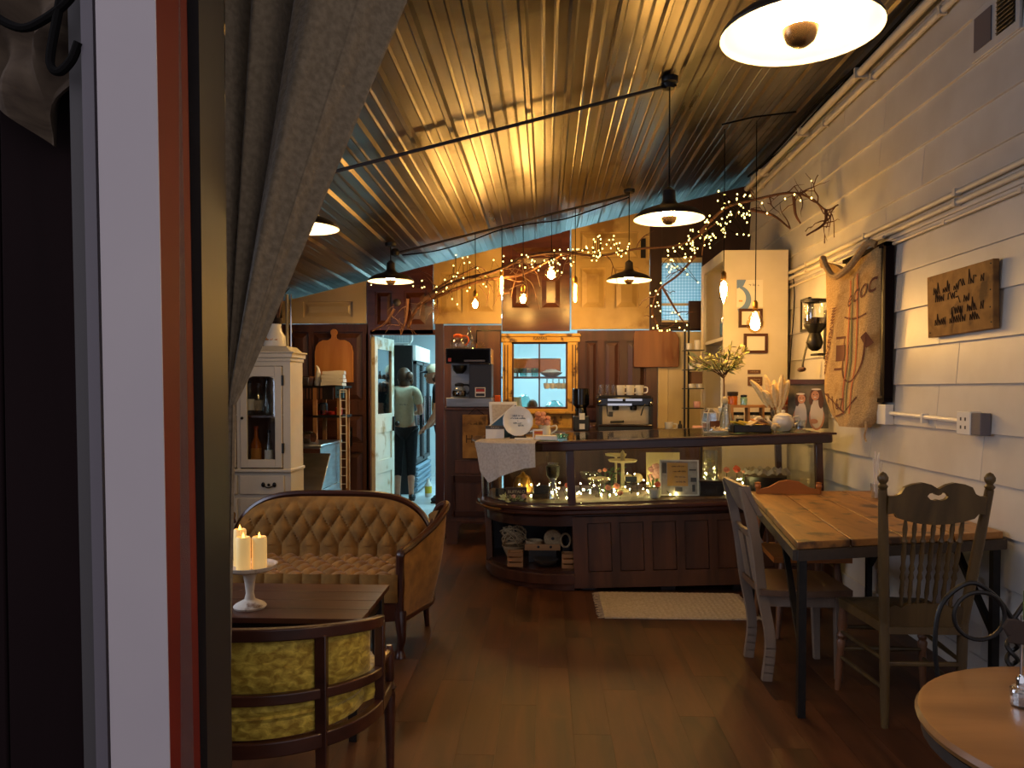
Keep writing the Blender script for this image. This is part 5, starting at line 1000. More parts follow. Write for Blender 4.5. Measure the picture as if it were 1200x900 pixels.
t = thing('framed_card_sign', 'pale framed sign with a golden card of handwriting in the case', 'sign', dk(797, 5.50), -.04); RX = Matrix.Rotation(-.15,3,'X')
fb(-.132,.132,.0,.25,.0,.012).build('print_board', 'graypaper', t)
for a in ((-.138,-.128,0,.256),(.128,.138,0,.256),(-.138,.138,0,.01),(-.138,.138,.246,.256)): fb(*a,-.008,.014).build('frame', 'paper', t)
fb(-.085,.06,.07,.235,-.003,.0).build('card', 'goldcard', t)
for a in ((-.12,-.09,.16,.235),(.07,.12,.18,.19),(.08,.12,.1,.13),(-.03,.02,.03,.06),(.09,.11,.03,.08)): fb(*a,-.002,.0).build('print_patch', 'frame_grey', t)
q = MB()
for j, z in enumerate((.205,.17,.13,.095)): scribble(q, lambda u, v: tuple(RX @ V(u,-.004,v)), -.055+.01*j, .045, z, .010, 40+j, .0012)
o = q.build('handwriting', 'ink', t); o['kind'] = 'stuff'
one(fb(-.13,.13,0,.27,0,.015), 'cream_board', 'cream', 'pale blank board leaning behind the pink peonies', 'board', dk(778, 6.0))
t = thing('light_jar', 'tall glass jar of green leaves and lights behind the framed sign', 'vase', dk(833, 5.72)); MB().lathe([(.05,0),(.055,.01),(.055,.3),(.05,.3),(.05,.02),(0,.015)], 18).build('jar', 'glassware', t); q = MB()
for k in range(20): c = V(qq.uniform(-.03,.03), qq.uniform(-.03,.03), qq.uniform(.1,.24)); d = V(qq.uniform(-1,1),qq.uniform(-1,1),qq.uniform(-.3,.6)).normalized()*.04; n_ = d.orthogonal().normalized()*.009; q.add([c,c+d*.5+n_,c+d,c+d*.5-n_], [(0,1,2,3)])
o = q.build('leaves', 'leaf', t); o['kind'] = 'stuff'
t = thing('dark_box', 'low dark wooden box between the framed sign and the roses', 'box', dk(834, 5.50)); MB().bx(-.085,.085,-.04,.05,0,.09).build('box', 'blackcase', t, bevel=.003); MB().bx(-.088,.088,-.043,.053,.091,.105).build('lid', 'casewood_x', t)
t = thing('lace_doily_basket', 'dark basket with a frilled lace doily at the wall end of the case', 'basket', dk(898, 5.72)); MB().lathe([(.12,0),(.14,.02),(.15,.1),(.14,.1),(0,.09)], 24).build('basket', 'blackcase', t); nd = 96; q = MB()
q.add([(f*(.17+.012*math.sin(k*PI/4))*math.cos(2*PI*k/nd), f*(.17+.012*math.sin(k*PI/4))*.7*math.sin(2*PI*k/nd), z+.010*math.sin(k*PI/3)*(f>.8)) for f, z in ((.05,.125),(.6,.135),(.85,.15),(1,.12)) for k in range(nd)], [(i*nd+k, i*nd+(k+1)%nd, (i+1)*nd+(k+1)%nd, (i+1)*nd+k) for i in range(3) for k in range(nd)]); q.build('doily', 'graypaper', t)
q = random.Random(17); sp = []
for px, py, sx, sy, Y, n in ((655,584,22,6,5.5,16),(690,585,14,5,5.46,6),(735,570,22,10,5.55,14),(640,572,20,10,5.7,9),(760,584,50,4,5.42,9),(832,550,5,7,5.7,7),(850,575,6,10,5.45,8),(868,562,10,6,5.5,7),(745,545,30,14,5.8,6),(622,560,12,10,5.65,5)):
    for _ in range(n):
        p = dk(px+q.uniform(-sx,sx)*1.3, Y+q.uniform(-.02,.28)); p.z += .008+.09*q.random()**2.2*(1.6 if py < 575 else 1); sp.append(p)
fairy('warm fairy light string scattered among the goods in the glass case', sorted(sp, key=lambda p: p.x), sp, small=True)
# ---- things on the open lower shelf
def ls(px, Y): X = at(px, 456, Y).x; return V(X, Y, .142+TILT*(X-CX0))
t = thing('rope_bundle', 'tangled bundle of dry vines on the open lower shelf', 'bundle', ls(602, 5.80)); q = MB(); qq = random.Random(8)
for k in range(16):
    a0 = qq.uniform(0,6); r = qq.uniform(.06,.11); ti = Matrix.Rotation(qq.uniform(-1,1),3,'X') @ Matrix.Rotation(qq.uniform(-1,1),3,'Y'); q.tube([ti @ V(r*math.cos(a0+b), r*math.sin(a0+b)*.8, .02*math.sin(b*2)) + V(0,0,.16) for b in [i*.4 for i in range(14)]], .005, 5)
q.build('vines', 'rope', t); MB().lathe([(.05,0),(.09,.09),(.085,.09),(0,.01)], 14).build('basket', 'rope', t)
for px, Y, lb in ((604,5.52,'small slatted pine crate near the shelf post'),(668,5.42,'small slatted pine crate beside the panelled front')):
    t = thing('small_crate', lb, 'crate', ls(px, Y), group='small crates on the lower shelf')
    for z in (.012,.05,.088): MB().bx(-.055,.055,-.05,-.042,z-.012,z+.014).build('slat', 'pine', t); MB().bx(-.055,.055,.042,.05,z-.012,z+.014).build('slat', 'pine', t)
    for x in (-.05,.05): MB().bx(x-.006,x+.006,-.042,.042,0,.10).build('end_board', 'pine', t)
    MB().bx(-.05,.05,-.042,.042,0,.008).build('crate_floor', 'pine', t)
t = thing('wooden_tray', 'wooden tray with handle holes on the lower shelf', 'tray', ls(636, 5.66)); MB().bx(-.13,.13,-.08,.08,.09,.10).bx(-.13,.13,-.08,-.07,.10,.135).bx(-.13,.13,.07,.08,.10,.135).build('tray', 'pine', t); MB().ball((-.03,-.081,.115),(.01,.003,.01),8,5).ball((.06,-.081,.115),(.01,.003,.01),8,5).build('handle_hole', 'black', t); MB().bx(-.1,.1,-.06,.06,0,.09).build('riser', 'blackcase', t)
t = thing('woven_bowl', 'small tan bowl on the wooden tray', 'bowl', ls(626, 5.66)+V(0,0,.102)); MB().lathe([(.03,0),(.06,.02),(.065,.05),(.06,.05),(.05,.02),(0,.01)], 16).build('bowl', 'rope', t)
t = thing('twine_spool', 'round disc of twine standing on the wooden tray', 'spool', ls(648, 5.64)+V(0,0,.168)); MB().rod((0,-.025,0),(0,.025,0),[(.01,0),(.065,.0),(.066,.5),(.065,1),(.01,1)], 20).build('twine', 'rope', t); MB().rod((0,-.03,0),(0,.03,0),[(.012,0),(.012,1)], 8).build('core', 'black', t)
t = thing('oval_dish', 'oval grey dish under the wooden tray', 'dish', ls(640, 5.50)); MB().lathe([(.05,0),(.085,.03),(.09,.045),(.082,.04),(0,.012)], 20).build('dish', 'pewter', t)
t = thing('blue_bag', 'crumpled dark blue bag at the back corner of the lower shelf', 'bag', ls(672, 5.75)); MB().grid(lambda u, v: V(.08*math.cos(2*PI*u)*math.sin(PI*min(.97,v+.02))*(1+.2*math.sin(u*19+v*7)), .07*math.sin(2*PI*u)*math.sin(PI*min(.97,v+.02))*(1+.2*math.sin(u*23)), .28*v), 24, 10).build('bag', 'navy', t)
t = thing('twine_loop', 'small loop of twine hanging by the shelf corner', 'twine', ls(663, 5.58)+V(0,0,.11)); MB().tube([(.035*math.cos(b), -.01, .05+.05*math.sin(b)) for b in [i*2*PI/16 for i in range(16)]], .008, 6, True).build('loop', 'rope', t); MB().bx(-.02,.03,-.02,.06,-.11,.0).build('block', 'blackcase', t)
# ---------------------------------------------------------------- brewer stand, coffee brewer and its neighbours
a, b = at(522,456,6.85).x, -.42; zc = at(545,477,6.85).z
t = thing('brewer_cabinet', 'dark old wooden cabinet on bracket feet carrying the coffee brewer', 'cabinet', ((a+b)/2, 7.08, 0)); hw_ = (b-a)/2
MB().bx(-hw_,hw_,-.20,.2,.2,zc-.03).build('body', 'casewood', t, bevel=.003); MB().bx(-hw_-.015,hw_+.015,-.22,.2,zc-.03,zc).build('top', 'brown_door', t, bevel=.004)
for s in (-1, 1): MB().prism([(-hw_*s,0),(-(hw_-.10)*s,0),(-(hw_-.12)*s,.16),(-(hw_-.15)*s,.2),(-hw_*s,.2)], .03, lambda u, v, w: (u, -.2+w, v)).build('bracket_foot', 'casewood', t); MB().bx(s*hw_-.02,s*hw_+.02,.14,.2,0,.2).build('rear_foot', 'casewood', t)
MB().bx(-hw_+.07,hw_-.07,-.215,-.2,.25,.30).bx(-hw_+.07,hw_-.07,-.215,-.2,.56,.62).bx(-hw_+.05,-hw_+.08,-.215,-.2,.25,.62).bx(hw_-.08,hw_-.05,-.215,-.2,.25,.62).build('door_moulding', 'casewood_x', t); MB().bx(-hw_+.08,hw_-.08,-.212,-.2,.64,.76).build('drawer_front', 'brown_door', t, bevel=.003)
p = at(553,541,6.62); t = thing('wooden_sign', 'brown wooden sign with dark lettering hung on the brewer cabinet', 'sign', (p.x, 6.835, p.z+.01)); MB().bx(-.105,.12,-.012,.012,0,.39).build('board', 'signwood', t, bevel=.003); text('Hav', .10, 'carve', t, (-.0,-.0135,.17), (PI/2,0,0)); MB().tube([(-.05,0,.39),(.01,.0,.45),(.09,0,.39)], .003, 5).build('hanging_string', 'cord', t)
q = MB(); scribble(q, lambda u, v: (u, -.0135, v), -.06, .08, .30, .02, 9, .002); o = q.build('faint_lettering', 'carve', t); o['kind'] = 'stuff'
zt_ = zc+.001; p0 = at(551,470,6.98)
t = thing('coffee_brewer', 'black drip coffee brewer with chrome trim and a glass carafe', 'coffee maker', (p0.x, 6.98, zt_)); k_ = 6.98/900; X = lambda px: (px-551)*k_; Zp = lambda py: at(551,py,6.98).z-zt_
MB().bx(X(525),X(578),-.14,.16,.0,Zp(466)).build('warmer_base', 'steel', t, bevel=.004); MB().bx(X(551),X(577),-.10,.16,Zp(466),Zp(427)).build('tank', 'navy', t, bevel=.004)
MB().bx(X(524.5),X(577),-.15,.16,Zp(427),Zp(409)).build('head_shell', 'chrome', t, bevel=.004); MB().bx(X(526.5),X(575.5),-.154,-.149,Zp(425.5),Zp(411)).build('head_face', 'blackgloss', t); MB().bx(X(546),X(570),-.158,-.153,Zp(424.5),Zp(422.5)).build('slot', 'frame_lt', t)
MB().bx(X(527.5),X(531),-.158,-.153,Zp(424.5),Zp(420.5)).build('switch', 'redtin', t); MB().lathe([(.03,0),(.06,.03),(.068,.075)], 18, (X(539),-.03,Zp(438))).build('filter_basket', 'black', t); MB().bx(X(527),X(551),.10,.16,Zp(466),Zp(427)).build('splash_plate', 'steel', t)
MB().bx(X(558),X(570),-.104,-.099,Zp(465),Zp(454)).build('label', 'paper', t); MB().bx(X(559),X(569),-.106,-.103,Zp(459),Zp(456)).build('label_band', 'redtin', t); MB().bx(X(559),X(569),-.106,-.103,Zp(464),Zp(461)).bx(X(559),X(569),-.106,-.103,Zp(456),Zp(455)).build('label_print', 'ink', t)
def carafe(loc, lb, top, cm):
    t = thing('coffee_carafe', lb, 'carafe', loc); MB().lathe([(.045,0),(.062,.01),(.07,.045),(.055,.08),(.036,.095),(.036,.105)], 20).build('glass', 'glassware', t)
    if cm: MB().lathe([(0,.006),(.056,.012),(.066,.04),(.06,.062),(0,.062)], 18).build('coffee', 'blackgloss', t)
    MB().lathe([(.04,.10),(.043,.105),(.043,.125),(.02,.135),(0,.135)], 18).build('lid', top, t); MB().tube(smooth([(.04,-.01,.115),(.085,-.02,.11),(.10,-.025,.07),(.07,-.015,.03)]), .008, 6).build('handle', top, t)
P0 = V(p0.x, 6.98, zt_)
carafe(P0+V(X(539),-.05,Zp(466)+.001), 'glass carafe with black lid on the brewer warmer', 'black', True)
carafe(P0+V(X(537),-.02,Zp(409)+.001), 'empty glass carafe with an orange lid on top of the brewer', 'orange', False)
t = thing('clear_bottle', 'clear bottle standing on the coffee brewer beside the orange lid', 'bottle', P0+V(X(550),-.0,Zp(409)+.001)); MB().lathe([(.035,0),(.038,.01),(.036,.11),(.02,.14),(.014,.17),(.018,.2),(.012,.2)], 14).build('bottle', 'bottle_g', t)
t = thing('wire_sunburst', 'small wire sunburst ornament on the coffee brewer', 'ornament', P0+V(X(563),-.04,Zp(409)+.001)); q = MB().bx(-.03,.03,-.01,.01,0,.008)
for k in range(9): a_ = PI*k/8; q.tube([(0,0,.01),(.05*math.cos(a_),0,.01+.06*math.sin(a_))], .003, 4)
q.build('rays', 'brass', t)
p = at(569,448,7.5); t = thing('chrome_frame', 'tall brown board with a chrome edge behind the coffee brewer', 'board', (p.x, 7.93, 1.02)); zf = at(569,388,7.9).z-1.02
MB().bx(-.12,.12,-.01,.02,0,zf).build('panel', 'brown_door', t); MB().bx(-.13,-.12,-.02,.02,0,zf).bx(.12,.13,-.02,.02,0,zf).bx(-.13,.13,-.02,.02,zf,zf+.012).build('edge', 'chrome', t)
# back worktop under the espresso machine
X0, X1 = -.42, 1.45
t = thing('back_worktop', 'dark back counter under the espresso machine', 'counter', ((X0+X1)/2, 7.55, 0)); h2 = (X1-X0)/2
MB().bx(-h2,h2,-.38,.42,.96,1.0).build('worktop', 'casewood_x', t, bevel=.004); MB().bx(-h2+.02,h2-.02,-.34,.42,.0,.96).build('cabinet_body', 'casewood', t)
p0 = at(732,500,7.25); t = thing('espresso_machine', 'steel and black espresso machine on the back counter', 'coffee machine', (p0.x, 7.42, 1.001)); X = lambda px: (px-732)*7.22/900; Zp = lambda py: at(732,py,7.22).z-1.0
MB().bx(X(703),X(762),-.10,.22,.03,Zp(476)).build('back_panel', 'warm_steel', t); MB().bx(X(701),X(764),-.2,.22,.0,.05).build('drip_tray', 'black', t); MB().rod((X(701),-.21,Zp(498.5)),(X(763),-.21,Zp(498.5)),[(.012,0),(.012,1)],8).build('tray_bar', 'chrome', t)
MB().bx(X(700),X(765),-.18,.22,Zp(476),Zp(466)).build('head', 'blackgloss', t, bevel=.01); MB().bx(X(712),X(752),-.19,-.178,Zp(470),Zp(467.5)).build('chrome_strip', 'chrome', t); MB().bx(X(712),X(740),-.19,-.178,Zp(475.5),Zp(473)).build('chrome_strip', 'chrome', t); MB().ball((X(731),-.19,Zp(469)),(.015,.01,.015),10,6).build('badge', 'black', t)
MB().bx(X(702),X(763),-.16,.2,Zp(466),Zp(463.5)).build('cup_rail_top', 'iron', t); MB().bx(X(702),X(706),-.17,.22,.04,Zp(466)).build('side', 'black', t); MB().bx(X(761),X(765),-.17,.22,.04,Zp(466)).build('side', 'black', t)
for px in (722, 743): MB().lathe([(.03,0),(.034,.02),(.03,.05)], 14, (X(px),-.12,Zp(481))).build('group_head', 'iron', t)
MB().rod((X(716),-.14,Zp(495)),(X(730),-.22,Zp(494)),[(.01,0),(.012,1)],8).build('portafilter', 'black', t); MB().tube(smooth([(X(711),-.19,Zp(474)),(X(711),-.22,Zp(480)),(X(712),-.22,Zp(488))]), .006, 6).build('steam_wand', 'chrome', t); MB().tube(smooth([(X(755),-.19,Zp(474)),(X(752),-.23,Zp(480)),(X(750),-.23,Zp(487))]), .006, 6).build('steam_wand', 'black', t)
MB().bx(X(714),X(719),-.105,-.10,Zp(489),Zp(483)).build('control_panel', 'frame_grey', t); MB().ball((X(703),-.19,Zp(471)),(.02,.03,.02),10,6).build('knob', 'chrome', t); MB().ball((X(762),-.19,Zp(473)),(.02,.03,.02),10,6).build('knob', 'chrome', t)
zb_ = 1.001+Zp(463.5)+.001
m0 = None
for k, px in enumerate((728.5, 739.5, 750.5)):
    lb = ('white mug on the espresso machine, next to the glasses','white mug on the espresso machine, between two other mugs','white mug on the espresso machine, at the end of the row')[k]; L0 = V(p0.x+X(px), 7.34, zb_)
    if m0 is None:
        m0 = thing('coffee_mug', lb, 'mug', L0, 0, 'mugs on the espresso machine'); MB().lathe([(.032,0),(.036,.006),(.042,.095),(.039,.095),(.034,.012),(0,.01)], 18).build('cup', 'porcelain', m0); MB().tube(smooth([(.038,-.01,.075),(.07,-.02,.07),(.068,-.02,.03),(.037,-.01,.02)]), .007, 6).build('handle', 'porcelain', m0)
    else: dup(m0, L0, label=lb)
g0 = None
for k, px in enumerate((705.5, 713, 720)):
    lb = ('upturned glass at the grinder end of the espresso machine top','upturned glass between two glasses on the espresso machine','upturned glass beside the white mugs on the espresso machine')[k]; L0 = V(p0.x+X(px), 7.36, zb_)
    if g0 is None: g0 = tag(MB().lathe([(.03,0),(.028,.01),(.022,.10),(.02,.10),(0,.098)], 14).build('drinking_glass', 'glassware', None, L0), lb, 'glass', 'glasses on the espresso machine')
    else: c = g0.copy(); COL.objects.link(c); c.location = L0; c['label'] = lb
p0 = at(682,503,7.2); t = thing('coffee_grinder', 'tall black coffee grinder beside the yellow window frame', 'coffee grinder', (p0.x, 7.4, 1.001)); X = lambda px: (px-682)*7.3/900
MB().bx(-.075,.075,-.10,.12,0,.14).build('base', 'black', t, bevel=.008); MB().lathe([(.06,.10),(.055,.2),(.05,.22)], 16).build('neck', 'blackgloss', t); MB().lathe([(.05,.22),(.078,.25),(.08,.40),(.075,.405),(0,.41)], 22).build('hopper', 'blackgloss', t); MB().bx(-.02,.03,-.115,-.10,.02,.07).build('label', 'white', t); MB().bx(-.02,.03,-.115,-.06,.11,.17).build('label', 'white', t)
one(MB().bx(-.025,.025,-.025,.025,0,.10), 'orange_box', 'orange', 'small orange box beside the yellow window frame', 'box', (-.455, 7.22, zt_), 0, bevel=.003)
for px, py, lb in ((784,498,'white mug standing by the pole rack foot'),): t = thing('coffee_mug', lb, 'mug', (at(px,py,7.35).x, 7.35, 1.001)); MB().lathe([(.032,0),(.036,.006),(.042,.085),(.039,.085),(.034,.012),(0,.01)], 18).build('cup', 'porcelain', t); MB().tube(smooth([(.038,-.01,.07),(.07,-.02,.065),(.068,-.02,.03),(.037,-.01,.02)]), .007, 6).build('handle', 'porcelain', t)
t = thing('pepper_bottle', 'tiny black bottle near the pole rack foot', 'bottle', (at(797,498,7.3).x, 7.3, 1.001)); MB().lathe([(.02,0),(.02,.06),(.01,.075),(.01,.1),(0,.1)], 10).build('bottle', 'black', t)
# cutting boards on the doors
p = at(389,448,7.9); t = thing('cutting_board', 'large pale maple cutting board with a round top knob hung on the brown door', 'cutting board', (p.x, 7.974, p.z)); k_ = 7.97/900
half = [(23,0),(23,36),(21.5,43),(18,47.5),(13,50),(7,50),(3.5,52),(2.8,55)]; kn = [(4.2*math.cos(a_), 59+4.2*math.sin(a_)) for a_ in [-.85+ (PI+1.7)*i/10 for i in range(11)]]
poly = [(x*k_, z*k_) for x, z in half] + [(x*k_, z*k_) for x, z in kn] + [(-x*k_, z*k_) for x, z in reversed(half)]
MB().prism(poly, .022, lambda u, v, w: (u, w, v)).build('board', 'maple', t, bevel=.003)
p = at(771,430,7.85); t = thing('bread_board', 'reddish brown wooden board leaning against the dark door and cream wall', 'cutting board', (p.x, 7.97, p.z)); k_ = 7.97/900
MB().prism([(x*k_, z*k_) for x, z in [(-26,1),(-25,0),(25,0),(26.5,2),(26.5,34),(22,41),(12,43),(-14,43),(-24,42),(-26,38)]], .025, lambda u, v, w: (u, w, v)).build('board', 'cherry', t, bevel=.004)
# ---- black pole rack with small shelves
p1, p2 = at(802,503,7.3), at(806.5,503,7.3); xa, xb = p1.x, at(824,456,7.3).x
t = thing('pole_rack', 'slim black pole rack with small shelves beside the white bookcase', 'shelf', (xa, 7.3, 1.001)); zt2 = at(803,378,7.3).z-1.0
for x, y in ((0,0),(.045,.05)): MB().tube([(x,y,0),(x,y,zt2)], .009, 8).build('pole', 'black', t)
MB().bx(-.02,.09,-.03,.09,0,.01).build('foot', 'black', t); zsh = []
for py in (410, 433, 455, 478):
    z = at(810,py,7.3).z-1.001; zsh.append(z); MB().bx(-.005,xb-xa,-.05,.12,z-.008,z).build('shelf', 'black', t)
MB().bx(.06,.16,-.02,.09,zsh[2]+.045,zsh[1]-.02).build('dark_basket', 'photo_brown', t)
for k, (si, dx, lb) in enumerate(((0,.04,'white cup on the top shelf of the pole rack'),(1,.07,'white cup on the second shelf of the pole rack, nearest the pole'),(1,.14,'white cup on the second shelf of the pole rack, against the bookcase'),(2,.07,'white cup on the third shelf of the pole rack, nearest the pole'),(2,.14,'white cup on the third shelf of the pole rack, against the bookcase'),(3,.12,'pinkish mug on the lowest shelf of the pole rack'))):
    o = MB().lathe([(.025,0),(.03,.005),(.033,.04 if si == 2 else .06),(.03,.04 if si == 2 else .06),(.026,.01),(0,.008)], 14).build('cup', 'porcelain' if si < 3 else 'peony', None, (xa+dx, 7.32, 1.001+zsh[si]+.001)); tag(o, lb, 'cup', 'cups on the pole rack')
one(MB().lathe([(.03,0),(.032,.09),(.0,.095)], 12), 'printed_can', 'paper', 'small printed can on the top shelf of the pole rack', 'can', (xa+.125, 7.33, 1.001+zsh[0]+.001))
one(MB().rod((-.05,0,0),(.05,0,0),[(.0,0),(.03,.0),(.03,1),(0,1)], 14), 'paper_roll', 'peony', 'pinkish roll lying beside the pole rack', 'roll', (xa+.11, 7.2, 1.032))
# ---- tall white bookcase
xa, xb = at(847,456,6.6).x, XW-.06; ya, yb = 6.6, at(847,456,6.6).x/(at(821.5,456,6.6).x/6.6); zt_ = at(870,293,6.6).z
t = thing('white_bookcase', 'tall white bookcase whose open shelves face the coffee bar', 'bookcase', ((xa+xb)/2, ya, 0)); W = (xb-xa)/2; D = yb-ya
MB().bx(-W,W,0,.022,0,zt_).build('end_panel', 'offwhite', t, bevel=.002); MB().bx(-W,W,D-.03,D,0,zt_).build('end_panel', 'offwhite', t); MB().bx(W-.02,W,.022,D-.03,0,zt_).build('back_panel', 'offwhite', t); MB().bx(-W,W,.022,D-.03,zt_-.03,zt_).build('top_panel', 'offwhite', t)
zsh = [.12,.62,at(845,480,6.7).z, at(835,397,6.9).z]
for z in zsh: MB().bx(-W+.01,W-.02,.022,D-.03,z-.03,z).build('shelf', 'offwhite', t)
MB().bx(-W-.004,-W+.02,D-.12,D-.0,0,zt_).build('face_stile', 'offwhite', t); MB().bx(-W-.004,-W+.02,.022,D-.12,zt_-.09,zt_).build('face_rail', 'offwhite', t)
bc = V((xa+xb)/2, ya, 0)
for k, (y, x, z, h, m, lb) in enumerate(((.52,-.14,3,.30,'bottle_g','tall clear bottle with blue label on the upper bookcase shelf'),(.38,-.15,3,.26,'bottle_g','shorter clear bottle beside the tall one on the upper bookcase shelf'),(.22,-.14,3,.24,'amberliq','amber bottle on the upper bookcase shelf nearest the end panel'))):
    o = thing('syrup_bottle', lb, 'bottle', bc+V(x,y,zsh[z]+.001), 0, 'bottles on the upper bookcase shelf'); MB().lathe([(.038,0),(.04,.01),(.04,h*.6),(.016,h*.78),(.014,h)], 14).build('bottle', m, o); MB().lathe([(.0405,h*.15),(.0405,h*.5)], 14, cap=False).build('label', ('bluepaper','paper','tanlabel')[k], o); MB().lathe([(.016,h),(.016,h+.025),(.005,h+.03),(.004,h+.09),(.0,h+.09)], 10).tube([(0,0,h+.09),(-.05,0,h+.085)], .005, 5).build('pump', 'black', o)
for k, (y, lb) in enumerate(((.50,'tall stack of clear cups on the middle bookcase shelf, deepest in'),(.40,'tall stack of clear cups in the middle of the bookcase shelf'),(.27,'tall stack of dark cups on the bookcase shelf nearest the end panel'))):
    o = MB().lathe([(.03,0)]+[(.034+.007*(i%2), .022*i) for i in range(1,22)]+[(0,.47)], 14).build('cup_stack', 'porcelain' if k < 2 else 'soil', None, bc+V(-.14,y,zsh[2]+.001)); tag(o, lb, 'cups', 'cup stacks in the bookcase')
def sheet_on(px0, px1, py0, py1, nm, lb, cat, parts, th=.004):
    a_, b_ = at(px0, py1, 6.6), at(px1, py0, 6.6); t = thing(nm, lb, cat, ((a_.x+b_.x)/2, 6.597-th, (a_.z+b_.z)/2)); w_, h_ = (b_.x-a_.x)/2, (b_.z-a_.z)/2
    for (f0, f1, g0, g1), m, n_, d in parts: MB().bx(-w_+2*w_*f0,-w_+2*w_*f1,-d,th*.9,-h_+2*h_*g0,-h_+2*h_*g1).build(n_, m, t)
    return t, w_, h_
t, w_, h_ = sheet_on(863,894,328,360,'poster','white poster with pale blue swirls taped on the bookcase end','poster',[((0,1,0,1),'paper','sheet',0)])
q = MB(); q.prism([(-w_,h_),(-w_*.3,h_),(-w_*.5,h_*.55),(-w_,h_*.35)], .001, lambda u, v, w: (u, -.0015-w, v)); A1 = arc(-w_, -h_*.45, w_*1.1, -PI*.45, PI*.42, 16); A2 = arc(-w_*1.15, -h_*.35, w_*.85, -PI*.42, PI*.36, 16)
q.prism(A1+A2[::-1], .001, lambda u, v, w: (u, -.0015-w, v)).build('blue_swirl', 'poster_blue', t)
q = MB(); scribble(q, lambda u, v: (u, -.002, v), -w_*.1, w_*.7, h_*.55, .02, 4, .002); o = q.build('lettering', 'frame_lt', t); o['kind'] = 'stuff'; MB().box((-w_*.7,-.002,-h_*.55),(.03,.001,.012)).build('red_print', 'tanlabel', t)
for px0, px1, py0, py1, lb in ((865,893,362,384,'upper small wooden frame on the bookcase end, behind the amber bulb'),(871,899,391,414,'lower small wooden frame on the bookcase end, behind the olive leaves')):
    sheet_on(px0,px1,py0,py1,'picture_frame',lb,'picture frame',[((0,1,0,.14),'walnut','frame_strip',.01),((0,1,.86,1),'walnut','frame_strip',.01),((0,.12,.14,.86),'walnut','frame_strip',.01),((.88,1,.14,.86),'walnut','frame_strip',.01),((.12,.88,.14,.86),'paper','print',.001)], .012)
for px0, px1, py0, py1, lb in ((876,891,433.5,438,'upper small brown plaque on the bookcase end'),(876,893,441.5,452,'lower small brown plaque on the bookcase end')):
    t, w_, h_ = sheet_on(px0,px1,py0,py1,'plaque',lb,'plaque',[((0,1,0,1),'photo_brown','plate',.004)], .006)
    q = MB()
    for j in range(1 if h_ < .02 else 3): scribble(q, lambda u, v: (u, -.005, v), -w_*.7, w_*.7, h_*(.3-.5*j if h_ > .02 else -.2), .008, j, .0012)
    o = q.build('lettering', 'cream', t); o['kind'] = 'stuff'
# ---------------------------------------------------------------- things seen in the pass-through window
wa, wb_ = bx_(600), bx_(665); zsw = bz_(441)
t = thing('window_shelf', 'thin shelf across the middle of the pass-through window', 'shelf', ((wa+wb_)/2, 8.25, zsw)); MB().bx((wa-wb_)/2-.25,(wb_-wa)/2+.25,-.12,.16,-.02,0).build('board', 'walnut', t); 
for x in (-.5,.5): MB().bx(x-.012,x+.012,.12,.14,-zsw,0).build('upright', 'iron', t)
k_ = 8.25/900
t = thing('copper_tray', 'long copper tray standing on the shelf in the pass-through window', 'tray', (bx_(632)-.03, 8.36, zsw+.001)); MB().bx(-.26,.26,-.03,.01,.04,.20).build('tray', 'copper', t, bevel=.01); MB().bx(-.22,-.2,-.02,.01,0,.04).bx(.2,.22,-.02,.01,0,.04).build('foot', 'iron', t)
gm = MB().lathe([(.032,0),(.036,.01),(.04,.09),(.037,.09),(.032,.012),(0,.01)], 14)
for k, px in enumerate((604,613,620,627)): c = gm.build('drinking_glass', ('glassware','tealglass','glassware','tealglass')[k], None, (at(px,440,8.24).x, 8.24, zsw+.001)); tag(c, ('clear glass at the outer end of the window shelf','teal glass second on the window shelf','clear glass third on the window shelf','teal glass near the middle of the window shelf')[k], 'glass', 'glasses on the window shelf')
t = thing('shallow_bowl', 'pile of pale dishes on the window shelf', 'dishes', (at(646,440,8.22).x, 8.24, zsw+.001)); MB().lathe([(.06,0),(.11,.03),(.12,.045),(.1,.05),(.05,.075),(0,.08)], 18).build('dishes', 'graypaper', t)
for k, px in enumerate((641,648,655,661)): p_ = at(px,446,8.22); o = thing('hanging_cup', ('cup hanging under the window shelf, nearest the mullion','second cup hanging under the window shelf','third cup hanging under the window shelf','fourth cup hanging under the window shelf, nearest the frame')[k], 'cup', (p_.x, 8.22, zsw-.13), 0, 'cups hanging under the window shelf'); MB().lathe([(.025,0),(.035,.02),(.038,.06),(.035,.06),(.03,.02),(0,.01)], 14).build('bowl', 'porcelain', o); MB().tube(smooth([(0,.03,.05),(0,.05,.09),(0,.02,.108)]), .006, 6).build('handle', 'porcelain', o)
t = thing('kitchen_table', 'steel kitchen table seen through the pass-through window', 'table', (.2, 8.75, 0)); MB().bx(-.6,.6,-.3,.3,1.10,1.14).build('top', 'steel', t)
for x in (-.57,.57):
    for y in (-.27,.27): MB().bx(x-.02,x+.02,y-.02,y+.02,0,1.10).build('leg', 'steel', t)
for px, m, r, h, lb in ((614,'tealglass',.08,.18,'teal round pot in the pass-through window'),(624,'photo_brown',.06,.13,'brown pot beside the teal pot in the window'),(650,'tealglass',.10,.12,'low teal canister in the pass-through window')): t = thing('kitchen_pot', lb, 'pot', (at(px,476,8.62).x, 8.62, 1.141)); MB().lathe([(r*.8,0),(r,h*.2),(r,h*.7),(r*.6,h)], 18).build('body', m, t); MB().lathe([(r*.62,h),(r*.3,h*1.1),(0,h*1.12)], 14).build('lid', m, t)
t = thing('clay_pitcher', 'pale ribbed pitcher in the pass-through window', 'pitcher', (at(606,470,8.5).x, 8.55, 1.141)); MB().lathe([(.05,0),(.06,.05),(.045,.14),(.05,.17)], 16).build('pitcher', 'porcelain', t)
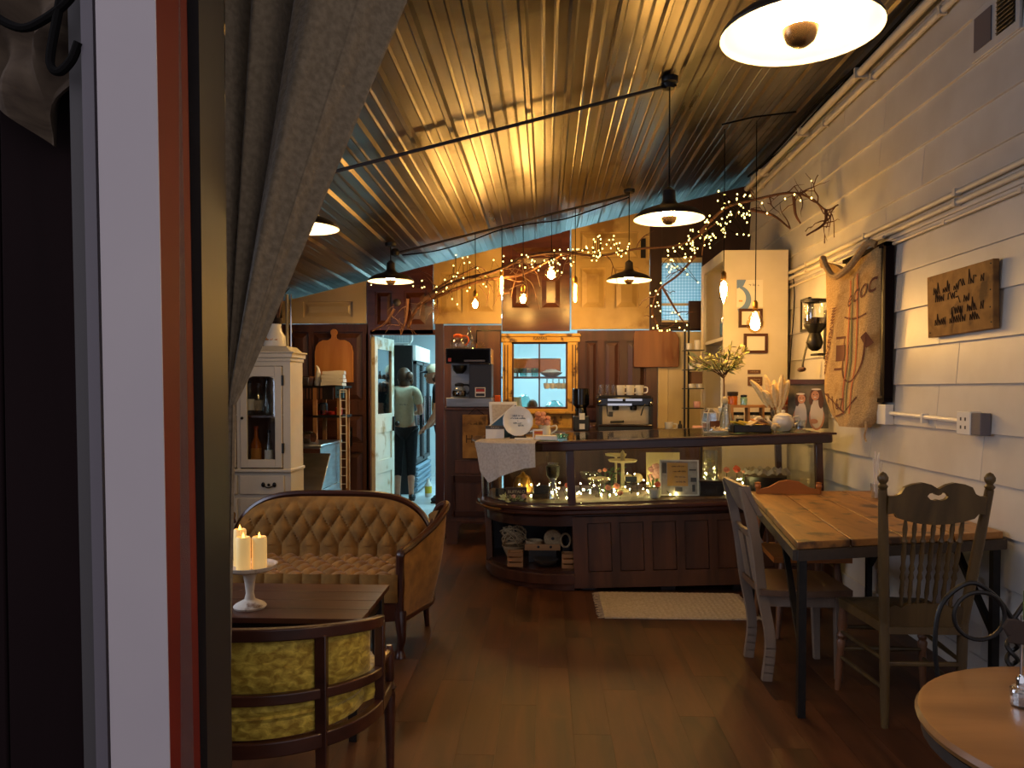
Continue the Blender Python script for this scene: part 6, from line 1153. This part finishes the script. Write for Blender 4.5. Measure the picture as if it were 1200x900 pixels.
# ---------------------------------------------------------------- kitchen fittings behind the doorway
t = thing('glass_door_fridge', 'tall dark glass-door fridge with louvred base in the kitchen', 'fridge', (-1.72, 10.1, 0), 0)
MB().bx(-.66,-.04,0,1.25,.0,1.98).build('body', 'blackcase', t, bevel=.01); MB().bx(-.04,.0,.0,1.25,1.78,1.98).build('header', 'white', t, bevel=.006)
for y in (0.03,.64): MB().bx(-.04,.0,y,y+.04,.42,1.77).bx(-.04,0,y+.54,y+.58,.42,1.77).bx(-.04,0,y,y+.58,.42,.46).bx(-.04,0,y,y+.58,1.73,1.77).build('door_frame', 'frame_grey', t); MB().bx(-.03,-.024,y+.04,y+.54,.46,1.73).build('door_glass', 'fridgeglass', t); MB().bx(0,.03,y+.50,y+.525,.9,1.3).build('door_handle', 'chrome', t)
for k in range(5): MB().box((-.01,.625,.06+k*.07),(.05,1.2,.045),Matrix.Rotation(.4,3,'Y')).build('louvre', 'louvre', t)
t = thing('box_fan', 'white box fan with a rounded grid standing on the fridge', 'fan', (-2.02, 10.35, 1.981)); MB().tube([(x, 0, z) for x, z in [(-.17,.03),(-.2,.08),(-.2,.37),(-.17,.42),(.17,.42),(.2,.37),(.2,.08),(.17,.03)]], .02, 8, True).build('frame', 'white', t); q = MB()
for k in range(11): q.tube([(-.19+.038*k,-.01,.03),(-.19+.038*k,-.01,.42)], .003, 4); q.tube([(-.2,-.01,.04+.037*k),(.2,-.01,.04+.037*k)], .003, 4)
o = q.build('grid', 'white', t); o['kind'] = 'stuff'; MB().bx(-.16,-.1,-.05,.05,0,.03).build('foot', 'white', t); MB().bx(.1,.16,-.05,.05,0,.03).build('foot', 'white', t)
t = thing('kitchen_shelf', 'wall shelf high in the kitchen corner behind the open door', 'shelf', (-2.36, 9.0, 1.72)); MB().bx(-.25,.28,-.15,.2,-.03,0).build('board', 'pine', t); MB().bx(-.25,.28,-.15,.2,.34,.37).build('upper_board', 'pine', t); MB().bx(-.25,-.22,-.15,.2,-1.72,.37).bx(.25,.28,.17,.2,-1.72,.37).build('upright', 'pine', t)
for x, z, lb in ((.08,.001,'clear plastic bag of supplies on the lower kitchen shelf'),(.10,.371,'clear plastic bag on top of the kitchen shelf')): t = thing('plastic_bag', lb, 'bag', (-2.36+x, 8.97, 1.72+z)); MB().grid(lambda u, v: V(.13*math.cos(2*PI*u)*math.sin(PI*min(.97,v*.8+.12))*(1+.15*math.sin(u*25+v*9)), .11*math.sin(2*PI*u)*math.sin(PI*min(.97,v*.8+.12)), .24*v), 28, 10).build('bag', 'bottle_g', t); MB().ball((0,0,.06),(.08,.06,.055),10,6).build('contents', 'white', t)
t = thing('yellow_bottle', 'bottle with yellow label on the kitchen floor by the fridge', 'bottle', (at(502,592,9.9).x, 9.9, 0)); MB().lathe([(.04,0),(.045,.02),(.045,.16),(.02,.2),(.02,.24),(0,.24)], 14).build('bottle', 'white', t); MB().lathe([(.046,.05),(.046,.14)], 14, cap=False).build('label', 'yellowpaper', t)
# ---------------------------------------------------------------- people
def skin(name, J, E, m, par, root='pelvis', sub=2):
    ids = list(J); me = bpy.data.meshes.new(name); me.from_pydata([J[i][:3] for i in ids], [(ids.index(a), ids.index(b)) for a, b in E], []); o = bpy.data.objects.new(name, me); COL.objects.link(o); o.parent = par
    o.modifiers.new('skin', 'SKIN'); d = me.skin_vertices[0].data
    for i, k in enumerate(ids): r = J[k][3]; d[i].radius = (r, J[k][4] if len(J[k]) > 4 else r); d[i].use_root = (k == root)
    b = o.modifiers.new('sub', 'SUBSURF'); b.levels = sub; b.render_levels = sub; o.modifiers['skin'].use_smooth_shade = True; me.materials.append(MAT(m)); return o
def chain(*a): return list(zip(a, a[1:]))
def hand(J, E, w_, d, side, up=V(0,0,1)):      # palm and five separate curled fingers, rooted at the wrist joint
    wv = V(*J[w_][:3]); d = V(*d).normalized(); s = d.cross(up).normalized()*side; n = s.cross(d)*side
    k = w_+'_palm'; J[k] = (*(wv+d*.055), .026, .016); E.append((w_, k))
    for i, (o_, L_) in enumerate(((-.027,.060),(-.009,.072),(.009,.068),(.027,.052))):
        a = wv+d*.095+s*o_; b = a+d*L_*.5-n*.008; c = b+d*L_*.3-n*.024
        for j, p in enumerate((a, b, c)): J[f'{w_}_f{i}{j}'] = (*p, .0095-.001*j)
        E += [(k, f'{w_}_f{i}0'), (f'{w_}_f{i}0', f'{w_}_f{i}1'), (f'{w_}_f{i}1', f'{w_}_f{i}2')]
    a = wv+d*.035-s*.036-n*.006; b = a+d*.03-s*.018-n*.012
    J[w_+'_t0'] = (*a, .012); J[w_+'_t1'] = (*b, .010); E += [(k, w_+'_t0'), (w_+'_t0', w_+'_t1')]
def head(t, c, yaw, hair, female, par):
    M_ = Matrix.Rotation(yaw, 3, 'Z'); f = lambda *p: tuple(M_ @ V(*p) + c)   # local +y is where the face looks
    mb = MB().ball(c, (.073,.092,.112), 20, 14, M_)
    mb.ball(f(0,.035,-.055), (.052,.055,.055), 14, 10, M_).ball(f(0,.094,-.012), (.012,.018,.024), 8, 6, M_)
    for s in (-1, 1): mb.ball(f(.074*s,-.005,-.01), (.010,.022,.034), 8, 6, M_)
    mb.build('head', 'skin', par); q = MB(); e = MB()
    for s in (-1, 1): e.ball(f(.030*s,.079,.010), (.013,.010,.009), 8, 6, M_); q.ball(f(.030*s,.088,.010), (.006,.005,.006), 6, 5, M_); q.box(f(.030*s,.086,.032), (.034,.008,.006), M_)
    e.build('eye_white', 'eyew', par); q.build('eye_and_brow', 'hair', par); MB().ball(f(0,.086,-.055), (.024,.008,.008), 8, 6, M_).build('mouth', 'lips', par)
    return f, M_
wx = at(474,560,9.6)
t = thing('person', 'person in pale tee shirt and black leggings, brown hair tied, back turned in the kitchen', 'person', (wx.x, 9.6, 0), .12)
J = dict(pelvis=(0,0,.93,.125,.105), belly=(0,.0,1.06,.112,.09), chest=(0,-.01,1.25,.125,.095), collar=(0,0,1.38,.085,.07), neck=(0,.012,1.455,.048))
E = chain('pelvis','belly','chest','collar','neck')
for s, n in ((-1,'l'),(1,'r')):
    J |= {n+'sh':(.155*s,0,1.365,.052), n+'el':(.205*s,.01,1.10,.040), n+'wr':(.15*s,.24,1.10,.027), n+'hip':(.085*s,-.005,.86,.092), n+'kn':(.085*s,.02,.47,.056), n+'calf':(.085*s,-.012,.33,.052), n+'an':(.085*s,-.01,.085,.034), n+'heel':(.085*s,-.02,.04,.034), n+'toe':(.095*s,.15,.032,.03)}
    E += chain('collar',n+'sh',n+'el',n+'wr') + chain('pelvis',n+'hip',n+'kn',n+'calf',n+'an',n+'heel',n+'toe'); hand(J, E, n+'wr', (-.3*s,.9,-.1), -s)
skin('body', J, E, 'skin', t)
JS = dict(pelvis=(0,0,.845,.150,.128), belly=(0,.0,1.06,.128,.106), chest=(0,-.01,1.25,.140,.110), collar=(0,.0,1.385,.098,.082)); ES = chain('pelvis','belly','chest','collar')
JP = dict(pelvis=(0,0,.93,.138,.118)); EP = []
for s, n in ((-1,'l'),(1,'r')):
    JS |= {n+'sh':(.158*s,0,1.368,.066), n+'up':(.188*s,.004,1.19,.062)}; ES += chain('collar',n+'sh',n+'up')
    JP |= {n+'hip':(.085*s,-.005,.86,.102), n+'kn':(.085*s,.02,.47,.066), n+'calf':(.085*s,-.012,.27,.060)}; EP += chain('pelvis',n+'hip',n+'kn',n+'calf')
skin('tee_shirt', JS, ES, 'shirt', t); skin('leggings', JP, EP, 'darkcloth', t)
q = MB(); scribble(q, lambda u, v: (u, -.124, v), -.05, .05, 1.20, .018, 6, .003); o = q.build('shirt_print', 'frame_lt', t); o['kind'] = 'stuff'
for s in (-1, 1): MB().ball((.09*s,.05,.045), (.045,.135,.045), 14, 8).bx(.09*s-.042,.09*s+.042,-.08,.17,0,.022).build('shoe', 'sneaker', t, bevel=.008)
f, M_ = head(t, V(-.01,.03,1.545), .5, 'hair', True, t)
mb = MB().ball(f(0,-.014,.018), (.089,.100,.112), 18, 12, M_).ball(f(0,-.035,-.07), (.076,.066,.075), 12, 8, M_).ball(f(.03,-.115,.02), (.048,.044,.055), 12, 8, M_).ball(f(.075,-.06,-.03), (.03,.04,.06), 10, 7, M_)
mb.build('hair', 'hair', t); MB().tube([Vector(f(.02+.026*math.cos(b), -.085, .03+.026*math.sin(b))) for b in [i*PI/6 for i in range(12)]], .009, 6, True).build('hair_tie', 'black', t)
mx = at(508,440,9.45)
t = thing('person', 'person in pale cap and black top at the edge of the kitchen doorway', 'person', (mx.x+.14, 9.45, 0), PI/2)
J = dict(pelvis=(0,-.05,.95,.135,.11), belly=(0,-.03,1.09,.125,.10), chest=(0,.02,1.29,.135,.105), collar=(0,.06,1.42,.09,.075), neck=(0,.10,1.49,.052)); E = chain('pelvis','belly','chest','collar','neck')
for s, n in ((-1,'l'),(1,'r')):
    J |= {n+'sh':(.18*s,.06,1.40,.058), n+'el':(.225*s,.07,1.12,.045), n+'wr':(.17*s,.19,.95,.03), n+'hip':(.09*s,-.04,.88,.095), n+'kn':(.095*s,-.02,.49,.06), n+'an':(.095*s,-.05,.09,.038), n+'heel':(.095*s,-.06,.04,.036), n+'toe':(.1*s,.13,.033,.032)}
    E += chain('collar',n+'sh',n+'el',n+'wr') + chain('pelvis',n+'hip',n+'kn',n+'an',n+'heel',n+'toe'); hand(J, E, n+'wr', (-.2*s,.75,-.5), -s)
skin('body', J, E, 'skin', t)
JS = dict(pelvis=(0,-.05,.86,.156,.130), belly=(0,-.03,1.09,.140,.114), chest=(0,.02,1.29,.150,.119), collar=(0,.06,1.42,.104,.088)); ES = chain('pelvis','belly','chest','collar'); JP = dict(pelvis=(0,-.05,.95,.148,.122)); EP = []
for s, n in ((-1,'l'),(1,'r')):
    JS |= {n+'sh':(.18*s,.06,1.40,.072), n+'up':(.212*s,.066,1.2,.066)}; ES += chain('collar',n+'sh',n+'up'); JP |= {n+'hip':(.09*s,-.04,.88,.105), n+'kn':(.095*s,-.02,.49,.075), n+'an':(.095*s,-.05,.10,.06)}; EP += chain('pelvis',n+'hip',n+'kn',n+'an')
skin('black_top', JS, ES, 'darkcloth', t); skin('trousers', JP, EP, 'darkcloth', t)
for s in (-1, 1): MB().ball((.097*s,.03,.045), (.047,.14,.045), 14, 8).bx(.097*s-.044,.097*s+.044,-.10,.16,0,.022).build('shoe', 'sneaker', t, bevel=.008)
MB().tube(smooth([(.10,.10,1.47),(.115,.145,1.35),(.10,.165,1.2),(.09,.15,1.05)]), .017, 6).build('apron_strap', 'cream', t)
f, M_ = head(t, V(0,.145,1.575), 0, 'hair', False, t)
MB().lathe([(.097,0),(.098,.02),(.09,.05),(.07,.085),(.035,.105),(0,.11)], 22, f(0,-.004,.028), M_ @ Matrix.Rotation(-.12,3,'X')).build('cap_crown', 'capc', t)
MB().slab(lambda u, v: V(*f(.085*math.cos(PI*u)*(1-.12*v), .055*math.sin(PI*u)+.03+.085*v*math.sin(PI*u)**.7, .038-.02*v+.012*math.sin(PI*u))), 16, 5, lambda u, v: V(*f(.085*math.cos(PI*u)*(1-.12*v), .055*math.sin(PI*u)+.03+.085*v*math.sin(PI*u)**.7, .044-.02*v+.012*math.sin(PI*u)))).build('cap_brim', 'navy', t)
MB().ball(f(0,-.03,-.03), (.079,.07,.07), 14, 10, M_).build('hair', 'hair', t)
# ---------------------------------------------------------------- white hutch with glass doors
HX, HY = -2.45, 6.0
t = thing('white_hutch', 'worn white painted hutch with a glass door holding bottles', 'cabinet', (HX, HY, 0)); w_ = .42; D = .34
MB().bx(-w_,w_,.02,D,.06,.74).build('lower_body', 'offwhite', t); MB().bx(-w_-.015,w_+.015,-.02,D,.74,.765).build('ledge', 'offwhite', t, bevel=.006); MB().bx(-w_+.02,w_-.02,.03,D,0,.06).build('plinth', 'offwhite', t)
for s in (-1, 1):
    d = MB().bx(min(.01*s,(w_-.05)*s),max(.01*s,(w_-.05)*s),-.0,.02,.56,.715).build('drawer', 'offwhite', t, bevel=.006)
    MB().ball((.25*s,-.01,.64),(.012,.012,.012),8,6).ball((.25*s-.045,-.008,.64),(.016,.006,.02),8,6).ball((.25*s+.045,-.008,.64),(.016,.006,.02),8,6).tube(smooth([(.25*s-.045,-.012,.635),(.25*s,-.022,.618),(.25*s+.045,-.012,.635)]), .005, 6).build('pull', 'iron', d)
    d = MB().bx(min(.01*s,(w_-.05)*s),max(.01*s,(w_-.05)*s),.0,.02,.09,.53).build('door', 'offwhite', t, bevel=.006); MB().hexa([(.07*s,-.0,.15),((w_-.11)*s,0,.15),((w_-.11)*s,0,.47),(.07*s,0,.47),(.10*s,-.012,.18),((w_-.14)*s,-.012,.18),((w_-.14)*s,-.012,.44),(.10*s,-.012,.44)]).build('door_panel', 'offwhite', d, smooth=False)
MB().bx(-w_,-w_+.025,.046,D,.765,1.62).build('side_panel', 'offwhite', t); MB().bx(w_-.025,w_,.046,D,.765,1.62).build('side_panel', 'offwhite', t); MB().bx(-w_,w_,D-.015,D,.765,1.62).build('back_panel', 'photo_brown', t); MB().bx(-w_+.025,w_-.025,.06,D-.016,1.17,1.188).build('shelf', 'walnut', t)
MB().bx(-w_,-w_+.06,.02,.045,.765,1.62).bx(w_-.06,w_,.02,.045,.765,1.62).bx(-.015,.015,.02,.045,.765,1.585).bx(-w_+.06,w_-.06,.02,.045,1.585,1.62).build('face_frame', 'offwhite', t)
for z0, z1, e in ((1.62,1.65,.01),(1.65,1.685,.025),(1.685,1.70,.04)): MB().bx(-w_-e,w_+e,.02-e,D,z0,z1).build('cornice', 'offwhite', t, bevel=.005)
MB().hexa([(-w_,.02,1.70),(w_,.02,1.70),(w_,D,1.70),(-w_,D,1.70),(-w_+.05,.07,1.745),(w_-.05,.07,1.745),(w_-.05,D,1.745),(-w_+.05,D,1.745)]).build('cornice', 'offwhite', t)
for s in (-1, 1):
    a_, b_ = .02, w_-.065; X = lambda x: x*s
    def bxs(mb, x0, x1, *k): return mb.bx(min(x0*s,x1*s), max(x0*s,x1*s), *k)
    mb = MB(); bxs(mb,a_,a_+.055,0,.022,.775,1.58); bxs(mb,b_-.055,b_,0,.022,.775,1.58); bxs(mb,a_+.055,b_-.055,0,.022,.775,.84); bxs(mb,a_+.055,b_-.055,0,.022,1.50,1.58)
    for sx, x in ((1,a_+.055),(-1,b_-.055)): mb.prism([((x)*s,1.50),((x+.045*sx)*s,1.50),((x+.012*sx)*s,1.485),((x)*s,1.455)], .02, lambda u, v, w: (u, .001+w, v))
    d = mb.build('glass_door', 'offwhite', t, bevel=.003); mb = MB(); bxs(mb,a_+.055,b_-.055,.008,.012,.84,1.50); mb.build('glass_pane', 'glass', d)
    MB().ball(((a_+.02)*s,-.012,1.17),(.012,.014,.012),8,6).build('knob', 'iron', d)
    for z in (.93,1.47): MB().bx(min(b_*s,(b_+.012)*s),max(b_*s,(b_+.012)*s),-.004,.02,z-.04,z+.04).build('hinge', 'iron', d)
def bottle(loc, h, r, m, lb, lab=None, cap='black', grp='bottles in the hutch'):
    o = thing('liquor_bottle', lb, 'bottle', loc, 0, grp); MB().lathe([(r*.9,0),(r,.01),(r,h*.55),(r*.4,h*.72),(r*.36,h*.93)], 14).build('bottle', m, o); MB().lathe([(r*.42,h*.92),(r*.42,h),(0,h)], 10).build('cap', cap, o)
    if lab: MB().lathe([(r*1.015,h*.14),(r*1.015,h*.46)], 14, cap=False).build('label', lab, o)
hb = lambda px, Y, z: V(at(px,500,Y).x, Y, z)
for a in ((300,6.2,.766,.33,.042,'amberliq','amber liquor bottle with an orange label behind the hutch glass','tanlabel','orange'),(315,6.18,.766,.30,.035,'bottle_g','clear bottle with white label beside the amber bottle','paper','black'),(288,6.26,.766,.17,.05,'bottle_g','short clear jar on the hutch floor',None,'pewter'),
    (293,6.2,1.189,.28,.036,'bottle_g','clear bottle with pale label on the upper hutch shelf near the door knob','paper','black'),(303,6.24,1.189,.26,.042,'bottle_g','wide clear bottle in the middle of the upper hutch shelf','graypaper','pewter'),(313,6.2,1.189,.30,.036,'bottle_g','tall clear bottle on the upper hutch shelf near the hinge',None,'black')): bottle(hb(a[0],a[1],a[2]), a[3], a[4], a[5], a[6], a[7], a[8])
p = V(at(322,400,6.15).x, 6.15, 1.746); t = thing('ceramic_crock', 'cream ceramic crock with faded gold print on top of the hutch', 'crock', p); MB().lathe([(.085,0),(.09,.01),(.085,.08),(.06,.12),(.05,.16),(.055,.18),(.0,.18)], 20).build('crock', 'porcelain', t)
q = MB(); scribble(q, lambda u, v: (u, -math.sqrt(max(0,.089**2-u*u))-.0, v), -.05, .05, .045, .018, 5, .0025); o = q.build('faded_print', 'tanlabel', t); o['kind'] = 'stuff'
t = thing('dark_feathers', 'dark dried feathers standing behind the crock on the hutch', 'feathers', V(at(326,400,6.28).x, 6.28, 1.746)); MB().lathe([(.04,0),(.03,.2),(.035,.24)], 12).build('vase', 'soil', t)
for k in range(7): MB().tube(smooth([(0,0,.2),(.03*math.sin(k*2),.02*math.cos(k*2),.36),(.09*math.sin(k*2.3),.05*math.cos(k),.5+.03*(k%3))],4), [.003,.006,.010,.012,.012,.010,.008,.005,.002], 6).build('feather', 'photo_brown' if k % 2 else 'black', t)
for x, r, lb in ((337,.018,'white vertical pipe in the corner behind the hutch'),(341.5,.011,'thin chrome vertical pipe in the corner behind the hutch')): one(MB().tube([(0,0,0),(0,0,2.38)], r, 8).bx(-r*1.6,r*1.6,-r*1.6,r*1.6,1.3,1.34), 'corner_pipe', 'chrome' if r < .015 else 'offwhite', lb, 'pipe', (at(x,456,7.85).x, 7.85, 0))
# ---------------------------------------------------------------- steel prep corner by the brown door
t = thing('steel_ice_bin', 'stainless steel ice bin with a sloping lid by the brown door', 'ice bin', (-2.30, 6.72, 0)); xr_ = .30
MB().bx(-.42,xr_,0,.68,.0,.50).bx(-.42,xr_,.0,.68,.50,.88).build('body', 'steel', t, bevel=.004); MB().bx(-.43,xr_+.01,-.01,.70,.88,.905).build('top_slab', 'steel', t, bevel=.006); MB().bx(xr_,xr_+.004,.02,.66,.50,.508).build('seam', 'chrome', t); MB().bx(-.42,xr_,-.012,.0,.80,.87).build('front_band', 'redtin' if False else 'brown_door', t)
MB().hexa([(-.33,-.16,.60),(.20,-.30,.50),(.235,-.20,.515),(-.30,-.02,.80)][:0] or [tuple(V(*v)) for v in ((-.10,-.34,.48),(.40,-.34,.48),(.40,-.02,.80),(-.10,-.02,.80),(-.10,-.355,.50),(.40,-.355,.50),(.40,-.02,.835),(-.10,-.02,.835))]).build('sloping_lid', 'steel', t, bevel=.004)
MB().bx(-.10,.40,-.36,-.335,.465,.505).build('lid_lip', 'iron', t); MB().bx(-.08,.36,-.26,0,0,.45).build('lower_case', 'steel', t)
for nm, lb, x, y, mb, m in (('steel_pan','shallow steel pan on top of the ice bin',-.22,.22,MB().hexa([(-.14,-.09,0),(.14,-.09,0),(.14,.09,0),(-.14,.09,0),(-.17,-.12,.07),(.17,-.12,.07),(.17,.12,.07),(-.17,.12,.07)]),'steel'),('ice_scoop','steel scoop lying on top of the ice bin',.10,.22,MB().lathe([(.02,-.09),(.055,-.06),(.06,.06),(.05,.08)],14,(0,0,.05),Matrix.Rotation(PI/2,3,'Y') @ Matrix.Rotation(.3,3,'X')),'chrome')): one(mb, nm, m, lb, nm.split('_')[1], (-2.30+x, 6.72+y, .907))
# two-tier rack with a black ribbed tray
xa, xb = at(336,456,7.35).x, at(398,456,7.35).x
t = thing('prep_rack', 'wooden two-tier rack with a black top shelf behind the ice bin', 'shelf', ((xa+xb)/2, 7.62, 0)); h2 = (xb-xa)/2; z1, z2 = at(370,452,7.35).z, at(370,487,7.35).z
MB().bx(-h2-.02,h2,-.16,.2,z1-.02,z1).build('top_shelf', 'black', t); MB().bx(-h2+.22,h2,-.16,.2,z2-.025,z2).build('lower_shelf', 'black', t)
for x, y in ((-h2+.24,-.14),(h2-.04,-.14),(-h2+.24,.18),(h2-.04,.18)): MB().bx(x-.018,x+.018,y-.018,y+.018,0,z1-.02).build('post', 'pine', t)
MB().bx(-h2+.1,h2-.1,-.15,-.13,z1-.135,z1-.02).build('ribbed_tray', 'blackcase', t)
for k in range(6): MB().bx(-h2+.12+k*.035,-h2+.135+k*.035,-.157,-.148,z1-.13,z1-.025).build('rib', 'photo_brown', t)
MB().bx(h2-.07,h2+.01,-.17,-.14,z1-.12,z1-.005).build('outlet_plate', 'bluepaper', t)
for dx in (-.02,.02):
    for dz in (-.03,.02): MB().ball((h2-.03+dx*.7,-.171,z1-.06+dz),(.008,.003,.008),6,4).build('socket', 'black', t)
c0 = V((xa+xb)/2, 7.62, 0)
t = thing('steel_pan', 'small rectangular steel pan on the black rack top', 'pan', c0+V(at(348,448,7.4).x-c0.x,-.05,z1+.001)); MB().hexa([(-.08,-.07,0),(.08,-.07,0),(.08,.07,0),(-.08,.07,0),(-.09,-.08,.085),(.09,-.08,.085),(.09,.08,.085),(-.09,.08,.085)]).build('pan', 'steel', t, bevel=.006); MB().bx(-.1,.1,-.09,.09,.085,.092).build('rim', 'chrome', t)
t = thing('squeeze_bottle', 'white squeeze bottle with a bent tip on the black rack top', 'bottle', c0+V(at(367,448,7.4).x-c0.x,-.05,z1+.001)); MB().lathe([(.035,0),(.04,.01),(.04,.04),(.03,.06),(.026,.13)], 14).tube(smooth([(0,0,.12),(-.002,0,.17),(-.02,0,.2)]), [.026,.024,.022,.02,.018,.016,.014,.013,.012,.011,.01,.009,.008], 10).build('bottle', 'porcelain', t)
for k in range(4): o = MB().slab(lambda u, v: V((u-.5)*.21, (v-.5)*.16, .03+.006*math.sin(u*5+k)+.01*math.cos(PI*(u-.5))), 10, 6, lambda u, v: V((u-.5)*.215, (v-.5)*.165, .0+.004*math.sin(u*5+k-1))).build('folded_towel', 'white', None, c0+V(at(385,448,7.4).x-c0.x+.006*(k%2),-.04,z1+.004+.036*k), .05*k); tag(o, ('folded white towel at the bottom of the stack on the rack','second folded white towel from the bottom of the stack','third folded white towel from the bottom of the stack','crumpled white towel at the top of the stack on the rack')[k], 'towel', 'towels on the rack')
for px, m, r, h, lb in ((352,'black',.05,.12,'black pot on the lower rack shelf'),(372,'redtin',.05,.05,'low red tin on the lower rack shelf'),(383,'redtin',.04,.035,'flat red tin in the middle of the lower rack shelf'),(391,'redtin',.035,.075,'taller red tin at the rack post')): one(MB().lathe([(r*.9,0),(r,.006),(r,h*.9),(r*.8,h),(0,h)], 14), 'rack_tin', m, lb, 'tin', c0+V(max(at(px,480,7.4).x-c0.x,-h2+.29),-.06+.03*(px%2),z2+.001))
t = thing('wire_rack', 'narrow white wire rack on the prep rack end', 'rack', (at(402,456,7.3).x, 7.3, at(402,572,7.3).z)); hh = at(402,457,7.3).z-at(402,572,7.3).z
for x in (-.03,.03): MB().tube([(x,0,0),(x,0,hh)], .006, 6).build('upright', 'white', t)
for k in range(12): MB().tube([(-.03,0,.04+k*(hh-.06)/11),(.03,0,.04+k*(hh-.06)/11)], .004, 5).build('rung', 'white', t)
MB().tube([(-.03,0,hh),(.03,0,hh)], .006, 6).build('top_bar', 'white', t)
for k, px in enumerate((337.5,341)): one(MB().bx(-.013,.013,-.02,.02,0,.11), 'red_packet', 'redtin' if k else 'paper', ('small pale red packet at the rack corner by the hutch','small red packet second from the hutch')[k], 'packet', (at(px,452,7.4).x, 7.54, z1+.001))
